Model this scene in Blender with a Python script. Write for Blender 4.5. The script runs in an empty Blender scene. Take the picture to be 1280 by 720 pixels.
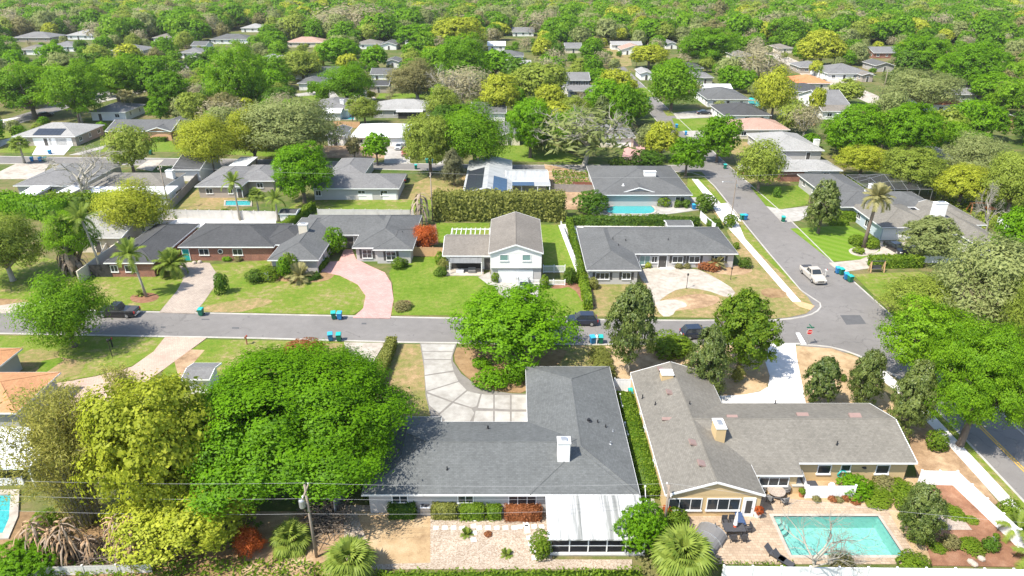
import bpy, bmesh, math, random
import numpy as np
from mathutils import Vector, Matrix
R = math.radians

# ------------------------------------------------------------------ camera, sky, sun, exposure
F, H, YH = 854.0, 46.5, -50.0                 # focal length in photo pixels, drone height (m), horizon row
P = math.atan((360 - YH) / F)                 # pitch below the horizon
SC = bpy.context.scene
COL = SC.collection
cam = bpy.data.cameras.new('camera')
cam.sensor_width = 36.0
cam.lens = 36.0 * F / 1280.0
cam.clip_start, cam.clip_end = 0.5, 12000.0
camo = bpy.data.objects.new('camera', cam)
camo.location = (0, 0, H)
camo.rotation_euler = (math.pi / 2 - P, 0, 0)
COL.objects.link(camo)
SC.camera = camo

SUN_EL = R(56)
SHX, SHY = 0.83, 0.56                          # direction in which shadows fall on the ground
world = bpy.data.worlds.new('World')
SC.world = world
world.use_nodes = True
wn = world.node_tree
bg = wn.nodes['Background']
sky = wn.nodes.new('ShaderNodeTexSky')
sky.sky_type = 'NISHITA'
sky.sun_disc = False
sky.sun_elevation = SUN_EL
sky.sun_rotation = math.atan2(-SHX, -SHY)
wn.links.new(sky.outputs[0], bg.inputs[0])
bg.inputs[1].default_value = 0.145
sun = bpy.data.lights.new('sun', 'SUN')
sun.energy = 4.4
sun.angle = R(0.53)
sun.color = (1.0, 0.94, 0.84)
suno = bpy.data.objects.new('sun', sun)
COL.objects.link(suno)
suno.rotation_euler = Vector((math.cos(SUN_EL) * SHX, math.cos(SUN_EL) * SHY, -math.sin(SUN_EL))).to_track_quat('-Z', 'Y').to_euler()
vs = SC.view_settings
vs.view_transform = 'Standard'
vs.look = 'None'
vs.exposure = 0.92
vs.gamma = 1.0
SC.cycles.max_bounces = 7
SC.cycles.diffuse_bounces = 4
SC.cycles.transparent_max_bounces = 10
SC.cycles.use_denoising = True
SC.render.film_transparent = False

# ------------------------------------------------------------------ ground survey: photo pixel -> point on the level z
def W(px, py, z=0.0):
    u = (px - 640) / F; v = (360 - py) / F
    dy = math.cos(P) + v * math.sin(P); dz = -math.sin(P) + v * math.cos(P)
    t = (z - H) / dz
    return (u * t, dy * t)
def depth_of(y, z): return y * math.cos(P) + (H - z) * math.sin(P)
def scale_of(y, z=0.0): return F / depth_of(y, z)             # pixels per metre across
def X_at(px, y, z=0.0): return (px - 640) / F * depth_of(y, z)
def row_of(y, z): return 360 + F * ((H - z) * math.cos(P) - y * math.sin(P)) / depth_of(y, z)
def Y_of(py, z=0.0): return W(640, py, z)[1]
def Z_at(y, py):
    v = (360 - py) / F
    return H + y * (-math.sin(P) + v * math.cos(P)) / (math.cos(P) + v * math.sin(P))

# ------------------------------------------------------------------ materials
MATS = {}
def new_mat(name):
    m = bpy.data.materials.new(name); m.use_nodes = True
    nt = m.node_tree; nt.nodes.clear()
    out = nt.nodes.new('ShaderNodeOutputMaterial')
    MATS[name] = m
    return m, nt, out
def N(nt, typ, **kw):
    n = nt.nodes.new(typ)
    for k, v in kw.items():
        if isinstance(k, str) and hasattr(n, k): setattr(n, k, v)
    return n
def L(nt, a, b): nt.links.new(a, b)
def rgba(c): return (c[0], c[1], c[2], 1.0)
def noise(nt, vec, scale, detail=3.0, rough=0.55):
    n = nt.nodes.new('ShaderNodeTexNoise')
    n.inputs['Scale'].default_value = scale; n.inputs['Detail'].default_value = detail
    n.inputs['Roughness'].default_value = rough
    L(nt, vec, n.inputs['Vector']); return n.outputs['Fac']
def ramp(nt, fac, stops):
    r = nt.nodes.new('ShaderNodeValToRGB')
    el = r.color_ramp.elements
    while len(el) < len(stops): el.new(0.5)
    for e, (p, c) in zip(el, stops): e.position = p; e.color = rgba(c)
    L(nt, fac, r.inputs[0]); return r.outputs[0]
def mth(nt, op, a, b=None, clamp=False):
    n = nt.nodes.new('ShaderNodeMath'); n.operation = op; n.use_clamp = clamp
    for i, x in enumerate((a, b)):
        if x is None: continue
        if isinstance(x, (int, float)): n.inputs[i].default_value = x
        else: L(nt, x, n.inputs[i])
    return n.outputs[0]
def mixc(nt, fac, a, b, typ='MIX'):
    n = nt.nodes.new('ShaderNodeMix'); n.data_type = 'RGBA'; n.blend_type = typ
    for s, x in ((0, fac), (6, a), (7, b)):
        if isinstance(x, (int, float)): n.inputs[s].default_value = x
        elif isinstance(x, tuple): n.inputs[s].default_value = rgba(x)
        else: L(nt, x, n.inputs[s])
    return n.outputs[2]
def position(nt):
    return nt.nodes.new('ShaderNodeNewGeometry').outputs['Position']
def objcoord(nt):
    return nt.nodes.new('ShaderNodeTexCoord').outputs['Object']
def grey_mul(nt, col, fac, lo, hi):
    mr = nt.nodes.new('ShaderNodeMapRange')
    mr.inputs[1].default_value = 0.25; mr.inputs[2].default_value = 0.75
    mr.inputs[3].default_value = lo; mr.inputs[4].default_value = hi
    L(nt, fac, mr.inputs[0])
    v = nt.nodes.new('ShaderNodeVectorMath'); v.operation = 'SCALE'
    L(nt, col, v.inputs[0]); L(nt, mr.outputs[0], v.inputs['Scale'])
    return v.outputs[0]
def finish(nt, out, col, rough=0.9, bumpf=None, bump=0.0, dist=0.02, metallic=0.0, spec=0.3):
    b = nt.nodes.new('ShaderNodeBsdfPrincipled')
    if isinstance(col, tuple): b.inputs['Base Color'].default_value = rgba(col)
    else: L(nt, col, b.inputs['Base Color'])
    b.inputs['Roughness'].default_value = rough
    b.inputs['Metallic'].default_value = metallic
    b.inputs['Specular IOR Level'].default_value = spec
    if bumpf is not None and bump > 0:
        bn = nt.nodes.new('ShaderNodeBump'); bn.inputs['Strength'].default_value = bump
        bn.inputs['Distance'].default_value = dist
        L(nt, bumpf, bn.inputs['Height']); L(nt, bn.outputs[0], b.inputs['Normal'])
    L(nt, b.outputs[0], out.inputs[0]); return b
def ground_mat(name, stops, big=0.12, mid=0.9, fine=9.0, lo=0.75, hi=1.25, rough=0.95, bump=0.4, dist=0.05, wb=0.55):
    m, nt, out = new_mat(name)
    p = position(nt)
    nb = noise(nt, p, big, 3.0); nm_ = noise(nt, p, mid, 4.0, 0.6); nf = noise(nt, p, fine, 3.0, 0.7)
    f = mth(nt, 'ADD', mth(nt, 'MULTIPLY', nb, wb), mth(nt, 'MULTIPLY', nm_, 1 - wb))
    f = mth(nt, 'MULTIPLY_ADD', f, 3.2); nt.nodes[-1].inputs[2].default_value = -1.1
    c = ramp(nt, f, stops)
    c = grey_mul(nt, c, nf, lo, hi)
    finish(nt, out, c, rough, nf, bump, dist, spec=0.15)
    return m
def plain(name, col, rough=0.6, var=0.12, scale=1.2, metallic=0.0, spec=0.4, fine=14.0, obj=False):
    m, nt, out = new_mat(name)
    p = objcoord(nt) if obj else position(nt)
    n1 = noise(nt, p, scale, 4.0, 0.6); n2 = noise(nt, p, fine, 2.0)
    f = mth(nt, 'ADD', mth(nt, 'MULTIPLY', n1, 0.65), mth(nt, 'MULTIPLY', n2, 0.35))
    rg = nt.nodes.new('ShaderNodeRGB'); rg.outputs[0].default_value = rgba(col)
    c = grey_mul(nt, rg.outputs[0], f, 1 - var, 1 + var)
    finish(nt, out, c, rough, metallic=metallic, spec=spec)
    return m

G_LUSH = [(0.0, (0.20, 0.20, 0.052)), (0.3, (0.145, 0.195, 0.028)), (0.65, (0.105, 0.175, 0.014)), (1.0, (0.08, 0.148, 0.010))]
G_MID = [(0.0, (0.32, 0.235, 0.115)), (0.25, (0.215, 0.20, 0.07)), (0.5, (0.15, 0.19, 0.028)), (1.0, (0.095, 0.17, 0.012))]
G_DRY = [(0.0, (0.38, 0.26, 0.145)), (0.3, (0.28, 0.205, 0.098)), (0.62, (0.205, 0.185, 0.065)), (1.0, (0.135, 0.16, 0.034))]
ground_mat('earth', [(0, (0.20, 0.15, 0.08)), (0.4, (0.13, 0.13, 0.045)), (0.7, (0.075, 0.11, 0.022)), (1, (0.055, 0.10, 0.016))], 0.05, 0.5, 5.0)
ground_mat('grass_lush', G_LUSH, 0.16, 1.3, 6.0, 0.72, 1.28, wb=.45)
ground_mat('grass_mid', G_MID, 0.13, 1.1, 6.0, 0.72, 1.28, wb=.45)
ground_mat('grass_dry', G_DRY, 0.15, 1.1, 6.0, 0.74, 1.26, wb=.45)
ground_mat('grass_far', [(0, (0.26, 0.2, 0.09)), (0.4, (0.14, 0.19, 0.035)), (1, (0.08, 0.18, 0.018))], 0.07, 0.5, 4.0)
# mown stripes on the corner lawn
m, nt, out = new_mat('grass_striped')
p = position(nt); wv = nt.nodes.new('ShaderNodeTexWave'); wv.bands_direction = 'DIAGONAL'
wv.inputs['Scale'].default_value = 0.22; wv.inputs['Distortion'].default_value = 0.6
L(nt, p, wv.inputs['Vector'])
c = ramp(nt, wv.outputs['Fac'], [(0.2, (0.115, 0.205, 0.014)), (0.8, (0.145, 0.225, 0.026))])
nf = noise(nt, p, 8.0, 3.0, 0.7); c = grey_mul(nt, c, nf, 0.82, 1.18)
finish(nt, out, c, 0.95, nf, 0.4, 0.05, spec=0.15)
ground_mat('straw', [(0, (0.25, 0.165, 0.09)), (0.45, (0.39, 0.275, 0.155)), (1, (0.47, 0.355, 0.22))], 0.2, 1.1, 12.0, 0.75, 1.22, bump=0.6)
ground_mat('mulch_brown', [(0, (0.16, 0.10, 0.05)), (0.5, (0.27, 0.175, 0.09)), (1, (0.35, 0.24, 0.13))], 0.2, 1.3, 14.0, 0.7, 1.25, bump=0.7)
ground_mat('mulch_red', [(0, (0.15, 0.075, 0.045)), (0.5, (0.245, 0.125, 0.075)), (1, (0.33, 0.19, 0.12))], 0.3, 1.3, 14.0, 0.7, 1.25, bump=0.7)
ground_mat('bare_dirt', [(0, (0.2, 0.13, 0.075)), (0.5, (0.33, 0.22, 0.13)), (1, (0.46, 0.34, 0.21))], 0.3, 1.3, 9.0, 0.75, 1.2)
ground_mat('asphalt_base', [(0, (0.155, 0.148, 0.142)), (0.5, (0.185, 0.176, 0.168)), (1, (0.215, 0.205, 0.196))], 0.09, 0.5, 22.0, 0.9, 1.1, bump=0.15, dist=0.01)
# worn asphalt: blotches, fine cracks, darker oil drips, paler wheel-worn bands
m, nt, out = new_mat('asphalt')
p = position(nt); n1 = noise(nt, p, 0.07, 4.0, 0.6); n2 = noise(nt, p, 0.7, 4.0, 0.65); n3 = noise(nt, p, 20.0, 2.0)
c = ramp(nt, mth(nt, 'ADD', mth(nt, 'MULTIPLY', n1, .6), mth(nt, 'MULTIPLY', n2, .4)), [(0.3, (0.146, 0.137, 0.128)), (0.5, (0.182, 0.171, 0.160)), (0.7, (0.218, 0.205, 0.192))])
c = grey_mul(nt, c, n3, 0.9, 1.1)
vm = nt.nodes.new('ShaderNodeVectorMath'); vm.operation = 'MULTIPLY_ADD'; cn = nt.nodes.new('ShaderNodeTexNoise'); cn.inputs['Scale'].default_value = 0.6; cn.inputs['Detail'].default_value = 4.0; L(nt, p, cn.inputs['Vector'])
L(nt, cn.outputs['Color'], vm.inputs[0]); vm.inputs[1].default_value = (2.5, 2.5, 0); L(nt, p, vm.inputs[2])
vo = nt.nodes.new('ShaderNodeTexVoronoi'); vo.feature = 'DISTANCE_TO_EDGE'; vo.inputs['Scale'].default_value = 0.22; L(nt, vm.outputs[0], vo.inputs['Vector'])
crack = mth(nt, 'MULTIPLY', mth(nt, 'LESS_THAN', vo.outputs['Distance'], 0.011), mth(nt, 'GREATER_THAN', noise(nt, p, 0.11, 2.0), 0.50))
c = mixc(nt, mth(nt, 'MULTIPLY', crack, 0.28), c, (0.06, 0.058, 0.055))
oil = mth(nt, 'MULTIPLY', mth(nt, 'GREATER_THAN', noise(nt, p, 0.9, 2.0), 0.69), 0.35); c = mixc(nt, oil, c, (0.075, 0.072, 0.07))
finish(nt, out, c, 0.9, n3, 0.15, 0.01, spec=0.2)
ground_mat('asphalt_patch', [(0, (0.085, 0.085, 0.088)), (1, (0.12, 0.12, 0.122))], 0.3, 1.0, 20.0, 0.9, 1.1, bump=0.15, dist=0.01)
ground_mat('concrete', [(0, (0.27, 0.252, 0.222)), (0.5, (0.345, 0.328, 0.296)), (1, (0.42, 0.402, 0.365))], 0.25, 1.0, 10.0, 0.93, 1.06, bump=0.1)
ground_mat('concrete_white', [(0, (0.52, 0.50, 0.47)), (0.5, (0.62, 0.60, 0.57)), (1, (0.68, 0.66, 0.64))], 0.3, 1.0, 10.0, 0.95, 1.05, bump=0.05)
ground_mat('concrete_old', [(0, (0.29, 0.25, 0.205)), (0.5, (0.39, 0.35, 0.295)), (1, (0.47, 0.425, 0.365))], 0.3, 1.2, 10.0, 0.9, 1.08, bump=0.1)
ground_mat('kerb_concrete', [(0, (0.33, 0.31, 0.28)), (1, (0.46, 0.44, 0.40))], 0.3, 1.0, 9.0, 0.9, 1.1, bump=0.1)
def paver_mat(name, c1, c2, mortar, sx, sy, var=0.5):
    m, nt, out = new_mat(name)
    p = position(nt); b = nt.nodes.new('ShaderNodeTexBrick')
    b.inputs['Color1'].default_value = rgba(c1); b.inputs['Color2'].default_value = rgba(c2); b.inputs['Mortar'].default_value = rgba(mortar)
    b.inputs['Scale'].default_value = 1.0; b.inputs['Brick Width'].default_value = sx; b.inputs['Row Height'].default_value = sy
    b.inputs['Mortar Size'].default_value = 0.018; b.inputs['Bias'].default_value = 0.0
    L(nt, p, b.inputs['Vector'])
    n1 = noise(nt, p, 0.35, 4.0); n2 = noise(nt, p, 5.0, 2.0)
    c = grey_mul(nt, b.outputs['Color'], n1, 0.86, 1.12); c = grey_mul(nt, c, n2, 0.9, 1.1)
    finish(nt, out, c, 0.85, b.outputs['Fac'], 0.3, 0.01, spec=0.2)
paver_mat('paver_beige', (0.40, 0.335, 0.275), (0.33, 0.275, 0.23), (0.25, 0.205, 0.165), 0.4, 0.22)
paver_mat('paver_pink', (0.52, 0.31, 0.275), (0.45, 0.26, 0.232), (0.36, 0.21, 0.185), 0.5, 0.3)
paver_mat('paver_deck', (0.44, 0.345, 0.25), (0.35, 0.26, 0.18), (0.28, 0.21, 0.15), 0.42, 0.3)
paver_mat('paver_peach', (0.48, 0.355, 0.28), (0.43, 0.31, 0.245), (0.35, 0.25, 0.2), 0.3, 0.3)
# shell gravel
m, nt, out = new_mat('gravel')
p = position(nt); vo = nt.nodes.new('ShaderNodeTexVoronoi'); vo.inputs['Scale'].default_value = 11.0; L(nt, p, vo.inputs['Vector'])
sep = nt.nodes.new('ShaderNodeSeparateColor'); L(nt, vo.outputs['Color'], sep.inputs[0])
c = ramp(nt, sep.outputs[0], [(0.0, (0.25, 0.185, 0.13)), (0.4, (0.36, 0.29, 0.22)), (1.0, (0.47, 0.40, 0.325))])
c = grey_mul(nt, c, noise(nt, p, 0.35, 4.0), 0.84, 1.14)
finish(nt, out, c, 0.9, vo.outputs['Distance'], 0.7, 0.04, spec=0.2)

def slope_uv(nt):
    g = nt.nodes.new('ShaderNodeNewGeometry')
    cr = nt.nodes.new('ShaderNodeVectorMath'); cr.operation = 'CROSS_PRODUCT'
    L(nt, g.outputs['True Normal'], cr.inputs[0]); cr.inputs[1].default_value = (0, 0, 1)
    no = nt.nodes.new('ShaderNodeVectorMath'); no.operation = 'NORMALIZE'; L(nt, cr.outputs[0], no.inputs[0])
    dt = nt.nodes.new('ShaderNodeVectorMath'); dt.operation = 'DOT_PRODUCT'
    L(nt, g.outputs['Position'], dt.inputs[0]); L(nt, no.outputs[0], dt.inputs[1])
    sp = nt.nodes.new('ShaderNodeSeparateXYZ'); L(nt, g.outputs['Position'], sp.inputs[0])
    return g.outputs['Position'], dt.outputs['Value'], sp.outputs[2]
def shingle(name, col, var=0.13, zk=3.2):
    m, nt, out = new_mat(name)
    p, u, z = slope_uv(nt)
    cb = nt.nodes.new('ShaderNodeCombineXYZ'); L(nt, u, cb.inputs[0]); L(nt, mth(nt, 'MULTIPLY', z, zk), cb.inputs[1])
    b = nt.nodes.new('ShaderNodeTexBrick')
    k = 1 - var
    b.inputs['Color1'].default_value = rgba(tuple(x * (1 + var * 0.5) for x in col)); b.inputs['Color2'].default_value = rgba(tuple(x * k for x in col))
    b.inputs['Mortar'].default_value = rgba(tuple(x * 0.8 for x in col))
    b.inputs['Scale'].default_value = 1.0; b.inputs['Brick Width'].default_value = 0.34; b.inputs['Row Height'].default_value = 0.17
    b.inputs['Mortar Size'].default_value = 0.016
    L(nt, cb.outputs[0], b.inputs['Vector'])
    n1 = noise(nt, p, 0.25, 5.0, 0.65); n2 = noise(nt, p, 3.0, 3.0)
    st = nt.nodes.new('ShaderNodeMapping'); st.inputs['Scale'].default_value = (2.2, 0.35, 1.0); L(nt, cb.outputs[0], st.inputs[0])
    n3 = noise(nt, st.outputs[0], 1.0, 3.0)
    c = grey_mul(nt, b.outputs['Color'], n1, 0.86, 1.14); c = grey_mul(nt, c, n2, 0.88, 1.12); c = grey_mul(nt, c, n3, 0.93, 1.07)
    finish(nt, out, c, 0.92, b.outputs['Fac'], 0.5, 0.015, spec=0.2)
for nme, c in dict(roof_blue=(0.122, 0.128, 0.126), roof_grey=(0.118, 0.12, 0.118), roof_dark=(0.072, 0.073, 0.074), roof_taupe=(0.185, 0.172, 0.147),
                   roof_brown=(0.195, 0.175, 0.15), roof_pale=(0.30, 0.295, 0.28), roof_mid=(0.18, 0.178, 0.175), roof_salmon=(0.38, 0.25, 0.195),
                   roof_orange=(0.55, 0.22, 0.10), roof_red=(0.5, 0.17, 0.085), roof_tile=(0.5, 0.255, 0.125)).items():
    shingle(nme, c)
# corrugated white metal with rain streaks running down the slope
def metal_roof(name, col, streak):
    m, nt, out = new_mat(name)
    p, u, z = slope_uv(nt)
    cb = nt.nodes.new('ShaderNodeCombineXYZ'); L(nt, mth(nt, 'MULTIPLY', u, 1.5), cb.inputs[0]); L(nt, mth(nt, 'MULTIPLY', z, 0.9), cb.inputs[1])
    n1 = noise(nt, cb.outputs[0], 1.0, 5.0, 0.6)
    c = ramp(nt, n1, [(0.47, col), (0.58, streak), (0.72, tuple(x * 0.7 for x in streak))])
    rib = mth(nt, 'PINGPONG', u, 0.15)
    finish(nt, out, c, 0.55, rib, 0.5, 0.05, spec=0.4)
metal_roof('metal_white', (0.66, 0.66, 0.65), (0.62, 0.63, 0.62))
metal_roof('metal_stained', (0.53, 0.53, 0.52), (0.25, 0.255, 0.24))
metal_roof('metal_pale', (0.36, 0.37, 0.365), (0.30, 0.31, 0.31))
for nme, c in dict(wall_white=(0.74, 0.73, 0.70), wall_cream=(0.62, 0.56, 0.45), wall_grey=(0.40, 0.39, 0.37), wall_tan=(0.55, 0.405, 0.215),
                   wall_blue=(0.42, 0.48, 0.52), wall_orange=(0.58, 0.33, 0.19), wall_taupe=(0.36, 0.31, 0.26), wall_stone=(0.45, 0.43, 0.41)).items():
    plain(nme, c, 0.85, 0.08, 0.6, spec=0.2)
m, nt, out = new_mat('wall_brick')
p, u, z = slope_uv(nt); cb = nt.nodes.new('ShaderNodeCombineXYZ'); L(nt, u, cb.inputs[0]); L(nt, z, cb.inputs[1])
b = nt.nodes.new('ShaderNodeTexBrick'); b.inputs['Color1'].default_value = (0.30, 0.10, 0.06, 1); b.inputs['Color2'].default_value = (0.2, 0.07, 0.045, 1)
b.inputs['Mortar'].default_value = (0.35, 0.27, 0.22, 1); b.inputs['Scale'].default_value = 1.0; b.inputs['Brick Width'].default_value = 0.24
b.inputs['Row Height'].default_value = 0.09; b.inputs['Mortar Size'].default_value = 0.01; L(nt, cb.outputs[0], b.inputs['Vector'])
finish(nt, out, grey_mul(nt, b.outputs['Color'], noise(nt, p, 0.8, 4.0), 0.8, 1.2), 0.9, spec=0.2)
plain('white_paint', (0.78, 0.78, 0.76), 0.5, 0.06, 0.7)
plain('vinyl_white', (0.80, 0.80, 0.80), 0.4, 0.05, 0.7)
plain('dirty_white', (0.58, 0.56, 0.52), 0.7, 0.2, 0.9)
plain('wood_grey', (0.27, 0.245, 0.22), 0.85, 0.25, 2.0)
plain('wood_fresh', (0.52, 0.32, 0.17), 0.8, 0.18, 2.0)
plain('wood_red', (0.25, 0.1, 0.06), 0.8, 0.2, 2.0)
plain('pole_wood', (0.27, 0.22, 0.175), 0.9, 0.25, 2.0)
plain('galvanised', (0.42, 0.43, 0.44), 0.45, 0.1, metallic=0.6)
plain('wire', (0.33, 0.33, 0.33), 0.6, 0.05)
plain('black_metal', (0.02, 0.02, 0.022), 0.45, 0.1)
plain('dark_metal', (0.06, 0.06, 0.065), 0.5, 0.1)
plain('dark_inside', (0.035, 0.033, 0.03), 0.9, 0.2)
plain('shutter', (0.07, 0.065, 0.06), 0.7, 0.1)
plain('rubber', (0.018, 0.018, 0.018), 0.8, 0.1)
plain('chrome', (0.6, 0.6, 0.6), 0.25, 0.05, metallic=0.9)
plain('bin_green', (0.01, 0.13, 0.075), 0.5, 0.1)
plain('bin_green_lid', (0.02, 0.36, 0.33), 0.5, 0.1)
plain('bin_blue', (0.02, 0.17, 0.38), 0.5, 0.1)
plain('bin_blue_lid', (0.04, 0.33, 0.55), 0.5, 0.1)
plain('sign_red', (0.5, 0.02, 0.025), 0.5, 0.05)
plain('tail_red', (0.45, 0.015, 0.012), 0.3, 0.05)
plain('terracotta', (0.42, 0.16, 0.075), 0.8, 0.15)
plain('kayak_red', (0.6, 0.08, 0.02), 0.4, 0.1)
plain('fabric_blue', (0.045, 0.08, 0.17), 0.8, 0.1)
plain('fabric_grey', (0.17, 0.165, 0.16), 0.8, 0.1)
plain('slab_joint', (0.19, 0.175, 0.155), 0.95, 0.25, 1.5)
plain('stone', (0.42, 0.36, 0.30), 0.9, 0.25)
plain('skylight', (0.27, 0.185, 0.16), 0.35, 0.1)
plain('playset', (0.5, 0.17, 0.05), 0.7, 0.15)
plain('dead_leaf', (0.36, 0.235, 0.135), 0.9, 0.35, 3.0)
plain('dead_palm', (0.30, 0.23, 0.17), 0.9, 0.3, 3.0)
plain('dry_branch', (0.17, 0.135, 0.105), 0.95, 0.3, 3.0)
plain('bark', (0.16, 0.125, 0.095), 0.95, 0.35, 2.0)
plain('bark_pale', (0.33, 0.305, 0.25), 0.95, 0.25, 2.0)
plain('yellow_paint', (0.62, 0.36, 0.03), 0.7, 0.15, 2.0)
plain('road_white', (0.70, 0.70, 0.68), 0.7, 0.12, 2.0)
plain('pool_plaster', (0.335, 0.50, 0.465), 0.7, 0.04, 0.8)
plain('pool_blue', (0.10, 0.42, 0.46), 0.6, 0.08, 2.0)
plain('pool_tile', (0.16, 0.36, 0.34), 0.4, 0.1, 5.0)
plain('solar_dark', (0.03, 0.035, 0.045), 0.35, 0.15, 1.0, spec=0.5)
plain('solar_blue', (0.05, 0.09, 0.17), 0.3, 0.1, 1.0, spec=0.5)
for nme, c in dict(car_black=(0.012, 0.012, 0.014), car_navy=(0.015, 0.02, 0.035), car_champagne=(0.46, 0.42, 0.36), car_white=(0.72, 0.72, 0.72), car_red=(0.28, 0.02, 0.02), car_silver=(0.4, 0.42, 0.43)).items():
    m, nt, out = new_mat(nme); bb = finish(nt, out, c, 0.35, spec=0.5); bb.inputs['Coat Weight'].default_value = 0.7; bb.inputs['Coat Roughness'].default_value = 0.08
m, nt, out = new_mat('glass'); finish(nt, out, (0.03, 0.037, 0.042), 0.08, spec=0.6)
m, nt, out = new_mat('glass_green'); finish(nt, out, (0.16, 0.27, 0.25), 0.15, spec=0.6)
m, nt, out = new_mat('water')
tr = nt.nodes.new('ShaderNodeBsdfTransparent'); tr.inputs[0].default_value = (0.70, 0.93, 0.91, 1)
gl = nt.nodes.new('ShaderNodeBsdfGlossy'); gl.inputs['Roughness'].default_value = 0.06
fr = nt.nodes.new('ShaderNodeFresnel'); fr.inputs[0].default_value = 1.33
bn = nt.nodes.new('ShaderNodeBump'); bn.inputs['Strength'].default_value = 1.0; bn.inputs['Distance'].default_value = 0.12
L(nt, noise(nt, position(nt), 3.4, 2.0), bn.inputs['Height']); L(nt, bn.outputs[0], gl.inputs['Normal']); L(nt, bn.outputs[0], fr.inputs['Normal'])
mx = nt.nodes.new('ShaderNodeMixShader'); L(nt, fr.outputs[0], mx.inputs[0]); L(nt, tr.outputs[0], mx.inputs[1]); L(nt, gl.outputs[0], mx.inputs[2]); L(nt, mx.outputs[0], out.inputs[0])
def screen_mat(name, col, fac):
    m, nt, out = new_mat(name)
    tr = nt.nodes.new('ShaderNodeBsdfTransparent'); df = nt.nodes.new('ShaderNodeBsdfDiffuse'); df.inputs[0].default_value = rgba(col)
    mx = nt.nodes.new('ShaderNodeMixShader'); mx.inputs[0].default_value = fac
    L(nt, tr.outputs[0], mx.inputs[1]); L(nt, df.outputs[0], mx.inputs[2]); L(nt, mx.outputs[0], out.inputs[0])
screen_mat('screen', (0.03, 0.03, 0.032), 0.6)
screen_mat('cage_screen', (0.07, 0.07, 0.07), 0.5)
def leaf_mat(name, c1, c2, trans=0.3, gloss=0.06, rough=0.5):
    m, nt, out = new_mat(name)
    at = nt.nodes.new('ShaderNodeAttribute'); at.attribute_name = 'v'
    oi = nt.nodes.new('ShaderNodeObjectInfo')
    f = mth(nt, 'ADD', at.outputs['Fac'], mth(nt, 'MULTIPLY_ADD', oi.outputs['Random'], 0.36), True); nt.nodes[-2].inputs[2].default_value = -0.18
    c = ramp(nt, f, [(0.0, c1), (1.0, c2)])
    df = nt.nodes.new('ShaderNodeBsdfDiffuse'); L(nt, c, df.inputs[0])
    tl = nt.nodes.new('ShaderNodeBsdfTranslucent'); L(nt, c, tl.inputs[0])
    mx = nt.nodes.new('ShaderNodeMixShader'); mx.inputs[0].default_value = trans
    L(nt, df.outputs[0], mx.inputs[1]); L(nt, tl.outputs[0], mx.inputs[2])
    gl = nt.nodes.new('ShaderNodeBsdfGlossy'); gl.inputs['Roughness'].default_value = rough
    m2 = nt.nodes.new('ShaderNodeMixShader'); m2.inputs[0].default_value = gloss
    L(nt, mx.outputs[0], m2.inputs[1]); L(nt, gl.outputs[0], m2.inputs[2]); L(nt, m2.outputs[0], out.inputs[0])
LEAF = dict(oak_deep=((0.040, 0.105, 0.003), (0.16, 0.335, 0.007)), oak=((0.06, 0.14, 0.004), (0.19, 0.375, 0.010)), round=((0.07, 0.165, 0.004), (0.20, 0.40, 0.010)), lime=((0.20, 0.24, 0.016), (0.50, 0.53, 0.055)),
            vivid=((0.075, 0.175, 0.005), (0.225, 0.39, 0.015)), mag=((0.05, 0.09, 0.014), (0.23, 0.28, 0.062)), live=((0.15, 0.185, 0.055), (0.34, 0.38, 0.14)),
            dark=((0.045, 0.10, 0.010), (0.13, 0.25, 0.022)), olive=((0.15, 0.145, 0.05), (0.31, 0.285, 0.12)), feather=((0.15, 0.20, 0.024), (0.33, 0.40, 0.065)),
            greybare=((0.25, 0.225, 0.125), (0.43, 0.39, 0.24)), bamboo=((0.22, 0.22, 0.04), (0.50, 0.46, 0.13)), maroon=((0.07, 0.035, 0.028), (0.18, 0.09, 0.065)),
            croton=((0.26, 0.05, 0.014), (0.58, 0.16, 0.035)), rust=((0.20, 0.075, 0.028), (0.40, 0.16, 0.065)), hedge=((0.07, 0.135, 0.010), (0.235, 0.33, 0.025)), hedge_dark=((0.045, 0.10, 0.012), (0.14, 0.22, 0.022)),
            hedge_olive=((0.13, 0.15, 0.03), (0.29, 0.30, 0.07)), palm=((0.11, 0.17, 0.025), (0.30, 0.37, 0.065)), palm_dry=((0.19, 0.185, 0.07), (0.42, 0.38, 0.17)), cypress=((0.11, 0.12, 0.055), (0.22, 0.22, 0.11)))
for k_, (a_, b_) in LEAF.items():
    a_ = tuple(x * 1.3 for x in a_); b_ = tuple(x * 1.06 for x in b_)
    leaf_mat('leaf_' + k_, a_, b_, 0.45, 0.03 if k_ == 'mag' else 0.008, 0.5)
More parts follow.
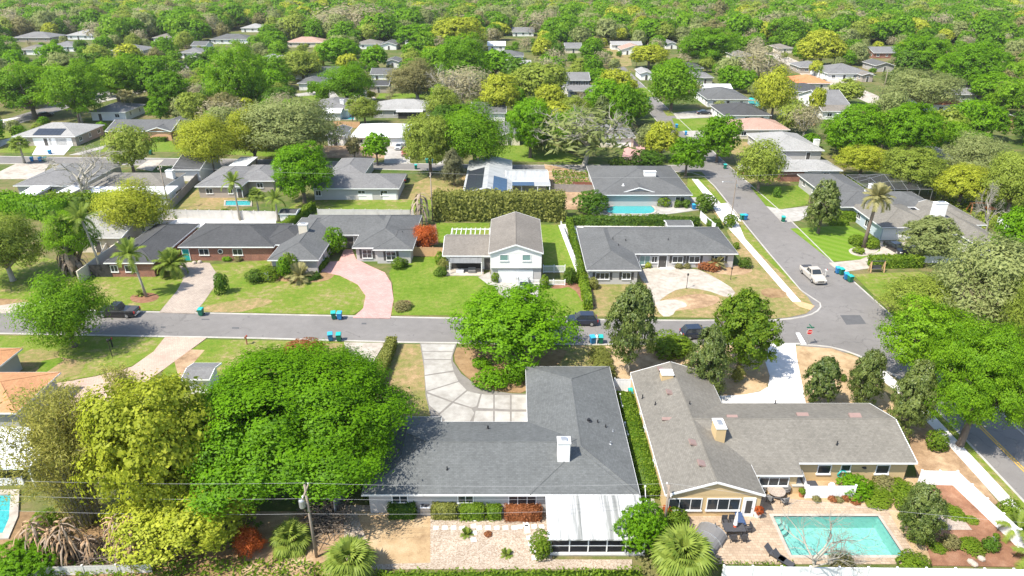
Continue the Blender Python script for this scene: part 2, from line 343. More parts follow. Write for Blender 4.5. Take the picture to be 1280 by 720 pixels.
# ------------------------------------------------------------------ geometry helpers
def tag(o, label=None, cat=None, group=None, kind=None):
    if label: o['label'] = label
    if cat: o['category'] = cat
    if group: o['group'] = group
    if kind: o['kind'] = kind
    return o
def link(name, data, parent=None, loc=(0, 0, 0), rz=0.0, scale=None):
    o = bpy.data.objects.new(name, data); COL.objects.link(o)
    o.location = loc
    if rz: o.rotation_euler = (0, 0, rz)
    if scale: o.scale = scale
    if parent is not None: o.parent = parent
    return o
def empty(name, loc=(0, 0, 0), rz=0.0): return link(name, None, None, loc, rz)
def copy_tree(o, parent=None):
    c = o.copy(); COL.objects.link(c); c.parent = parent
    for ch in list(o.children): copy_tree(ch, c)
    return c
class MB:
    def __init__(s): s.v = []; s.f = []; s.mi = []
    def add(s, vs, fs, mi=0):
        b = len(s.v); s.v += [tuple(p) for p in vs]; s.f += [tuple(b + i for i in f) for f in fs]; s.mi += [mi] * len(fs); return s
    def quad(s, a, b, c, d, mi=0): return s.add((a, b, c, d), ((0, 1, 2, 3),), mi)
    def tri(s, a, b, c, mi=0): return s.add((a, b, c), ((0, 1, 2),), mi)
    def box(s, x0, y0, z0, x1, y1, z1, mi=0):
        return s.add([(x0, y0, z0), (x1, y0, z0), (x1, y1, z0), (x0, y1, z0), (x0, y0, z1), (x1, y0, z1), (x1, y1, z1), (x0, y1, z1)],
                     [(0, 3, 2, 1), (4, 5, 6, 7), (0, 1, 5, 4), (1, 2, 6, 5), (2, 3, 7, 6), (3, 0, 4, 7)], mi)
    def bar(s, a, b, w, h=None, mi=0):
        a = Vector(a); b = Vector(b); h = h or w
        d = (b - a).normalized(); up = Vector((0, 0, 1)) if abs(d.z) < 0.95 else Vector((0, 1, 0))
        r = d.cross(up).normalized() * (w / 2); u = r.cross(d).normalized() * (h / 2)
        vs = [a - r - u, a + r - u, a + r + u, a - r + u, b - r - u, b + r - u, b + r + u, b - r + u]
        return s.add(vs, [(0, 1, 2, 3), (4, 7, 6, 5), (0, 4, 5, 1), (1, 5, 6, 2), (2, 6, 7, 3), (3, 7, 4, 0)], mi)
    def prism(s, poly, z0, z1, mi=0):
        n = len(poly)
        area = sum(poly[i][0] * poly[(i + 1) % n][1] - poly[(i + 1) % n][0] * poly[i][1] for i in range(n))
        if area < 0: poly = poly[::-1]
        vs = [(p[0], p[1], z0) for p in poly] + [(p[0], p[1], z1) for p in poly]
        fs = [tuple(range(n, 2 * n))] + [(i, (i + 1) % n, n + (i + 1) % n, n + i) for i in range(n)]
        return s.add(vs, fs, mi)
    def tube(s, pts, rad, n=6, mi=0, cap=True):
        pts = [Vector(p) for p in pts]
        if not isinstance(rad, (list, tuple)): rad = [rad] * len(pts)
        vs = []; prev = None
        for i, p in enumerate(pts):
            d = (pts[min(i + 1, len(pts) - 1)] - pts[max(i - 1, 0)]).normalized()
            ref = Vector((1, 0, 0)) if abs(d.x) < 0.8 else Vector((0, 1, 0))
            r = d.cross(ref).normalized(); u = d.cross(r)
            for k in range(n):
                a = 2 * math.pi * k / n; vs.append(p + (r * math.cos(a) + u * math.sin(a)) * rad[i])
        fs = []
        for i in range(len(pts) - 1):
            for k in range(n):
                k2 = (k + 1) % n; fs.append((i * n + k, i * n + k2, (i + 1) * n + k2, (i + 1) * n + k))
        if cap: fs += [tuple(range(n))[::-1], tuple((len(pts) - 1) * n + k for k in range(n))]
        return s.add(vs, fs, mi)
    def lathe(s, prof, n=12, c=(0, 0, 0), mi=0):
        vs = []
        for r, z in prof:
            for k in range(n):
                a = 2 * math.pi * k / n; vs.append((c[0] + r * math.cos(a), c[1] + r * math.sin(a), c[2] + z))
        fs = [(i * n + k, i * n + (k + 1) % n, (i + 1) * n + (k + 1) % n, (i + 1) * n + k) for i in range(len(prof) - 1) for k in range(n)]
        fs += [tuple(range(n))[::-1], tuple((len(prof) - 1) * n + k for k in range(n))]
        return s.add(vs, fs, mi)
    def mesh(s, name, mats, smooth=False):
        me = bpy.data.meshes.new(name); me.from_pydata(s.v, [], s.f)
        for m in (mats if isinstance(mats, (list, tuple)) else [mats]): me.materials.append(MATS[m])
        if any(s.mi): me.polygons.foreach_set('material_index', s.mi)
        if smooth: me.polygons.foreach_set('use_smooth', [True] * len(me.polygons))
        me.update(); return me
    def build(s, name, mats, parent=None, loc=(0, 0, 0), rz=0.0, smooth=False): return link(name, s.mesh(name, mats, smooth), parent, loc, rz)
def bevel(o, w=0.03, seg=1):
    md = o.modifiers.new('bevel', 'BEVEL'); md.width = w; md.segments = seg; md.limit_method = 'ANGLE'; return o
def chaikin(poly, n=2, closed=True):
    for _ in range(n):
        q = []; m = len(poly)
        for i in range(m if closed else m - 1):
            a = poly[i]; b = poly[(i + 1) % m]
            q += [(a[0] * .75 + b[0] * .25, a[1] * .75 + b[1] * .25), (a[0] * .25 + b[0] * .75, a[1] * .25 + b[1] * .75)]
        poly = q if closed else [poly[0]] + q + [poly[-1]]
    return poly
def px_poly(pts, z=0.0): return [W(a, b, z) for a, b in pts]
ZI = [0]
def sheet(name, pts, mat, z, smooth=0, px=True, z0=-0.05):
    ZI[0] += 1; z += ZI[0] * .00017
    poly = px_poly(pts) if px else [tuple(p) for p in pts]
    if smooth: poly = chaikin(poly, smooth)
    o = MB().prism(poly, z0, z).build(name, mat); o['kind'] = 'structure'; return o

# ------------------------------------------------------------------ foliage
def leaf_mesh(name, pos, nrm, size, val, rng, mat, asp=0.55, core=None):
    n = len(pos)
    nrm = nrm / np.maximum(np.linalg.norm(nrm, axis=1, keepdims=True), 1e-6)
    t = rng.normal(size=(n, 3)); t -= nrm * np.sum(t * nrm, axis=1, keepdims=True)
    t /= np.maximum(np.linalg.norm(t, axis=1, keepdims=True), 1e-6)
    b = np.cross(nrm, t); s = size[:, None]
    v = np.empty((n, 4, 3))
    v[:, 0] = pos - t * s * 0.5; v[:, 2] = pos + t * s * 0.5
    k = rng.uniform(-0.15, 0.15, (n, 1))
    v[:, 1] = pos + b * s * asp * 0.5 - nrm * s * 0.12 + t * s * k; v[:, 3] = pos - b * s * asp * 0.5 - nrm * s * 0.12 + t * s * k
    return quads_mesh(name, v.reshape(-1, 3), val, mat, core)
def quads_mesh(name, v, val, mat, core=None):
    n = len(v) // 4; nv = len(v); cv = cf = None
    me = bpy.data.meshes.new(name)
    if core is not None:
        cv, cf = core
        v = np.concatenate([v, np.array(cv)], 0)
    me.vertices.add(len(v)); me.vertices.foreach_set('co', np.ascontiguousarray(v, dtype=np.float32).ravel())
    lv = np.arange(nv, dtype=np.int32); ls = np.arange(0, nv, 4, dtype=np.int32); val = np.asarray(val, dtype=np.float32)
    if core is not None:
        cfa = np.array(cf, dtype=np.int32) + nv
        lv = np.concatenate([lv, cfa.ravel()]); ls = np.concatenate([ls, nv + np.arange(0, 4 * len(cf), 4, dtype=np.int32)])
        val = np.concatenate([val, np.full(len(cf), 0.05, dtype=np.float32)])
    me.loops.add(len(lv)); me.loops.foreach_set('vertex_index', lv.astype(np.int32))
    me.polygons.add(len(ls)); me.polygons.foreach_set('loop_start', ls.astype(np.int32))
    me.update(calc_edges=True)
    at = me.attributes.new('v', 'FLOAT', 'FACE'); at.data.foreach_set('value', val)
    me.materials.append(MATS[mat]); return me
def sphere_dirs(rng, n):
    d = rng.normal(size=(n, 3)); return d / np.linalg.norm(d, axis=1, keepdims=True)
# style: lobes, lobe radius, clumps per lobe, clump spread, shape, leaf aspect, flat (layers), down (share of underside)
STYLE = dict(oak=(20, .32, 34, .050, 'dome', .62), round=(18, .34, 28, .055, 'dome', .6), lime=(28, .30, 22, .06, 'dome', .65), vivid=(24, .32, 18, .062, 'layer', .55),
             mag=(20, .32, 17, .06, 'cone', .6), live=(24, .32, 15, .10, 'layer', .38), dark=(17, .34, 26, .058, 'dome', .6), olive=(22, .30, 12, .10, 'layer', .4),
             feather=(22, .33, 20, .12, 'dome', .34), greybare=(24, .3, 10, .13, 'layer', .25), maroon=(12, .4, 16, .12, 'dome', .5), croton=(12, .4, 18, .12, 'dome', .5),
             hedge=(14, .42, 26, .08, 'dome', .6), ball=(16, .5, 60, .03, 'dome', .6), cypress=(12, .35, 20, .1, 'cone', .3))
def crown_points(style, n, seed):
    K, lr, C, sg, shp, asp = STYLE[style]
    rng = np.random.default_rng(seed)
    i = np.arange(K) + 0.5; ph = np.arccos(1 - 2 * i / K * (0.80 if shp == 'dome' else 0.92)); th = math.pi * (1 + 5 ** .5) * i + seed
    d = np.stack([np.cos(th) * np.sin(ph), np.sin(th) * np.sin(ph), np.cos(ph)], 1)
    lc = d * (rng.uniform(*((0.58, 0.76) if shp == 'dome' else (0.50, 0.72)), (K, 1))) + rng.normal(0, 0.05, (K, 3)); rad = lr * rng.uniform(0.8, 1.25, K)
    lc = np.concatenate([lc, np.zeros((1, 3))]); rad = np.append(rad, 0.5)
    w = rad ** 2; w[-1] *= 0.6; w /= w.sum()
    # clumps
    NC = int(C * K * 2.0)
    cl = rng.choice(K + 1, NC, p=w); cd = sphere_dirs(rng, NC); cd[:, 2] = cd[:, 2] * 0.9 + 0.25
    if shp == 'layer': cd[:, 2] *= 0.6
    cd /= np.linalg.norm(cd, axis=1, keepdims=True)
    cc = lc[cl] + cd * rad[cl, None] * rng.uniform(0.80, 1.06, (NC, 1)); cv = rng.normal(0.5, 0.17, NC)
    dd = np.linalg.norm(cc[:, None, :] - lc[None], axis=2) / rad[None]; dd[np.arange(NC), cl] = 9; dead = (dd.min(axis=1) < 0.80) & (rng.random(NC) < 0.93)
    cc, cd, cv = cc[~dead], cd[~dead], cv[~dead]; NC = len(cc)
    li = rng.choice(NC, n)
    off = rng.normal(0, sg, (n, 3)); off[:, 2] *= 0.65
    pos = cc[li] + off
    if shp == 'cone':
        k = 1.15 - 0.45 * (pos[:, 2:3] + 1) / 2 * 1.3; pos[:, :2] *= k
    else:
        low = pos[:, 2] < -0.35; pos[low, 2] = -0.35 + (pos[low, 2] + 0.35) * 0.8
    deep = rng.random(n) < (.12 if n > 20000 else .06)
    pos[deep] *= rng.uniform(.35, .8, (deep.sum(), 1))
    nrm = cd[li] * 0.55 + pos * 0.35 + off / sg * 0.25 + sphere_dirs(rng, n) * 0.45; nrm[:, 2] += 0.25
    val = cv[li] + rng.normal(0, 0.17, n)
    return pos, nrm, np.clip(val, 0, 1), rng, asp, deep
CROWN = {}
CLS = dict(X=(118000, .0245), L=(22800, .0465), M=(7500, .084), S=(2100, .155), T=(520, .30))
THIN = dict(vivid=0.82, greybare=0.26, olive=0.62, live=0.78, mag=0.95)
def crown_mesh(style, cls, variant=0, leaf=None):
    key = (style, cls, variant, leaf)
    if key not in CROWN:
        n, sz = CLS[cls]; n = int(n * THIN.get(style, 1.0))
        if style == 'mag' and cls in 'LX': sz *= 1.2; n = int(n * .72)
        pos, nrm, val, rng, asp, deep = crown_points(style, n, variant * 17 + 3)
        size = sz * np.clip(rng.lognormal(0, .33, n), .45, 2.0) * (1.25 if asp < 0.45 else 1.0); size[deep] *= 2.4
        CROWN[key] = leaf_mesh('crown', pos, nrm, size, val, rng, 'leaf_' + (leaf or style), asp)
    return CROWN[key]
TRUNK = {}
def trunk_mesh(style, variant, pale=False):
    """unit tree: trunk from z=0 up to the crown centre z=1, limbs reaching into a crown of radius 1 (x,y) about it"""
    key = (style in ('live', 'greybare', 'olive', 'vivid'), variant, pale)
    if key not in TRUNK:
        rg = random.Random(variant * 7 + 5); mb = MB(); spread = key[0]
        r0 = 0.075
        fork = 0.42 if spread else 0.62
        mb.tube([(0, 0, -0.03), (0.012, 0.0, 0.06), (rg.uniform(-.03, .03), rg.uniform(-.03, .03), fork)], [r0 * 1.35, r0, r0 * .8], 8)
        nl = 9 if spread else 7
        for k in range(nl):
            a = 2 * math.pi * k / nl + rg.uniform(-.3, .3); rr = rg.uniform(.42, .68); zz = rg.uniform(0.92, 1.15) if k % 2 else rg.uniform(1.05, 1.3)
            e = Vector((math.cos(a) * rr, math.sin(a) * rr, zz)); s0 = Vector((0, 0, fork - rg.uniform(0, .12)))
            m_ = s0.lerp(e, .5) + Vector((math.cos(a) * .08, math.sin(a) * .08, rg.uniform(-.05, .06)))
            mb.tube([s0, m_, e], [r0 * .55, r0 * .36, r0 * .1], 5)
            for j in range(3):
                q = m_.lerp(e, rg.uniform(.0, .7)); aa = a + rg.uniform(-1.1, 1.1)
                mb.tube([q, q + Vector((math.cos(aa) * .28, math.sin(aa) * .28, rg.uniform(.02, .22)))], [r0 * .22, r0 * .06], 4)
        TRUNK[key] = mb.mesh('trunk', 'bark_pale' if pale else 'bark', True)
    return TRUNK[key]
BARE = {}
def bare_mesh(variant):
    """leafless branching crown, unit size: height about 1.9, spread radius 1"""
    if variant not in BARE:
        rg = random.Random(variant + 40); mb = MB()
        def grow(p, d, ln, r, lev):
            q = p + d * ln * 0.5 + Vector((rg.uniform(-1, 1), rg.uniform(-1, 1), rg.uniform(-.5, .7))) * ln * 0.08
            e = q + (d + Vector((rg.uniform(-.3, .3), rg.uniform(-.3, .3), rg.uniform(-.1, .2)))).normalized() * ln * 0.5
            mb.tube([p, q, e], [r, r * .8, r * .6], 6 if lev < 2 else 3, cap=False)
            if lev >= 5: return
            for k in range(3 if lev else 6):
                a = rg.uniform(0, 2 * math.pi); perp = d.cross(Vector((math.cos(a), math.sin(a), .3))).normalized()
                nd = (d * rg.uniform(.55, .95) + perp * rg.uniform(.5, .95) + Vector((0, 0, .10))).normalized()
                st = p.lerp(e, rg.uniform(.55, 1.0)) if k else e
                grow(st, nd, ln * rg.uniform(.58, .78), r * .56, lev + 1)
        grow(Vector((0, 0, -.02)), Vector((rg.uniform(-.1, .1), rg.uniform(-.1, .1), 1)).normalized(), .55, .026 if variant == 2 else .040, 0)
        vs = np.array(mb.v); ext = np.percentile(np.abs(vs[:, :2]), 97); mb.v = [(x / ext, y / ext, z) for x, y, z in mb.v]
        BARE[variant] = (mb.mesh('branches', 'bark_pale', True), float(vs[:, 2].max()))
    return BARE[variant]
def fit_crown(xl, xr, yt, yb, clear=1.5, asp=0.8):
    """place a crown ellipsoid on the ground survey: its outline in the photo gives distance and size"""
    cx = (xl + xr) / 2; ang = np.linspace(0, 2 * math.pi, 40)
    def ext(y, R_, rz):
        zc = clear + rz; yy = y + R_ * np.cos(ang); zz = zc + rz * np.sin(ang)
        rows = [row_of(a, b) for a, b in zip(yy, zz)]
        return min(rows), max(rows)
    lo, hi = Y_of(min(yb + 60, 900)), Y_of(max(yt + 1.0, -40))
    best = None
    for it in range(2):
        a, b = lo, hi
        for _ in range(22):
            y = (a + b) / 2
            rz = asp * (xr - xl) / 2 / scale_of(y, 4)
            R_ = (xr - xl) / 2 / scale_of(y, clear + rz)
            t, bt = ext(y, R_, rz)
            if (t + bt) / 2 > (yt + yb) / 2: a = y
            else: b = y
        # vertical size
        k = (yb - yt) / max(bt - t, 1); asp = min(max(asp * (1 + (k - 1) * 1.4), 0.38), 1.7)
    rz = asp * (xr - xl) / 2 / scale_of(y, 4); R_ = (xr - xl) / 2 / scale_of(y, clear + rz)
    return X_at(cx, y, clear + rz), y, R_, rz, clear + rz
TREES = []
def tree(xl, xr, yt, yb, style, label, clear=1.6, cls=None, group=None, leaf=None, pale=False, name=None, asp=0.8, variant=None):
    x, y, R_, rz, zc = fit_crown(xl, xr, yt, yb, clear, asp)
    return tree_at(x, y, R_, rz, zc, style, label, cls or ('L' if xr - xl > 105 else 'M' if xr - xl > 46 else 'S'), group, leaf, pale, name, variant)
def tree_at(x, y, R_, rz, zc, style, label, cls, group=None, leaf=None, pale=False, name=None, variant=None):
    i = len(TREES); rg = random.Random(i * 13 + 1)
    v = variant if variant is not None else i % (3 if cls in 'MST' else 2)
    t = empty(name or 'tree', (x, y, 0)); tag(t, label, 'tree', group)
    link('crown', crown_mesh(style, cls, v, leaf), t, (0, 0, zc), rg.uniform(0, 6.28), (R_ / .96, R_ / .96, rz / .93))
    if cls != 'T':
        link('trunk', trunk_mesh(style, i % 3, pale), t, (0, 0, 0), rg.uniform(0, 6.28), (R_ * .95, R_ * .95, zc))
    TREES.append((x, y, R_, label)); return t
def bare_tree(xl, xr, yt, yb, label, variant=0, leaf=None, name='bare_tree', dens='M'):
    x, y, R_, rz, zc = fit_crown(xl, xr, yt, yb, 0.6, 0.9)
    t = empty(name, (x, y, 0)); tag(t, label, 'tree')
    me, hh = bare_mesh(variant)
    link('branches', me, t, (0, 0, 0), variant * 1.3, (R_, R_, (zc + rz) / hh))
    if leaf: link('crown', crown_mesh('greybare', dens, variant % 2, leaf), t, (0, 0, zc), 0.4, (R_, R_, rz))
    TREES.append((x, y, R_, label)); return t
def shrub(xl, xr, yt, yb, label, leaf='hedge', style='ball', name='shrub', group=None, cat='shrub', cls=None, squat=None):
    x, y, R_, rz, zc = fit_crown(xl, xr, yt, yb, -0.15, squat or 0.8)
    cls = cls or ('M' if xr - xl > 24 else 'S' if xr - xl > 12 else 'T')
    o = link(name, crown_mesh(style, cls, len(CROWN) % 2, leaf), None, (x, y, max(rz - .15, .1)), (xl * 7) % 6.28, (R_ / .95, R_ / .95, rz / .95))
    return tag(o, label, cat, group)
def hedge(p0, p1, w, h, label, leaf='hedge', name='hedge', dens=42, size=.2, px=True, rough=.06, cat='hedge', group=None):
    a = W(*p0) if px else p0; b = W(*p1) if px else p1
    a = Vector((a[0], a[1], 0)); b = Vector((b[0], b[1], 0)); d = b - a; ln = d.length; ang = math.atan2(d.y, d.x)
    rng = np.random.default_rng(int(ln * 100 + h * 10))
    ar = np.array([ln * w, ln * h, ln * h, w * h, w * h]); n = int(min(dens * ar.sum(), 14000)); f = rng.choice(5, n, p=ar / ar.sum())
    u = rng.random(n); v = rng.random(n); pos = np.zeros((n, 3)); nr = np.zeros((n, 3))
    for k in range(5):
        s = f == k
        if k == 0: pos[s] = np.stack([u[s] * ln, (v[s] - .5) * w, np.full(s.sum(), h)], 1); nr[s] = (0, 0, 1)
        elif k < 3: pos[s] = np.stack([u[s] * ln, np.full(s.sum(), (k - 1.5) * w), v[s] * h], 1); nr[s] = (0, (k - 1.5) * 2, .2)
        else: pos[s] = np.stack([np.full(s.sum(), (k - 3) * ln), (u[s] - .5) * w, v[s] * h], 1); nr[s] = ((k - 3.5) * 2, 0, .2)
    wob = np.sin(pos[:, 0] * 1.7 + ln) * .5 + np.sin(pos[:, 0] * 4.1) * .3
    pos += nr * (wob[:, None] * rough) + rng.normal(0, rough, (n, 3)); nr = nr + sphere_dirs(rng, n) * .75
    val = np.clip(.5 + .22 * np.sin(pos[:, 0] * 1.1 + ln) * np.sin(pos[:, 2] * 2 + pos[:, 0] * 2.7) + rng.normal(0, .18, n), 0, 1)
    c = .09; cv = [(c, -w / 2 + c, 0), (ln - c, -w / 2 + c, 0), (ln - c, w / 2 - c, 0), (c, w / 2 - c, 0), (c, -w / 2 + c, h - c), (ln - c, -w / 2 + c, h - c), (ln - c, w / 2 - c, h - c), (c, w / 2 - c, h - c)]
    cf = [(4, 5, 6, 7), (0, 1, 5, 4), (1, 2, 6, 5), (2, 3, 7, 6), (3, 0, 4, 7)]
    me = leaf_mesh(name, pos, nr, size * rng.uniform(.7, 1.4, n), val, rng, 'leaf_' + leaf, .6, (cv, cf))
    return tag(link(name, me, None, a, ang), label, cat, group)
def ground_cover(name, poly, h, leaf, label, dens=30, size=.28, px=True, cat='plants'):
    poly = px_poly(poly) if px else poly
    rng = np.random.default_rng(len(poly) + int(abs(poly[0][0]) * 10))
    xs = [p[0] for p in poly]; ys = [p[1] for p in poly]; x0, x1, y0, y1 = min(xs), max(xs), min(ys), max(ys)
    n = int(min((x1 - x0) * (y1 - y0) * dens, 16000)); pts = np.stack([rng.uniform(x0, x1, n), rng.uniform(y0, y1, n)], 1)
    ins = np.zeros(n, bool); m = len(poly)
    for i in range(m):
        ax, ay = poly[i]; bx, by = poly[(i + 1) % m]
        c = ((ay > pts[:, 1]) != (by > pts[:, 1])) & (pts[:, 0] < (bx - ax) * (pts[:, 1] - ay) / ((by - ay) or 1e-9) + ax); ins ^= c
    pts = pts[ins]; n = len(pts)
    hh = (.35 + .65 * (.5 + .5 * np.sin(pts[:, 0] * 1.9 + pts[:, 1]) * np.sin(pts[:, 1] * 2.3))) * h
    pos = np.column_stack([pts, hh * rng.random(n) ** .5]); nr = sphere_dirs(rng, n) * .8 + np.array([0, 0, .8])
    val = np.clip(.45 + .25 * np.sin(pts[:, 0] * 2.7) * np.sin(pts[:, 1] * 3.1) + rng.normal(0, .2, n), 0, 1)
    me = leaf_mesh(name, pos, nr, size * rng.uniform(.6, 1.4, n), val, rng, 'leaf_' + leaf, .5)
    return tag(link(name, me), label, cat, kind='stuff')

# ------------------------------------------------------------------ palms
FROND = {}
def frond_mesh(kind, var, leaf):
    key = (kind, var, leaf)
    if key in FROND: return FROND[key]
    rng = np.random.default_rng(var + (9 if kind == 'fan' else 2)); q = []; val = []
    droop = (0.25, 0.7, 1.25)[var % 3]
    if kind == 'fan':                      # unit: petiole .5 long, blade about .55 radius
        pet = [(0.5 * k / 4, 0, 0.12 * math.sin(k / 4 * 1.5)) for k in range(5)]
        for a, b in zip(pet, pet[1:]):
            q += [(a[0], -.012, a[2]), (b[0], -.012, b[2]), (b[0], .012, b[2]), (a[0], .012, a[2])]; val.append(.6)
        c = np.array(pet[-1])
        for k in range(22):
            an = (k / 21 - .5) * 4.1; ln = .55 * (1 - .25 * abs(k / 21 - .5)) * rng.uniform(.85, 1.1)
            d = np.array([math.cos(an), math.sin(an), 0]); s = np.array([-d[1], d[0], 0]); v = rng.uniform(.25, .9)
            pm = c + d * ln * .55 + np.array([0, 0, .03 - droop * .03]); pe = c + d * ln + np.array([0, 0, -.10 - droop * .22 * rng.uniform(.6, 1.3)])
            w = .045
            q += [c, pm - s * w, pm, pm + s * w]; val.append(v); q += [pm - s * w, pe, pe, pm + s * w]; val.append(v)
    else:                                  # pinnate, unit length 1
        n = 14; pts = []
        for k in range(n + 1):
            t = k / n; pts.append(np.array([math.sin(min(t * (1 + droop * .25), 1.4)) * .92 * (1 - .12 * droop * t), 0, .34 * t * (1 - droop * .4) - droop * .62 * t * t]))
        for a, b in zip(pts, pts[1:]):
            s = np.array([0, .008, 0]); q += [a - s, b - s, b + s, a + s]; val.append(.75)
            for sd in (-1, 1):
                for m_ in range(3):
                    base = a + (b - a) * (m_ / 3); t = base[0]; ln = .30 * math.sin(math.pi * min(max(t, .06) * .85 + .12, 1)) * rng.uniform(.8, 1.15)
                    d = np.array([.45, sd * .8, -.12 - droop * .35 * rng.uniform(.5, 1.3)]); d /= np.linalg.norm(d); e = base + d * ln; f = (b - a) * .28
                    q += [base - f, e, e, base + f]; val.append(rng.uniform(.2, .85))
    FROND[key] = quads_mesh('frond', np.array(q, dtype=float), np.array(val), 'leaf_' + leaf); return FROND[key]
def palm(px, py, h, fr, kind, label, n=26, leaf='palm', lean=(0, 0), tr=.17, group=None, name=None, split=True, skirt=False):
    x, y = W(px, py); t = empty(name or 'palm_tree', (x, y, 0)); tag(t, label, 'palm tree', group); rg = random.Random(int(px * 3 + py))
    top = Vector((lean[0], lean[1], h))
    mb = MB(); mb.tube([(0, 0, -.05), (lean[0] * .2, lean[1] * .2, h * .35), (lean[0] * .6, lean[1] * .6, h * .75), top], [tr * 1.35, tr, tr * .9, tr * (1.4 if kind == 'fan' else 1.05)], 8)
    mb.build('trunk', 'bark_pale' if kind != 'date' else 'bark', t, smooth=True)
    k_ = 'fan' if kind == 'fan' else 'pin'
    for i in range(n):
        f = i / n; a = i * 2.399 + rg.uniform(-.2, .2); el = 1.45 - 1.95 * f + rg.uniform(-.12, .12); var = 0 if f < .35 else 1 if f < .7 else 2
        o = link('frond', frond_mesh(k_, var, leaf), t, top + Vector((math.cos(a), math.sin(a), 0)) * tr * .6)
        o.rotation_euler = (0, -el * (.9 if k_ == 'fan' else .75), a); sc = fr * rg.uniform(.85, 1.1); o.scale = (sc, sc, sc)
    if skirt:
        for i in range(8):
            a = i * .8; o = link('dead_frond', frond_mesh(k_, 2, 'palm_dry'), t, top - Vector((0, 0, .15))); o.rotation_euler = (0, 1.15, a); o.scale = (fr * .75,) * 3
    return t
def bamboo(xl, xr, yt, yb, label, n=70, leaves=15000):
    x, y, R_, rz, zc = fit_crown(xl, xr, yt, yb, 0, 1.0)
    h = zc + rz; t = empty('bamboo_clump', (x, y, 0)); tag(t, label, 'bamboo'); rg = random.Random(int(xl) + 5); rng = np.random.default_rng(int(xl) + 1); mb = MB(); P_ = []; D_ = []
    for i in range(n):
        a = rg.uniform(0, 6.28); r0 = rg.uniform(0, .25) * R_; r1 = r0 + rg.uniform(.1, .9) ** 1.3 * R_; hh = h * rg.uniform(.6, 1.0) * (1 - .25 * (r1 / R_) ** 2); pts = []
        for k in range(7):
            f = k / 6; rr = r0 + (r1 - r0) * f ** 2.2; pts.append(Vector((math.cos(a) * rr, math.sin(a) * rr, hh * math.sin(f * 1.5) / math.sin(1.5))))
        mb.tube(pts, [.035, .033, .03, .026, .02, .014, .008], 4, cap=False)
        for k in range(1, 7):
            P_.append(pts[k]); D_.append((pts[k] - pts[k - 1]))
    mb.build('culms', 'bark_pale', t)['kind'] = 'stuff'
    li = rng.choice(len(P_), leaves, p=(lambda w: w / w.sum())(np.array([(i % 6) + 1.0 for i in range(len(P_))])))
    pos = np.array([tuple(p) for p in P_])[li] - np.array([tuple(d) for d in D_])[li] * rng.random((leaves, 1)) + rng.normal(0, .05 * R_ + .1, (leaves, 3))
    pos[:, 2] = np.maximum(pos[:, 2] - np.abs(rng.normal(0, .2, leaves)), .15)
    me = leaf_mesh('leaves', pos, sphere_dirs(rng, leaves) + np.array([0, 0, .5]), rng.uniform(.22, .5, leaves), np.clip(rng.normal(.5, .22, leaves), 0, 1), rng, 'leaf_bamboo', .22)
    link('leaves', me, t); return t
# ------------------------------------------------------------------ the setting: ground, roads, kerbs, lawns, drives
POOL = (24.2, 33.9, 43.3, 47.9)
gb = MB()
for x0, x1, y0, y1 in ((-3500, 3500, -800, POOL[2]), (-3500, 3500, POOL[3], 6000), (-3500, POOL[0], POOL[2], POOL[3]), (POOL[1], 3500, POOL[2], POOL[3])):
    gb.quad((x0, y0, 0), (x1, y0, 0), (x1, y1, 0), (x0, y1, 0))
gb.build('ground', 'earth')['kind'] = 'structure'
def road(name, poly, z=.006, mat='asphalt'):
    o = MB().prism(poly, -.02, z).build(name, mat); o['kind'] = 'structure'; return o
EW_N = [(-150, 93.3), (-75.7, 89.75), (-37.3, 88.0), (-8.6, 86.75), (25.0, 86.05)]
EW_S = [(-150, 85.9), (-70.7, 82.3), (-34.9, 81.0), (-15.1, 79.9), (8.6, 79.3), (38.7, 79.5)]
CORNER_NW = [W(974, 400), W(990, 398.6), W(1005, 396), W(1015, 393), W(1022, 389), W(1026, 384), W(1025, 379)]
CORNER_SW = [W(1000, 431), W(1020, 432), W(1038, 434), W(1056, 438.5), W(1074, 445), W(1092, 455)]
road('street_front', [(-150, 85.6)] + EW_S[1:] + [(50, 79.2), (50, 86.5)] + EW_N[::-1])
road('street_side', [(48.0, 10), (56.4, 10), (56.2, 70), (55.3, 86), (54.9, 103), (55.4, 130), (54.4, 173), (54.2, 430), (46.8, 430), (46.2, 160), (45.2, 121), (44.6, 90), (38.0, 86.6), (38.0, 79.2), (44.5, 77), (48.0, 70)], .010)
BACK_N = [(-165, 178.5), (-122, 176), (-64, 173.5), (-40, 170.6), (-16, 169), (0, 168.1), (47, 168.1)]
BACK_S = [(-165, 171.5), (-122, 169.3), (-62, 167), (-26, 163.7), (0, 162.2), (47, 162.4)]
road('street_back', BACK_S + BACK_N[::-1], .014)
road('street_far_west', [(-165, 150), (-157, 150), (-153, 300), (-154, 420), (-163, 420), (-163, 300)], .018)
road('street_far_east', [(127, 225), (136, 225), (141, 300), (150, 420), (141, 420), (131, 300)], .010, 'concrete_old')
road('cul_de_sac', [(143 + 13 * math.cos(a * .3), 318 + 13 * math.sin(a * .3)) for a in range(21)], .014, 'concrete_old')
road('road_patch', px_poly([(1050, 394), (1075, 394), (1083, 405), (1058, 406)]), .014, 'asphalt_patch')
road('road_patch', px_poly([(716, 421.5), (724, 421.5), (724, 424), (716, 424)]), .012, 'asphalt_patch')
for (a, b) in [((252, 398.5), (262, 400)), ((290, 409), (299, 411)), ((452, 403.5), (458, 405.5)), ((201, 408), (207, 410)), ((920, 246), (926, 249))]:
    road('road_patch', px_poly([a, (b[0], a[1]), b, (a[0], b[1])]), .012, 'asphalt_patch')
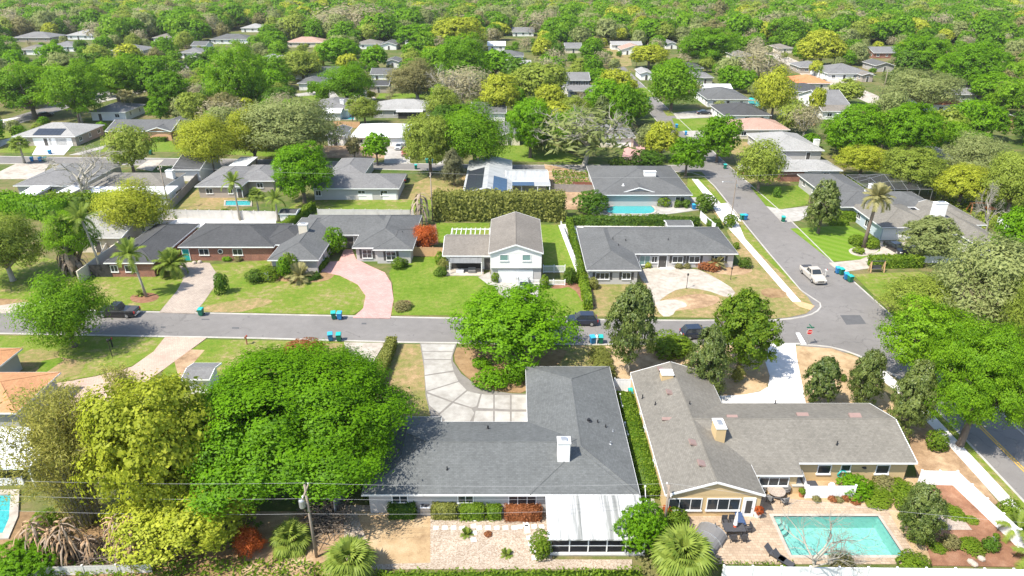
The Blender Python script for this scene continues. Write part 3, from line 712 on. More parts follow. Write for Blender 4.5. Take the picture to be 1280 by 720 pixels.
def kerb(name, pts, w=.26, h=.085, mat='kerb_concrete'):
    vs = []; n = len(pts)
    for i, p in enumerate(pts):
        a = Vector(pts[max(i - 1, 0)]); b = Vector(pts[min(i + 1, n - 1)]); d = (b - a).normalized(); s = Vector((-d.y, d.x)) * w / 2; p = Vector(p)
        vs += [(p.x - s.x, p.y - s.y, 0), (p.x - s.x * .6, p.y - s.y * .6, h), (p.x + s.x, p.y + s.y, h), (p.x + s.x, p.y + s.y, 0)]
    fs = [(i * 4 + k, (i + 1) * 4 + k, (i + 1) * 4 + k + 1, i * 4 + k + 1) for i in range(n - 1) for k in range(3)]
    o = MB().add(vs, fs).build(name, mat); o['kind'] = 'structure'; return o
kerb('kerb', EW_N + CORNER_NW + [(45.1, 96), (45.2, 110), (45.5, 125), (46.2, 150), (45.8, 158), (43.5, 161.6), (40, 162.2)])
kerb('kerb', EW_S[::1] + CORNER_SW + [(48.4, 70), (48.7, 62), (48.7, 10)])
kerb('kerb', [(55.8, 10), (55.6, 70), (55.1, 86), (54.7, 103), (55.2, 130), (54.2, 173), (54.0, 300)])
kerb('kerb', BACK_S[:-1] + [(40, 162.3)]); kerb('kerb', BACK_N[:-1] + [(42, 168.0), (46, 172), (46.4, 200), (46.6, 300)])
kerb('kerb', [(-157, 180), (-153.2, 300)]); kerb('kerb', [(136, 226), (141, 300)]); kerb('kerb', [(127.2, 226), (131.2, 300)])
# road paint
road('stop_line', px_poly([(994.5, 416), (999.5, 416), (1008, 430), (1001.5, 430)]), .014, 'road_white')
for x in (51.55, 51.85):
    road('centre_line', [(x, 25), (x + .13, 25), (x + .13, 70), (x, 70)], .014, 'yellow_paint')
road('turn_arrow', [(52.9, 47.5), (53.25, 47.5), (53.25, 50.6), (53.55, 50.6), (53.08, 51.8), (52.6, 50.6), (52.9, 50.6)], .014, 'road_white')
# sidewalks
def ribbon(name, l, r, mat, z):
    ZI[0] += 1; z += ZI[0] * .00017
    o = MB().prism(list(l) + list(r)[::-1], -.02, z).build(name, mat); o['kind'] = 'structure'; return o
ribbon('verge', [(43.5, 91), (42.9, 118), (43.6, 160)], [(45.0, 91), (45.0, 118), (45.9, 157)], 'grass_mid', .05)
ribbon('sidewalk', [(42.3, 92.0), (41.8, 118), (41.4, 128), (42.0, 137), (42.3, 156)], [(43.6, 92.0), (43.1, 118), (44.3, 126), (44.2, 137), (43.7, 156)], 'concrete_white', .068)
ribbon('sidewalk', [(42.3, 92.0), (42.7, 90.4), (43.9, 89.2)], [(43.6, 92.0), (44.6, 91.2), (45.1, 90.6)], 'wood_fresh', .066)
ribbon('sidewalk', [(46.5, 20), (46.4, 50), (46.3, 66), (44.8, 74)], [(47.8, 20), (47.8, 50), (47.7, 66), (46.4, 75)], 'concrete_white', .068)
ribbon('verge', [(47.8, 20), (47.8, 66)], [(48.6, 20), (48.6, 66)], 'grass_mid', .05)
ribbon('driveway', [(43.2, 128.5), (43.0, 137.5)], [(45.2, 127), (45.6, 138.5)], 'concrete_white', .072)
# lawns
sheet('lawn', [(-60, 300), (120, 335), (224, 333), (229, 350), (221, 365), (200, 388.6), (-60, 383)], 'grass_mid', .05)
sheet('lawn', [(262, 331), (340, 325), (335, 338), (398, 340), (425, 345), (447, 356), (457, 370), (454, 386), (442, 393.5), (244, 389.8), (255, 378), (268, 358), (271, 345)], 'grass_mid', .05)
sheet('lawn', [(486, 342), (500, 318), (520, 322), (555, 320), (560, 340), (612, 348), (640, 352), (648, 394.6), (488, 394), (492, 375), (491, 355)], 'grass_lush', .05)
sheet('lawn', [(668, 352), (700, 356), (722, 350), (735, 395.5), (667, 395)], 'grass_lush', .05)
sheet('lawn', [(545, 279), (612, 279), (612, 304), (540, 304)], 'grass_lush', .05)
sheet('lawn', [(676, 281), (709, 281), (722, 340), (680, 340)], 'grass_lush', .054)
sheet('lawn', [(735, 340), (935, 340), (908, 288), (915, 285), (1010, 372), (1017, 384), (1008, 392), (985, 397), (965, 398.2), (737, 396)], 'grass_dry', .05)
sheet('lawn', [(880, 250), (905, 282), (930, 282), (928, 270), (912, 262)], 'grass_dry', .05)
sheet('lawn', [(860, 222), (876, 224), (905, 262), (880, 262), (858, 240)], 'grass_lush', .054)
sheet('lawn', [(988, 286), (1060, 282), (1098, 300), (1100, 316), (1075, 325), (1040, 327)], 'grass_striped', .054)
sheet('lawn', [(938, 234), (1000, 232), (1012, 240), (1010, 256), (975, 262), (958, 258)], 'grass_lush', .054)
sheet('lawn', [(1066, 343), (1150, 340), (1170, 350), (1125, 395), (1112, 389)], 'grass_mid', .05)
sheet('lawn', [(-80, 418.6), (206, 422.5), (192, 440), (165, 458), (120, 470), (80, 477), (28, 482), (-80, 500)], 'grass_mid', .05)
sheet('lawn', [(258, 424.5), (432, 428), (432, 470), (300, 520), (180, 520), (205, 462)], 'grass_mid', .05)
sheet('lawn', [(485, 430), (526, 431), (531, 460), (532, 492), (540, 526), (486, 530), (455, 500), (462, 470)], 'grass_dry', .054)
sheet('lawn', [(655, 440), (725, 432), (745, 434), (742, 460), (700, 462), (655, 470)], 'grass_dry', .05)
sheet('lawn', [(560, 210), (605, 212), (590, 232), (560, 250), (500, 262), (495, 240)], 'grass_dry', .05)
sheet('lawn', [(380, 250), (560, 250), (560, 263), (350, 266)], 'grass_mid', .054)
sheet('lawn', [(216, 262), (247, 237), (310, 246), (280, 262)], 'grass_dry', .05)
sheet('lawn', [(590, 181), (690, 181), (735, 202.5), (615, 202)], 'grass_lush', .054)
sheet('lawn', [(395, 182), (490, 183), (500, 198), (420, 197.5), (340, 195)], 'bare_dirt', .05)
sheet('lawn', [(300, 186), (395, 186), (340, 196), (260, 192)], 'grass_lush', .05)
sheet('lawn', [(-30, 150), (60, 182), (40, 191), (-30, 191)], 'grass_mid', .05)
sheet('lawn', [(150, 172), (290, 172), (290, 190), (110, 190)], 'grass_lush', .05)
sheet('lawn', [(840, 148), (885, 148), (895, 164), (846, 164)], 'grass_lush', .054)
sheet('lawn', [(828, 138), (872, 136), (878, 143), (834, 145)], 'grass_mid', .05)
sheet('lawn', [(798, 110), (825, 108), (830, 120), (804, 122)], 'grass_lush', .05)
sheet('lawn', [(748, 60), (786, 60), (790, 82), (756, 86)], 'grass_dry', .05)
sheet('lawn', [(905, 175), (960, 180), (990, 232), (935, 230)], 'grass_dry', .05)
sheet('lawn', [(1025, 93), (1065, 95), (1078, 100), (1030, 100)], 'grass_dry', .05)
sheet('lawn', [(375, 118), (410, 118), (420, 126), (380, 127)], 'grass_lush', .05)
sheet('lawn', [(1225, 250), (1280, 250), (1300, 290), (1230, 285)], 'grass_mid', .05)
sheet('lawn', [(475, 117), (530, 117), (530, 124), (470, 124)], 'grass_lush', .05)
sheet('lawn', [(8, 450), (40, 437), (75, 440), (72, 446), (108, 453), (100, 468), (60, 478), (20, 480)], 'grass_dry', .058)
sheet('lawn', [(52, 452), (76, 447), (80, 451), (58, 466), (46, 466)], 'grass_lush', .060)
sheet('lawn', [(250, 384), (290, 376), (330, 372), (345, 378), (318, 386), (300, 391), (255, 390)], 'grass_dry', .056, 1)
sheet('lawn', [(388, 428.5), (428, 429), (428, 436), (392, 438)], 'grass_dry', .056, 1)
# planting beds
sheet('planting_bed', [(572, 431), (712, 434), (700, 455), (660, 492), (625, 490), (598, 483), (578, 467), (566, 448)], 'mulch_brown', .056, 1)
sheet('planting_bed', [(742, 433), (968, 432), (955, 445), (962, 470), (958, 487), (930, 494), (884, 498), (800, 500), (745, 470)], 'straw', .05)
sheet('planting_bed', [(993, 432.5), (1040, 436), (1072, 447), (1100, 480), (1125, 520), (1008, 506), (1001, 478), (995, 448)], 'straw', .05)
sheet('planting_bed', [(1130, 520), (1172, 535), (1250, 632), (1190, 612), (1148, 604)], 'bare_dirt', .05)
sheet('planting_bed', [(162, 371), (172, 367), (190, 366), (200, 370), (196, 376), (178, 380), (164, 377)], 'mulch_red', .06, 2)
sheet('planting_bed', [(685, 359), (712, 352), (720, 352), (745, 382), (742, 384), (731, 383), (716, 358), (695, 362)], 'mulch_red', .062, 1)
sheet('planting_bed', [(951, 363), (962, 360), (975, 362), (985, 367), (980, 372), (962, 373), (952, 369)], 'mulch_brown', .06, 2)
sheet('planting_bed', [(535, 282), (545, 280), (548, 305), (520, 310), (512, 300)], 'mulch_red', .06)
sheet('planting_bed', [(492, 380), (513, 374), (514, 384), (500, 388)], 'mulch_brown', .056, 2)
sheet('planting_bed', [(1060, 310), (1098, 306), (1100, 314), (1080, 322), (1062, 318)], 'concrete_old', .06, 2)
sheet('planting_bed', [(335, 341), (398, 342), (420, 338), (415, 350), (390, 354), (335, 351)], 'mulch_brown', .06, 2)
sheet('planting_bed', [(740, 340), (800, 341), (790, 352), (742, 352)], 'bare_dirt', .056)
sheet('planting_bed', [(828, 377), (870, 366), (905, 372), (890, 384), (850, 388), (832, 392), (820, 385)], 'bare_dirt', .056, 2)
sheet('planting_bed', [(858, 330), (925, 331), (945, 338), (925, 345), (890, 342)], 'bare_dirt', .056, 1)
sheet('planting_bed', [(120, 333), (222, 331), (221, 339), (120, 341)], 'mulch_brown', .056)
sheet('planting_bed', [(-40, 372), (60, 376), (70, 385), (-40, 383)], 'mulch_brown', .054, 1)
sheet('planting_bed', [(215, 440), (228, 437), (256, 438), (233, 465), (224, 475)], 'bare_dirt', .056)
sheet('planting_bed', [(680, 205), (760, 222), (742, 262), (704, 262), (690, 240)], 'bare_dirt', .056)
# drives
sheet('driveway', [(222, 328), (262, 329), (272, 344), (268, 359), (255, 378), (243, 392.4), (199, 391), (222, 363), (229, 350), (224, 340)], 'paver_beige', .075, 0)
sheet('driveway', [(440, 312), (445, 324), (463, 333), (481, 341), (489, 354), (492, 375), (488, 398.4), (441, 397.5), (454, 386), (457, 370), (447, 356), (425, 345), (398, 339), (398, 328), (424, 327), (430, 312)], 'paver_pink', .075, 0)
sheet('driveway', [(610, 348), (676, 348), (668, 397), (646, 397)], 'concrete', .070)
sheet('driveway', [(797, 335), (868, 335), (892, 346), (921, 364), (913, 374), (880, 362), (850, 360), (828, 372), (818, 385), (800, 388), (803, 372), (812, 360), (800, 348)], 'concrete_old', .066, 1)
sheet('driveway', [(818, 378), (840, 374), (856, 378), (860, 384), (846, 386), (840, 396), (826, 396)], 'concrete_old', .064, 1)
sheet('driveway', [(430, 428.4), (481, 429.2), (470, 447), (458, 470), (440, 470)], 'concrete_old', .066)
sheet('driveway', [(207, 421.2), (259, 422.4), (205, 462), (180, 480), (100, 520), (20, 530), (20, 488), (80, 478), (120, 471), (165, 459), (192, 440)], 'paver_peach', .066)
sheet('driveway', [(963, 429.4), (994, 429.8), (996, 448), (1002, 478), (1010, 520), (870, 520), (884, 496), (930, 494), (950, 490), (960, 484), (962, 470), (955, 448)], 'concrete_white', .072)
sheet('driveway', [(958, 258), (976, 262), (1010, 258), (1012, 268), (1000, 276), (978, 279)], 'concrete', .066)
sheet('driveway', [(1036, 329), (1075, 325), (1100, 314), (1100, 302), (1150, 303), (1150, 326), (1120, 330), (1085, 336), (1050, 341)], 'concrete_old', .066)
sheet('driveway', [(482, 181), (511, 181), (513, 204), (480, 204)], 'concrete', .066)
sheet('driveway', [(482, 172), (500, 172), (500, 186), (482, 186)], 'paver_pink', .058)
sheet('driveway', [(545, 206), (575, 186), (582, 186), (552, 206)], 'concrete', .066)
sheet('driveway', [(48, 180), (92, 180), (80, 194), (40, 194)], 'concrete_white', .066)
sheet('driveway', [(86, 194), (150, 177), (158, 178), (100, 194)], 'concrete', .062)
sheet('driveway', [(170, 211), (186, 200), (205, 200), (190, 214)], 'concrete_old', .062)
sheet('driveway', [(783, 176), (812, 176), (800, 206), (775, 206)], 'paver_pink', .062)
sheet('driveway', [(842, 141), (890, 137), (915, 140), (915, 144), (885, 147), (846, 149)], 'concrete', .062)
sheet('driveway', [(853, 164), (905, 163), (920, 168), (860, 172)], 'concrete', .062)
sheet('driveway', [(962, 196), (1010, 196), (1005, 210), (925, 214), (920, 208)], 'concrete', .062)
sheet('driveway', [(20, 205), (62, 205), (50, 224), (-20, 224)], 'concrete_old', .064)
sheet('driveway', [(-40, 388), (30, 378), (55, 380), (50, 388), (-20, 394)], 'concrete_old', .058)
sheet('footpath', [(0, 176), (17, 172), (26, 172), (0, 184)], 'concrete_white', .058)
sheet('footpath', [(0, 150), (28, 146), (0, 155)], 'concrete_white', .058)
sheet('driveway', [(105, 128), (170, 112), (190, 113), (115, 131)], 'concrete', .06)
sheet('driveway', [(365, 118), (415, 112), (424, 122), (420, 127), (405, 118), (372, 121)], 'concrete', .06)
sheet('driveway', [(440, 118), (465, 116), (470, 124), (450, 130)], 'concrete_old', .06)
sheet('footpath', [(598, 347), (612, 340), (616, 352), (626, 358), (610, 356)], 'concrete', .066)
sheet('footpath', [(826, 331), (840, 331), (843, 337), (824, 337)], 'concrete_white', .082)
sheet('patio', [(698, 282), (735, 275), (830, 278), (830, 284), (722, 287), (730, 345), (722, 345)], 'concrete_white', .062)
sheet('patio', [(150, 278), (205, 272), (222, 273), (205, 284), (145, 288)], 'concrete_old', .062)
sheet('patio', [(205, 284), (222, 273), (345, 274), (345, 286)], 'concrete_white', .066)
sheet('patio', [(735, 247), (870, 247), (880, 262), (820, 270), (740, 270)], 'concrete', .058)
# foreground drive: separate poured slabs with dark joints between them
dr = sheet('driveway', [(525, 429.6), (571, 430.4), (566, 445), (566, 452), (577, 468), (595, 481), (616, 489), (640, 492.5), (664, 493), (664, 540), (545, 540), (538, 520), (532, 495), (530, 460)], 'slab_joint', .060)
def slab(pts, i):
    poly = px_poly(pts); cx = sum(p[0] for p in poly) / len(poly); cy = sum(p[1] for p in poly) / len(poly)
    poly = [(cx + (x - cx) * .95, cy + (y - cy) * .95) for x, y in poly]
    MB().prism(poly, .03, .082 + .003 * (i % 3)).build('slab', 'concrete', dr)
for i, s_ in enumerate([
    [(525.5, 430.5), (570, 431), (567, 440), (527, 439.5)], [(527, 440), (567, 440.5), (564.5, 450), (529, 449.5)],
    [(529, 450), (564.5, 450.5), (568, 464), (530, 470)], [(530, 470.5), (568, 465), (574, 477), (532, 490)],
    [(532.5, 490.5), (574, 477.5), (584, 488), (566, 503)], [(533, 492), (565, 503.5), (549, 518), (536, 507)],
    [(549, 519), (566, 504), (590, 511), (594, 517), (588, 528), (556, 529)], [(567, 503), (584, 489), (601, 493), (596, 509), (590, 510.5)],
    [(602, 493), (617, 494), (617, 512), (597, 511)], [(618, 494), (638, 494), (638, 513), (618, 512)], [(639, 494), (662, 494), (662, 513), (639, 513)],
    [(594, 514), (617, 514), (617, 530), (591, 530)], [(618, 514), (638, 515), (638, 530), (618, 530)], [(639, 515), (662, 515), (662, 530), (639, 530)]]): slab(s_, i)
# back gardens in the foreground
sheet('gravel_yard', [(430, 632), (690, 632), (690, 700), (790, 700), (790, 712), (430, 712)], 'gravel', .05)
sheet('planting_bed', [(445, 640), (538, 640), (538, 704), (470, 706)], 'straw', .056)
sheet('planting_bed', [(320, 640), (430, 640), (430, 725), (300, 725)], 'bare_dirt', .05)
sheet('planting_bed', [(0, 640), (330, 640), (320, 725), (-60, 725)], 'mulch_brown', .046)
# ------------------------------------------------------------------ houses
SIDE = {'S': 0.0, 'E': math.pi / 2, 'N': math.pi, 'W': -math.pi / 2}
CACHE = {}
def cached(key, fn):
    if key not in CACHE: CACHE[key] = fn()
    return CACHE[key]
def frame_mesh(w, h, nx, ny, mat):
    def f():
        mb = MB(); t = .08; d = .07
        mb.box(-w / 2, -d, 0, -w / 2 + t, .02, h); mb.box(w / 2 - t, -d, 0, w / 2, .02, h)
        mb.box(-w / 2 + t, -d, h - t, w / 2 - t, .02, h); mb.box(-w / 2 - .05, -d - .05, -.07, w / 2 + .05, .02, t)
        for i in range(1, nx): x = -w / 2 + w * i / nx; mb.box(x - .03, -d + .01, t, x + .03, 0, h - t)
        for i in range(1, ny): z = h * i / ny; mb.box(-w / 2 + t, -d + .015, z - .025, w / 2 - t, 0, z + .025)
        return mb.mesh('window', mat)
    return cached(('fr', w, h, nx, ny, mat), f)
def pane_mesh(w, h, mat):
    return cached(('pn', w, h, mat), lambda: MB().box(-w / 2, -.022, 0, w / 2, .0, h).mesh('pane', mat))
class House:
    def __init__(s, name, label, wall='wall_white', roof='roof_grey', trim='white_paint', group=None, pitch=.33, eave=2.75, over=.5, cat='house'):
        s.root = empty(name); tag(s.root, label, cat, group); s.wall = wall; s.roofm = roof; s.trim = trim; s.pitch = pitch; s.eave = eave; s.over = over; s.blocks = []; s.first = True
    def add(s, x0, x1, y0, y1, kind='hip', eave=None, pitch=None, wall=None, roof=None, base=0.0, over=None, walls=True, wall2=None):
        """one roofed block; the rectangle is its eave line. kind: hip, gx (ridge along x), gy (ridge along y), flat, shed (falls to the south)"""
        i = len(s.blocks); e = (eave or s.eave) + .004 * i; t = pitch or s.pitch; ov = (s.over if over is None else over) + .006 * i
        if s.first: s.root.location = ((x0 + x1) / 2, y0, 0); s.first = False
        ox, oy, _ = s.root.location
        x0 -= ox; x1 -= ox; y0 -= oy; y1 -= oy; w = x1 - x0; d = y1 - y0; rm = roof or s.roofm
        cx, cy = (x0 + x1) / 2, (y0 + y1) / 2; mb = MB(); caps = []; fz = e - .2
        c = [(x0, y0, e), (x1, y0, e), (x1, y1, e), (x0, y1, e)]
        if kind == 'hip':
            if w >= d: hh = d / 2 * t; a, b = (x0 + d / 2, cy, e + hh), (x1 - d / 2, cy, e + hh); fs = [(c[0], c[1], b, a), (c[2], c[3], a, b), (c[1], c[2], b), (c[3], c[0], a)]; pr = [(a, 0), (a, 3), (b, 1), (b, 2)]
            else: hh = w / 2 * t; a, b = (cx, y0 + w / 2, e + hh), (cx, y1 - w / 2, e + hh); fs = [(c[1], c[2], b, a), (c[3], c[0], a, b), (c[0], c[1], a), (c[2], c[3], b)]; pr = [(a, 0), (a, 1), (b, 2), (b, 3)]
            caps = [(a, b)] + [(q, c[k]) for q, k in pr]
        elif kind == 'gx':
            hh = d / 2 * t; a, b = (x0, cy, e + hh), (x1, cy, e + hh); fs = [(c[0], c[1], b, a), (c[2], c[3], a, b)]; caps = [(a, b)]
        elif kind == 'gy':
            hh = w / 2 * t; a, b = (cx, y0, e + hh), (cx, y1, e + hh); fs = [(c[1], c[2], b, a), (c[3], c[0], a, b)]; caps = [(a, b)]
        elif kind == 'shed':
            hh = d * t; a, b = (x0, y1, e + hh), (x1, y1, e + hh); fs = [(c[0], c[1], b, a)]
        else:
            hh = .0; a = b = None; fs = [tuple(c)]
        for f in fs: mb.add(f, [tuple(range(len(f)))])
        if kind[0] != 'g': mb.add([(p[0], p[1], fz) for p in c], [(3, 2, 1, 0)])                   # soffit
        if kind == 'shed':
            for p, q in ((c[3], c[2]),): mb.quad((q[0], q[1], fz), (p[0], p[1], fz), a, b)
            mb.tri((x1, y0, e), (x1, y1, e), b); mb.tri((x0, y1, e), (x0, y0, e), a)
        ro = mb.build('roof', rm, s.root)
        # fascia and rake boards, white, standing 3 cm proud
        fb = MB(); o = .03; zt = e - .005
        if kind in ('hip', 'flat', 'shed'):
            fb.box(x0 - o, y0 - o, fz, x1 + o, y0 + .01, zt); fb.box(x0 - o, y1 - .01, fz, x1 + o, y1 + o, zt); fb.box(x0 - o, y0 + .01, fz, x0 + .01, y1 - .01, zt); fb.box(x1 - .01, y0 + .01, fz, x1 + o, y1 - .01, zt)
        elif kind == 'gx':
            fb.box(x0 - o, y0 - o, fz, x1 + o, y0 + .01, zt); fb.box(x0 - o, y1 - .01, fz, x1 + o, y1 + o, zt)
            for xx in (x0, x1):
                for p in (c[0], c[3]): fb.bar((xx, p[1], e - .09), (xx, cy, e + hh - .09), .07, .2)
        else:
            fb.box(x0 - o, y0 + .05, fz, x0 + .01, y1 - .05, zt); fb.box(x1 - .01, y0 + .05, fz, x1 + o, y1 - .05, zt)
            for yy in (y0, y1):
                for p in (c[0], c[1]): fb.bar((p[0], yy, e - .09), (cx, yy, e + hh - .09), .07, .2)
        fb.build('fascia', s.trim, ro)
        if caps and rm.startswith('roof'):
            cb = MB()
            for p, q in caps:
                cb.tube([Vector(p) + Vector((0, 0, -.03)), Vector(q) + Vector((0, 0, -.03))], .085, 5)
            cb.build('ridge_cap', rm, ro)
        if walls:
            wx0, wx1, wy0, wy1 = x0 + ov, x1 - ov, y0 + ov, y1 - ov; wb = MB(); k = .5
            wb.box(wx0, wy0, base - .05 if base == 0 else base, wx1, wy1, fz + .02)
            if kind == 'gx':
                for xx in (wx0, wx1): zz = e + hh - .12; wb.add([(xx, wy0, fz), (xx, wy1, fz), (xx, wy1, e + (ov * t) - .1), (xx, cy, zz), (xx, wy0, e + ov * t - .1)], [(0, 1, 2, 3, 4)])
            if kind == 'gy':
                for yy in (wy0, wy1): zz = e + hh - .12; wb.add([(wx0, yy, fz), (wx1, yy, fz), (wx1, yy, e + ov * t - .1), (cx, yy, zz), (wx0, yy, e + ov * t - .1)], [(0, 1, 2, 3, 4)])
            wb.build('wall', wall or s.wall, s.root)
        else: wx0, wx1, wy0, wy1 = x0, x1, y0, y1
        s.blocks.append(dict(x0=wx0, x1=wx1, y0=wy0, y1=wy1, ex0=x0, ex1=x1, ey0=y0, ey1=y1, e=e, hh=hh, kind=kind, roof=ro, cx=cx, cy=cy, t=t)); return i
    def px(s, pl, pr, pf, pb=None, d=None, kind='hip', **kw):
        """block from photo pixels: left and right end of the front eave, its row, and the row of the back eave or a depth"""
        e = kw.get('eave') or s.eave; y0 = Y_of(pf, e); y1 = Y_of(pb, e) if pb is not None else y0 + d
        return s.add(X_at(pl, y0, e), X_at(pr, y0, e), y0, y1, kind, **kw)
    def place(s, b, side, u, z):
        B = s.blocks[b]; g = .0
        return {'S': (u, B['y0'] - g, z), 'N': (u, B['y1'] + g, z), 'E': (B['x1'] + g, u, z), 'W': (B['x0'] - g, u, z)}[side]
    def u_px(s, b, side, pxv, z=1.4):
        B = s.blocks[b]; oy = s.root.location.y; ox = s.root.location.x
        return X_at(pxv, B['y0' if side == 'S' else 'y1'] + oy, z) - ox
    def window(s, b, side, u, w=1.6, z=.95, h=1.2, nx=2, ny=1, mat='white_paint', glass='glass', shut=False, split=False, px=None):
        if px is not None: u = s.u_px(b, side, px, z + h / 2)
        loc = s.place(b, side, u, z); o = link('window', frame_mesh(w, h, nx, ny, mat), s.root, loc, SIDE[side])
        if split:
            pw, ph = w / nx - .06, h / ny - .06
            for i in range(nx):
                for j in range(ny): link('pane', pane_mesh(round(pw, 3), round(ph, 3), glass), o, (-w / 2 + (i + .5) * w / nx, 0, j * h / ny + .03))
        else: link('pane', pane_mesh(round(w - .1, 3), round(h - .1, 3), glass), o, (0, 0, .05))
        if shut:
            for sd in (-1, 1): link('shutter', cached(('sh', h), lambda: MB().box(-.2, -.05, 0, .2, .01, h).mesh('shutter', 'shutter')), s.root, s.place(b, side, u + sd * (w / 2 + .24), z), SIDE[side])
        return o
    def door(s, b, side, u=0, w=1.0, h=2.1, mat='shutter', px=None, frame='white_paint', glass=False):
        if px is not None: u = s.u_px(b, side, px, 1.0)
        loc = s.place(b, side, u, 0.05)
        o = link('door', cached(('dr', w, h, mat), lambda: MB().box(-w / 2, -.06, 0, w / 2, .01, h).mesh('door', mat)), s.root, loc, SIDE[side])
        link('door_frame', cached(('df', w, h, frame), lambda: MB().box(-w / 2 - .1, -.085, 0, -w / 2, .01, h + .1).box(w / 2, -.085, 0, w / 2 + .1, .01, h + .1).box(-w / 2, -.085, h, w / 2, .01, h + .1).mesh('door_frame', frame)), o)
        link('handle', cached('hdl', lambda: MB().box(.3, -.11, .95, .42, -.06, 1.03).mesh('handle', 'chrome')), o)
        if glass: link('pane', pane_mesh(round(w * .6, 2), 1.5, 'glass'), o, (0, -.05, .4))
        return o
    def garage(s, b, side, u=0, w=4.9, h=2.15, px=None, mat='white_paint'):
        if px is not None: u = s.u_px(b, side, px, 1.0)
        o = link('garage_door', cached(('gf', w, h, mat), lambda: MB().box(-w / 2 - .12, -.07, 0, -w / 2, .01, h + .12).box(w / 2, -.07, 0, w / 2 + .12, .01, h + .12).box(-w / 2, -.07, h, w / 2, .01, h + .12).mesh('garage_frame', 'white_paint')), s.root, s.place(b, side, u, .02), SIDE[side])
        pm = cached(('gp', w, h, mat), lambda: MB().box(-w / 2, -.04, .012, w / 2, .0, h / 4 - .012).mesh('door_panel', mat))
        for k in range(4): link('door_panel', pm, o, (0, 0, k * h / 4))
        return o
    def roof_z(s, b, x, y):
        B = s.blocks[b]; dx = min(x - B['ex0'], B['ex1'] - x); dy = min(y - B['ey0'], B['ey1'] - y)
        m_ = {'hip': min(dx, dy), 'gx': dy, 'gy': dx, 'flat': 0}.get(B['kind'], y - B['ey0']); return B['e'] + max(m_, 0) * B['t']
    def roof_pt(s, b, pxv, pyv):
        """point on block b's roof seen at a photo pixel, in the house's own frame"""
        ox, oy, _ = s.root.location; z = s.blocks[b]['e'] + .6
        for _ in range(12):
            x, y = W(pxv, pyv, z); z = .5 * z + .5 * s.roof_z(b, x - ox, y - oy)
        return x - ox, y - oy, z
    def chimney(s, b, pxv, pyv, w=.9, d=.7, h=1.7, mat='wall_white', cap='white_paint', flue=True):
        x, y, z = s.roof_pt(b, pxv, pyv); o = MB().box(x - w / 2, y - d / 2, z - .6, x + w / 2, y + d / 2, z + h).build('chimney', mat, s.blocks[b]['roof'])
        MB().box(x - w / 2 - .06, y - d / 2 - .06, z + h - .001, x + w / 2 + .06, y + d / 2 + .06, z + h + .1).build('chimney', cap, s.blocks[b]['roof'])
        if flue: MB().box(x - w / 4, y - d / 4, z + h + .1, x + w / 4, y + d / 4, z + h + .3).build('flue', 'galvanised', s.blocks[b]['roof'])
    def pipe(s, b, pxv, pyv, h=.35, r=.06, mat='black_metal'):
        x, y, z = s.roof_pt(b, pxv, pyv); MB().tube([(x, y, z - .1), (x, y, z + h)], r, 8).lathe([(r * 2.2, 0), (r * 1.3, .07)], 8, (x, y, z - .01)).build('vent_pipe', mat, s.blocks[b]['roof'])
    def on_slope(s, b, pxv, pyv, w, l, h, mat, name, face):
        """flat box lying on the slope that faces S, N, E or W; l runs up the slope"""
        x, y, z = s.roof_pt(b, pxv, pyv); t = math.atan(s.blocks[b]['t']); o = MB().box(-w / 2, -l / 2, -.05, w / 2, l / 2, h).build(name, mat, s.blocks[b]['roof'], (x, y, z))
        o.rotation_euler = (Matrix.Rotation({'S': 0, 'E': math.pi / 2, 'N': math.pi, 'W': -math.pi / 2}[face], 4, 'Z') @ Matrix.Rotation(t, 4, 'X')).to_euler(); return o
    def array(s, b, pxv, pyv, face, nx, ny, w, l, mat):
        """rows of panels lying on one slope, centred on the roof point seen at a pixel"""
        x, y, z = s.roof_pt(b, pxv, pyv); t = math.atan(s.blocks[b]['t']) if s.blocks[b]['kind'] != 'flat' else 0.0
        rot = Matrix.Rotation({'S': 0, 'E': math.pi / 2, 'N': math.pi, 'W': -math.pi / 2}[face], 4, 'Z') @ Matrix.Rotation(t, 4, 'X'); me = MB().box(-w / 2 + .02, -l / 2 + .02, .03, w / 2 - .02, l / 2 - .02, .09).mesh('solar_panel', mat)
        for i in range(nx):
            for j in range(ny): o = link('solar_panel', me, s.blocks[b]['roof'], Vector((x, y, z)) + rot @ Vector(((i - (nx - 1) / 2) * w, (j - (ny - 1) / 2) * l, 0))); o.rotation_euler = rot.to_euler()
    def auto(s, b, sides='SEW', step=4.2, w=1.5, door=True, glass='glass', seed=1, garage=False):
        B = s.blocks[b]; rg = random.Random(seed)
        for sd in sides:
            a0, a1 = (B['x0'], B['x1']) if sd in 'SN' else (B['y0'], B['y1']); ln = a1 - a0; n = max(1, int(ln / step)); dn = rg.randrange(n)
            for k in range(n):
                u = a0 + ln * (k + .5) / n
                if garage and sd == 'S' and k == n - 1: s.garage(b, sd, u - .6 if n > 1 else u, 4.4)
                elif door and sd == 'S' and k == dn: s.door(b, sd, u)
                else: s.window(b, sd, u, w if rg.random() < .7 else w * .7, glass=glass)
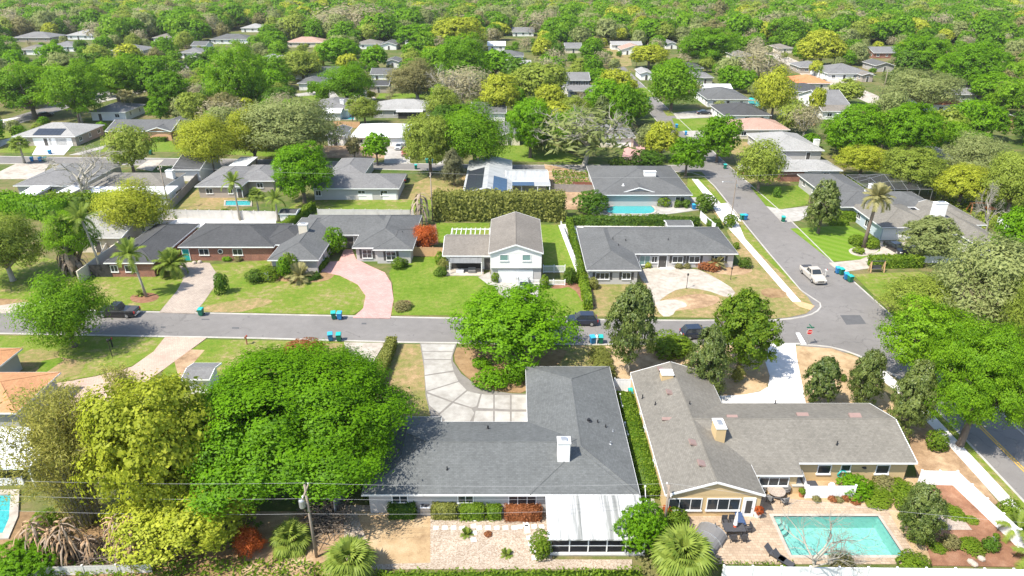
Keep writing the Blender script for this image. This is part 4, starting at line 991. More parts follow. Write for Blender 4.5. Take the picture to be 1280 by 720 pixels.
def fence(pts, h, label, mat='vinyl_white', pl=2.4, post=.13, px=True, name='fence', group=None, lift=.04, cap=True, rails=False):
    q = [W(*p) for p in pts] if px else pts; t = empty(name, (q[0][0], q[0][1], 0)); tag(t, label, 'fence', group); o0 = Vector((q[0][0], q[0][1], 0))
    pm = cached(('post', post, h, mat), lambda: MB().box(-post / 2, -post / 2, -.1, post / 2, post / 2, h + .08).box(-post * .62, -post * .62, h + .08, post * .62, post * .62, h + .12).mesh('post', mat))
    for a, b in zip(q, q[1:]):
        a = Vector((a[0], a[1], 0)); b = Vector((b[0], b[1], 0)); ln = (b - a).length; n = max(1, round(ln / pl)); d = (b - a) / n; ang = math.atan2(d.y, d.x); seg = round(d.length - post, 3)
        def panel():
            mb = MB()
            if rails:
                mb.box(0, -.03, h - .15, seg, .03, h - .05); mb.box(0, -.03, .15, seg, .03, .25); k = max(3, int(seg / .17))
                for i in range(k): x = (i + .5) * seg / k; mb.box(x - .045, -.02, .05, x + .045, .02, h)
            else:
                mb.box(0, -.022, lift, seg, .022, h); k = max(2, int(seg / .3))
                for i in range(k): x = (i + .5) * seg / k; mb.box(x - .11, -.032, lift + .12, x + .11, .032, h - .12)
                mb.box(0, -.045, h - .1, seg, .045, h); mb.box(0, -.045, lift, seg, .045, lift + .12)
            return mb.mesh('panel', mat)
        me = cached(('pan', seg, h, mat, rails), panel)
        for i in range(n):
            c = a + d * i; link('post', pm, t, c - o0, ang); link('panel', me, t, c - o0 + d.normalized() * post / 2, ang)
    link('post', pm, t, b - o0, ang); return t
# ------------------------------------------------------------------ A: blue-grey roofed house in the foreground
A = House('house', 'long house with blue-grey shingle roof and white porch roof in the foreground', 'wall_stone', 'roof_blue', pitch=.30, eave=2.75)
a0 = A.px(452, 792, 618, 527, kind='hip'); yA = A.root.location.y
ox, oy, _ = A.root.location
a1 = A.add(X_at(657, 69.4, 2.75), X_at(800, yA, 2.75), yA - .02, 69.5, 'hip')
a2 = A.add(X_at(452, yA, 2.75), X_at(452, yA, 2.75) + 6.2, yA + 1.2, Y_of(521, 2.75), 'hip', pitch=.30)
for q in ((610, 536), (676, 525)): A.pipe(a0, *q, h=.4, r=.09)
A.pipe(a0, 559, 587); A.pipe(a1, 736, 526, .25, .16); A.pipe(a1, 747, 528); A.pipe(a1, 757, 534)
A.pipe(a1, 763, 555, .3, .07, 'galvanised'); A.pipe(a1, 766, 539, .25, .05, 'galvanised')
A.chimney(a0, 704, 572, 1.15, .95, 2.0, 'wall_white')
for p_ in (500, 582): A.window(a0, 'S', 0, 1.5, 1.3, .9, px=p_)
A.window(a0, 'S', 0, 2.6, 1.0, 1.15, 3, 1, px=653, split=True)
A.window(a2, 'W', 5, 1.4)
A.garage(a1, 'W', A.blocks[a1]['y1'] - 4)
# the white roofed screen porch, leaning on the back wall
pt = empty('porch'); pt.parent = A.root
px0, px1 = X_at(683, yA, 2.5) - ox, X_at(799, yA, 2.5) - ox; pf = Y_of(671, 2.25) - oy; ze, zr = 2.25, 2.72
mb = MB(); mb.add([(px0 - .1, pf - .3, ze), (px1 + .1, pf - .3, ze), (px1 + .1, -.06, zr), (px0 - .1, -.06, zr), (px0 - .1, pf - .3, ze - .14), (px1 + .1, pf - .3, ze - .14), (px1 + .1, -.06, zr - .14), (px0 - .1, -.06, zr - .14)],
                  [(0, 1, 2, 3), (7, 6, 5, 4), (4, 5, 1, 0), (5, 6, 2, 1), (6, 7, 3, 2), (7, 4, 0, 3)])
po = mb.build('porch_roof', 'metal_stained', A.root)
for i in range(1, 12): x = px0 - .1 + (px1 - px0 + .2) * i / 12; MB().bar((x, pf - .3, ze + .02), (x, -.06, zr + .02), .05, .06).build('roof_seam', 'metal_stained', po)
MB().box(px0 + .1, pf, -.02, px1 - .1, .3, .12).build('porch_floor', 'concrete', A.root)
MB().box(px0 + .25, pf + .02, .12, px1 - .25, pf + .16, .38).box(px0 + .15, pf + .02, .12, px0 + .25, .3, .4).build('knee_wall', 'white_paint', A.root)
n = 5
for i in range(n + 1):
    x = px0 + .2 + (px1 - px0 - .4) * i / n
    MB().box(x - .05, pf + .03, .38, x + .05, pf + .13, ze - .1).build('porch_post', 'white_paint', A.root)
    if i < n:
        x2 = px0 + .2 + (px1 - px0 - .4) * (i + 1) / n
        MB().box(x + .05, pf + .05, 1.12, x2 - .05, pf + .11, 1.2).build('porch_rail', 'white_paint', A.root)
        MB().quad((x + .05, pf + .08, .38), (x2 - .05, pf + .08, .38), (x2 - .05, pf + .08, 1.12), (x + .05, pf + .08, 1.12)).build('screen', 'screen', A.root)
        MB().quad((x + .05, pf + .08, 1.2), (x2 - .05, pf + .08, 1.2), (x2 - .05, pf + .08, ze - .1), (x + .05, pf + .08, ze - .1)).build('screen', 'screen', A.root)
for xx in (px0 + .2, px1 - .2):
    MB().quad((xx, pf + .1, .38), (xx, -.5, .38), (xx, -.5, 2.3), (xx, pf + .1, ze - .1)).build('screen', 'screen', A.root)
bpy.data.objects.remove(pt)
def on_porch(): return ox, oy, px0, px1, pf
# ------------------------------------------------------------------ B: tan house with the pool
B_ = House('house', 'tan stucco house with taupe roof beside the swimming pool', 'wall_tan', 'roof_taupe', pitch=.34, eave=2.75)
b0 = B_.px(832, 957, 619, 466, kind='gy', over=.22)
e_ = 2.75; yw = Y_of(578.5, e_); yn = Y_of(504, e_)
b1 = B_.add(B_.root.location.x, X_at(1147, yw, e_), yw, yn, 'gx', pitch=2 * B_.blocks[b0]['hh'] / (yn - yw))
b2 = B_.add(B_.root.location.x + 2, X_at(998, yw, e_), yw - 1.35, yw + .35, 'shed', eave=2.4, pitch=B_.blocks[b1]['t'], over=.3)
B_.window(b0, 'S', 0, 3.1, .75, 1.45, 3, 1, px=856, split=True); B_.window(b0, 'S', 0, 3.1, .75, 1.45, 3, 1, px=904, split=True)
B_.door(b0, 'S', px=935, mat='white_paint', glass=True, w=.95)
B_.window(b2, 'S', 0, 2.9, .8, 1.1, 3, 1, px=967, split=True)
for p_, w_, z_, h_ in ((1030, 1.35, .95, 1.15), (1057, 1.0, 1.3, .85), (1103, 1.35, .95, 1.15)): B_.window(b1, 'S', 0, w_, z_, h_, 1, 1, px=p_)
for u_ in (6.0, 11.5, 14.0): B_.window(b0, 'W', u_, .9 if u_ < 12 else .6, .9, 1.3, 1, 2)
B_.chimney(b0, 833, 471, 1.3, 1.1, .55, 'wall_tan', flue=False)
B_.chimney(b1, 897, 545, .95, 1.6, 1.45, 'wall_tan')
B_.on_slope(b0, 827, 462, .8, .95, .12, 'skylight', 'skylight', 'E'); B_.on_slope(b0, 838, 491, .8, .95, .12, 'skylight', 'skylight', 'E')
B_.on_slope(b0, 868, 554, .8, 1.1, .12, 'skylight', 'skylight', 'E'); B_.on_slope(b0, 879, 580, .8, 1.1, .12, 'skylight', 'skylight', 'E')
B_.on_slope(b1, 1003, 519, 1.2, .5, .14, 'skylight', 'skylight', 'S'); B_.on_slope(b1, 1069, 521, 1.2, .8, .14, 'skylight', 'skylight', 'S')
B_.on_slope(b0, 834, 524, 1.1, .35, .12, 'skylight', 'roof_vent', 'S'); B_.on_slope(b1, 915, 521, 1.1, .35, .12, 'skylight', 'roof_vent', 'S')
B_.pipe(b0, 819, 506, .4); B_.pipe(b0, 862, 505, .35); B_.pipe(b1, 969, 504.5, .5); B_.pipe(b1, 1046, 556, .45); B_.pipe(b0, 803, 498, .5)
MB().lathe([(.22, 0), (.22, .03), (.16, .1)], 10).build('wall_lamp', 'black_metal', B_.root, (B_.u_px(b1, 'S', 1079), B_.blocks[b1]['y0'] - .05, 1.75))
# ------------------------------------------------------------------ C: white two-storey house
C_ = House('house', 'white two-storey house with two garage doors and taupe brown roof', 'wall_white', 'roof_brown', pitch=.34, eave=2.8)
yc = Y_of(352, 0)
c0 = C_.add(X_at(611, yc, 5.3), X_at(679, yc, 5.3), yc - .9, yc + 14.5, 'gy', eave=5.3, base=2.65, over=.25)
B0 = C_.blocks[c0]; MB().box(B0['x0'] + .02, B0['y0'] + .3, -.05, B0['x1'] - .02, B0['y1'] - .02, 2.64).build('wall', 'wall_stone', C_.root)
c1 = C_.px(553, 622, 319.5, d=9.6, kind='gx', eave=2.75, pitch=.33)
for p_ in (630, 658): C_.window(c0, 'S', 0, 1.35, 3.9, 1.1, 1, 1, px=p_, glass='glass_green')
for p_ in (634, 655): 
    o_ = C_.garage(c0, 'S', 0, 2.6, 2.1, px=p_, mat='white_paint'); o_.location.y += .3
C_.window(c0, 'W', 8.5, 1.0, 3.9, 1.0); C_.window(c0, 'E', 5, 1.2, 3.9, 1.1)
C_.door(c1, 'S', px=609, mat='shutter')
oy_ = C_.root.location.y; ox_ = C_.root.location.x
# awning and open sitting porch on the left wing
xa, xb = X_at(562, yc + 3, 2) - ox_, X_at(602, yc + 3, 2) - ox_; ya = C_.blocks[c1]['y0']
MB().add([(xa, ya - 2.0, 2.05), (xb, ya - 2.0, 2.05), (xb, ya + .0, 2.5), (xa, ya, 2.5)], [(0, 1, 2, 3), (3, 2, 1, 0)]).build('awning', 'metal_pale', C_.root)
MB().box(xa - .6, ya - 2.6, -.02, xb + .3, ya + .2, .14).build('porch_floor', 'concrete_old', C_.root)
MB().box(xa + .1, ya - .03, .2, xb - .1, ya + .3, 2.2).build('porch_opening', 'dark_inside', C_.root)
for xx in (xa, xb): MB().box(xx - .07, ya - 1.95, .14, xx + .07, ya - 1.81, 2.1).build('porch_post', 'white_paint', C_.root)
# white pergola behind the left wing
xp0, xp1 = X_at(565, yc + 16, 2.4) - ox_, X_at(612, yc + 16, 2.4) - ox_; yp = C_.blocks[c1]['ey1'] + .1
for k in range(9): x = xp0 + (xp1 - xp0) * k / 8; MB().box(x - .05, yp, 2.55, x + .05, yp + 3.4, 2.7).build('pergola_slat', 'white_paint', C_.root)
for yy in (yp + .15, yp + 3.2): MB().box(xp0 - .2, yy - .08, 2.4, xp1 + .2, yy + .08, 2.55).build('pergola_beam', 'white_paint', C_.root)
for xx in (xp0, (xp0 + xp1) / 2, xp1): MB().box(xx - .07, yp + 3.13, -.02, xx + .07, yp + 3.27, 2.4).build('pergola_post', 'white_paint', C_.root)
# ------------------------------------------------------------------ D: grey house with the pink drive
D_ = House('house', 'grey stone house with shutters beside the curved pink driveway', 'wall_stone', 'roof_grey', pitch=.33, eave=2.75)
d0 = D_.px(440, 513, 309.5, d=16.4, kind='hip')
yD = D_.root.location.y
d1 = D_.add(X_at(334, Y_of(325, 2.75), 2.75), X_at(395, Y_of(325, 2.75), 2.75) + .4, Y_of(325, 2.75), yD + 15, 'hip')
d2 = D_.add(X_at(372, yD + 8, 2.75), X_at(505, yD + 8, 2.75), yD + 6, yD + 16.5, 'hip')
d3 = D_.add(X_at(466, yD - .7, 2.75), X_at(516, yD - .7, 2.75), yD - .9, yD + 9, 'hip', pitch=.30)
for p_, b_ in ((459, d0), (489, d3)): D_.window(b_, 'S', 0, 1.7, .6, 1.6, 2, 2, px=p_, shut=True)
D_.door(d2, 'S', px=437, mat='shutter', w=1.5)
for u_ in (4, 8, 12): D_.window(d1, 'E', D_.blocks[d1]['y0'] + u_, 1.5)
D_.chimney(d1, 380, 290, 1.5, .9, 1.4, 'wall_cream'); D_.pipe(d0, 503, 291)
# ------------------------------------------------------------------ E: red brick house on the left
E_ = House('house', 'red brick house with long charcoal roof and beige paver driveway', 'wall_brick', 'roof_dark', pitch=.30, eave=2.75)
e0 = E_.px(222, 342, 308.5, d=11.5, kind='hip')
e1 = E_.px(129, 192, 328.5, d=18, kind='hip')
E_.add(X_at(340, E_.root.location.y, 2.75) - 3, X_at(340, E_.root.location.y, 2.75) + 5.5, E_.root.location.y + 1.0, E_.root.location.y + 10.8, 'hip')
for p_ in (255, 297): E_.window(e0, 'S', 0, 1.7, 1.0, 1.2, px=p_)
o_ = MB().lathe([(.45, -.04), (.45, .05), (.34, .06)], 16).build('round_window', 'white_paint', E_.root, (E_.u_px(e0, 'S', 276), E_.blocks[e0]['y0'] - .03, 1.7)); o_.rotation_euler = (R(90), 0, 0)
o_ = MB().lathe([(.33, 0), (.33, .02)], 16).build('pane', 'glass', E_.root, (E_.u_px(e0, 'S', 276), E_.blocks[e0]['y0'] - .11, 1.7)); o_.rotation_euler = (R(90), 0, 0)
E_.door(e0, 'S', px=233, mat='bin_green_lid', w=1.1)
E_.window(e1, 'S', 0, 2.0, .9, 1.2, px=164); E_.window(e1, 'S', 0, 1.2, .9, 1.2, px=143)
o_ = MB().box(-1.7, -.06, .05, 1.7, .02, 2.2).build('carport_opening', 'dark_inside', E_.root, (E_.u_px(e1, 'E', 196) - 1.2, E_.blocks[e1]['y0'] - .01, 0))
# ------------------------------------------------------------------ F: grey house with the round drive
F_ = House('house', 'grey brick house with dark hip roof and worn circular driveway', 'wall_stone', 'roof_grey', pitch=.33, eave=2.75)
f0 = F_.px(733, 802, 337.5, d=18.8, kind='hip')
f1 = F_.add(X_at(738, Y_of(317, 2.75), 2.75), X_at(923, Y_of(317, 2.75), 2.75), Y_of(317, 2.75), Y_of(317, 2.75) + 12.6, 'hip', pitch=.31)
F_.window(f0, 'S', 0, 2.2, .9, 1.2, 3, 1, px=753, shut=True); F_.window(f0, 'S', 0, 1.4, .9, 1.2, 2, 1, px=783, shut=True)
F_.window(f1, 'S', 0, 1.8, .5, 1.7, px=806, glass='glass_green'); F_.door(f1, 'S', px=828, w=1.3, mat='shutter')
for p_ in (847, 868, 899): F_.window(f1, 'S', 0, 1.8, .9, 1.2, px=p_, shut=True)
F_.window(f1, 'S', 0, 1.0, .9, 1.2, px=818, shut=False); F_.window(f0, 'W', F_.blocks[f0]['y0'] + 6, 1.5)
F_.pipe(f1, 766, 299); F_.pipe(f1, 782, 301); F_.pipe(f1, 835, 300); F_.pipe(f0, 773, 307)
# ------------------------------------------------------------------ G: house with the kidney pool
G_ = House('house', 'dark grey roofed house with white gable porch above the kidney pool', 'wall_grey', 'roof_grey', pitch=.28, eave=2.75)
g0 = G_.px(746, 866, 243.5, d=22, kind='hip')
g1 = G_.px(776, 822, 241, d=10, kind='gy', pitch=.30, over=.3, eave=2.85)
G_.window(g0, 'S', 0, 2.0, .8, 1.4, px=752); G_.window(g0, 'S', 0, 2.0, .8, 1.4, px=850); G_.chimney(g0, 812, 219, 2.5, 1.0, .8, 'wall_white', flue=False); G_.pipe(g0, 779, 232, .4, .15, 'white_paint')
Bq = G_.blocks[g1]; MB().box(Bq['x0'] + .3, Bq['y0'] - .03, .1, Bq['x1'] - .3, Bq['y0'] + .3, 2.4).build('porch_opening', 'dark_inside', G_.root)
for k in range(5): x = Bq['x0'] + .3 + (Bq['x1'] - Bq['x0'] - .6) * k / 4; MB().box(x - .08, Bq['y0'] - .15, 0, x + .08, Bq['y0'] - .04, 2.6).build('porch_post', 'white_paint', G_.root)
# ------------------------------------------------------------------ H: pale metal roof with solar panels
H_ = House('house', 'house with pale metal roof and blue solar panels behind bamboo hedge', 'wall_cream', 'metal_pale', pitch=.27, eave=2.75)
h0 = H_.px(578, 640, 242, d=26, kind='gy'); h1 = H_.px(632, 686, 226, d=9, kind='gx', pitch=.2)
H_.array(h0, 594, 224, 'W', 7, 2, 2.2, 1.9, 'solar_dark'); H_.array(h0, 625, 230, 'E', 5, 2, 1.9, 1.5, 'solar_blue')
ln_ = H_.px(633, 688, 231.5, d=5, kind='flat', eave=2.6, walls=False, roof='metal_pale')
for p_ in (634, 652, 672, 687): MB().box(-.09, -.09, -.02, .09, .09, 2.5).build('porch_post', 'white_paint', H_.root, (X_at(p_, H_.blocks[ln_]['y0'] + H_.root.location.y, 1) - H_.root.location.x, H_.blocks[ln_]['y0'] + .15, 0))
H_.array(ln_, 646, 230, 'S', 5, 1, 1.5, 2.6, 'solar_blue')
# ------------------------------------------------------------------ I: house with the screened porch
I_ = House('house', 'grey roofed house with screened back porch facing the mown yard', 'wall_stone', 'roof_mid', pitch=.30, eave=2.75)
i0 = I_.px(388, 499, 235.5, d=11, kind='hip'); i1 = I_.px(410, 455, 218, d=14, kind='hip')
I_.px(406, 446, 237.5, d=4, kind='shed', eave=2.2, pitch=.1, roof='roof_mid', walls=False); q = I_.blocks[-1]
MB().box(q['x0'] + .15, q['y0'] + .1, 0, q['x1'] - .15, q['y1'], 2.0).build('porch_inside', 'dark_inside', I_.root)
for k in range(6): x = q['x0'] + .1 + (q['x1'] - q['x0'] - .2) * k / 5; MB().box(x - .06, q['y0'], 0, x + .06, q['y0'] + .1, 2.1).build('porch_post', 'white_paint', I_.root)
MB().box(q['x0'] + .1, q['y0'] - .02, .02, q['x1'] - .1, q['y0'] + .12, .5).build('knee_wall', 'wall_stone', I_.root)
I_.window(i0, 'S', 0, 1.6, px=452); I_.window(i0, 'S', 0, 1.6, px=480); I_.window(i0, 'S', 0, 1.2, px=398)
for p_ in (457, 487): MB().box(-1.5, -.05, 0, 1.5, .02, 1.5).build('wall_panel', 'white_paint', I_.root, (I_.u_px(i0, 'S', p_, .7), I_.blocks[i0]['y0'], 0))
# ------------------------------------------------------------------ J, K: houses on the back street, left
J_ = House('house', 'white house with flat white patio roof and chimney behind dark fence', 'wall_white', 'roof_mid', pitch=.28, eave=2.9)
j0 = J_.px(110, 206, 233, d=10.5, kind='hip', roof='roof_taupe'); j1 = J_.px(214, 250, 212, d=13, kind='gx', roof='roof_dark'); J_.px(104, 210, 243, d=5, kind='shed', pitch=.06, roof='metal_white', eave=2.5); J_.auto(2, 'S'); J_.window(j1, 'S', 0, 1.2, px=222); J_.chimney(j0, 214, 222, 1.5, 1.2, 1.6)
J2 = House('house', 'grey hip-roofed house behind the leafless tree on the left', 'wall_grey', 'roof_mid', pitch=.27, eave=2.75); J2.px(16, 100, 232, d=18, kind='hip'); J2.px(22, 45, 243, d=5, kind='shed', pitch=.06, roof='metal_white', eave=2.4); J2.px(66, 86, 243, d=6, kind='gy', eave=2.3, wall='wall_stone', roof='metal_white'); J2.auto(0, 'S')
K_ = House('house', 'taupe house with mid-grey roof beside the small lap pool', 'wall_taupe', 'roof_mid', pitch=.28, eave=2.75); k0 = K_.px(243, 302, 233, d=16, kind='hip'); k1 = K_.px(290, 343, 226, d=13, kind='hip'); K_.px(286, 308, 207, d=8, kind='flat', eave=3.2, roof='metal_white'); K_.window(k1, 'S', 0, 1.4, px=325); K_.door(k0, 'S', px=300, mat='shutter'); K_.auto(0, 'S', door=False)
L_ = House('house', 'cream house with pale gravel roof between palms on the left', 'wall_cream', 'roof_pale', pitch=.2, eave=3.0); L_.px(83, 152, 297, d=16, kind='gx'); L_.auto(0, 'SE', 5)
MB().box(0, 0, 0, .2, 13, 2.2).build('fence_wall', 'wall_cream', L_.root, (L_.blocks[0]['x1'] - .5, L_.blocks[0]['y0'] - 13, 0))
# ------------------------------------------------------------------ M, N, O: across the side street
M_ = House('house', 'dark grey house with white-framed pool cage across the side street', 'wall_grey', 'roof_grey', pitch=.30, eave=2.75)
m0 = M_.px(1036, 1098, 247, d=17, kind='hip'); m1 = M_.px(1052, 1172, 258.5, d=10, kind='hip'); M_.chimney(m1, 1089, 238, 1.2, .9, 1.3); M_.auto(m1, 'S', 6); M_.auto(m0, 'W', 5)
g_ = M_.px(1095, 1112, 247, d=5, kind='gy', eave=3.9, pitch=.35, walls=False, roof='roof_grey', over=0); Bq = M_.blocks[g_]; MB().add([(Bq['x0'], Bq['y0'] + .05, Bq['e']), (Bq['x1'], Bq['y0'] + .05, Bq['e']), (Bq['cx'], Bq['y0'] + .05, Bq['e'] + Bq['hh'])], [(0, 1, 2)]).build('gable', 'white_paint', M_.root)
N_ = House('house', 'pale blue house with taupe roof, white gable and white garage door', 'wall_blue', 'roof_taupe', pitch=.33, eave=2.75)
n0 = N_.px(1102, 1175, 284, d=13, kind='hip')
yn0 = N_.root.location.y
n1 = N_.add(X_at(1212, yn0 - 6.5, 2.75), X_at(1247, yn0 - 6.5, 2.75) + 1, yn0 - 8.5, yn0 + 13, 'gy', wall='wall_white', pitch=.33); n2 = N_.add(X_at(1160, yn0 - 3, 2.75), X_at(1225, yn0 - 3, 2.75), yn0 - 3.5, yn0 + 9.5, 'hip'); n3 = N_.px(1195, 1234, 281, d=12, kind='hip', wall='wall_white')
N_.garage(n0, 'S', px=1119, w=4.6); N_.window(n0, 'W', N_.blocks[n0]['y0'] + 5, 2.4, .6, 1.5, 3); N_.window(n0, 'W', N_.blocks[n0]['y0'] + 9, 1.4); N_.window(n1, 'S', 0, 2.0, px=1217); N_.chimney(n2, 1172, 268, 2.2, 1.1, 2.2)
O_ = House('house', 'brick-sided house with pale grey roof beyond the bright green lawn', 'wall_grey', 'roof_pale', pitch=.3, eave=2.75); O_.px(984, 1054, 213, d=9, kind='hip'); o1 = O_.px(974, 1010, 213.5, d=17, kind='hip', wall='wall_brick'); O_.auto(0, 'S'); O_.auto(o1, 'W')
# ------------------------------------------------------------------ orange tiled house at the left edge, mostly behind bamboo
T_ = House('house', 'orange tile roofed house at the left edge behind the bamboo', 'wall_grey', 'roof_tile', pitch=.33, eave=2.8); t0 = T_.px(-75, 20, 516, d=8, kind='hip'); T_.px(-60, -6, 462, d=5, kind='hip'); T_.auto(t0, 'S', 5); T_.px(-90, 36, 585, d=6, kind='shed', pitch=.05, roof='metal_white', eave=2.6, walls=False)
q = T_.blocks[-1]
for xx in (q['x1'] - .3,): MB().box(xx - .08, q['y0'] + .2, 0, xx + .08, q['y0'] + .36, 2.5).build('porch_post', 'white_paint', T_.root)
W2 = House('shed', 'small grey-roofed shed beside the big oak in the left yard', 'wall_white', 'roof_mid', pitch=.25, eave=2.4, cat='shed'); W2.px(226, 262, 474, d=3.6, kind='gx')
S2 = House('shed', 'small dark-roofed garden shed behind the circular-drive house', 'wall_grey', 'roof_grey', pitch=.2, eave=2.1, over=.2, cat='shed'); S2.px(834, 867, 282, d=3, kind='gx')
S3 = House('shed', 'white garden shed with dark roof behind the hedge', 'wall_white', 'roof_dark', pitch=.2, eave=2.1, over=.15, cat='shed'); S3.px(348, 370, 267, d=3, kind='gx')
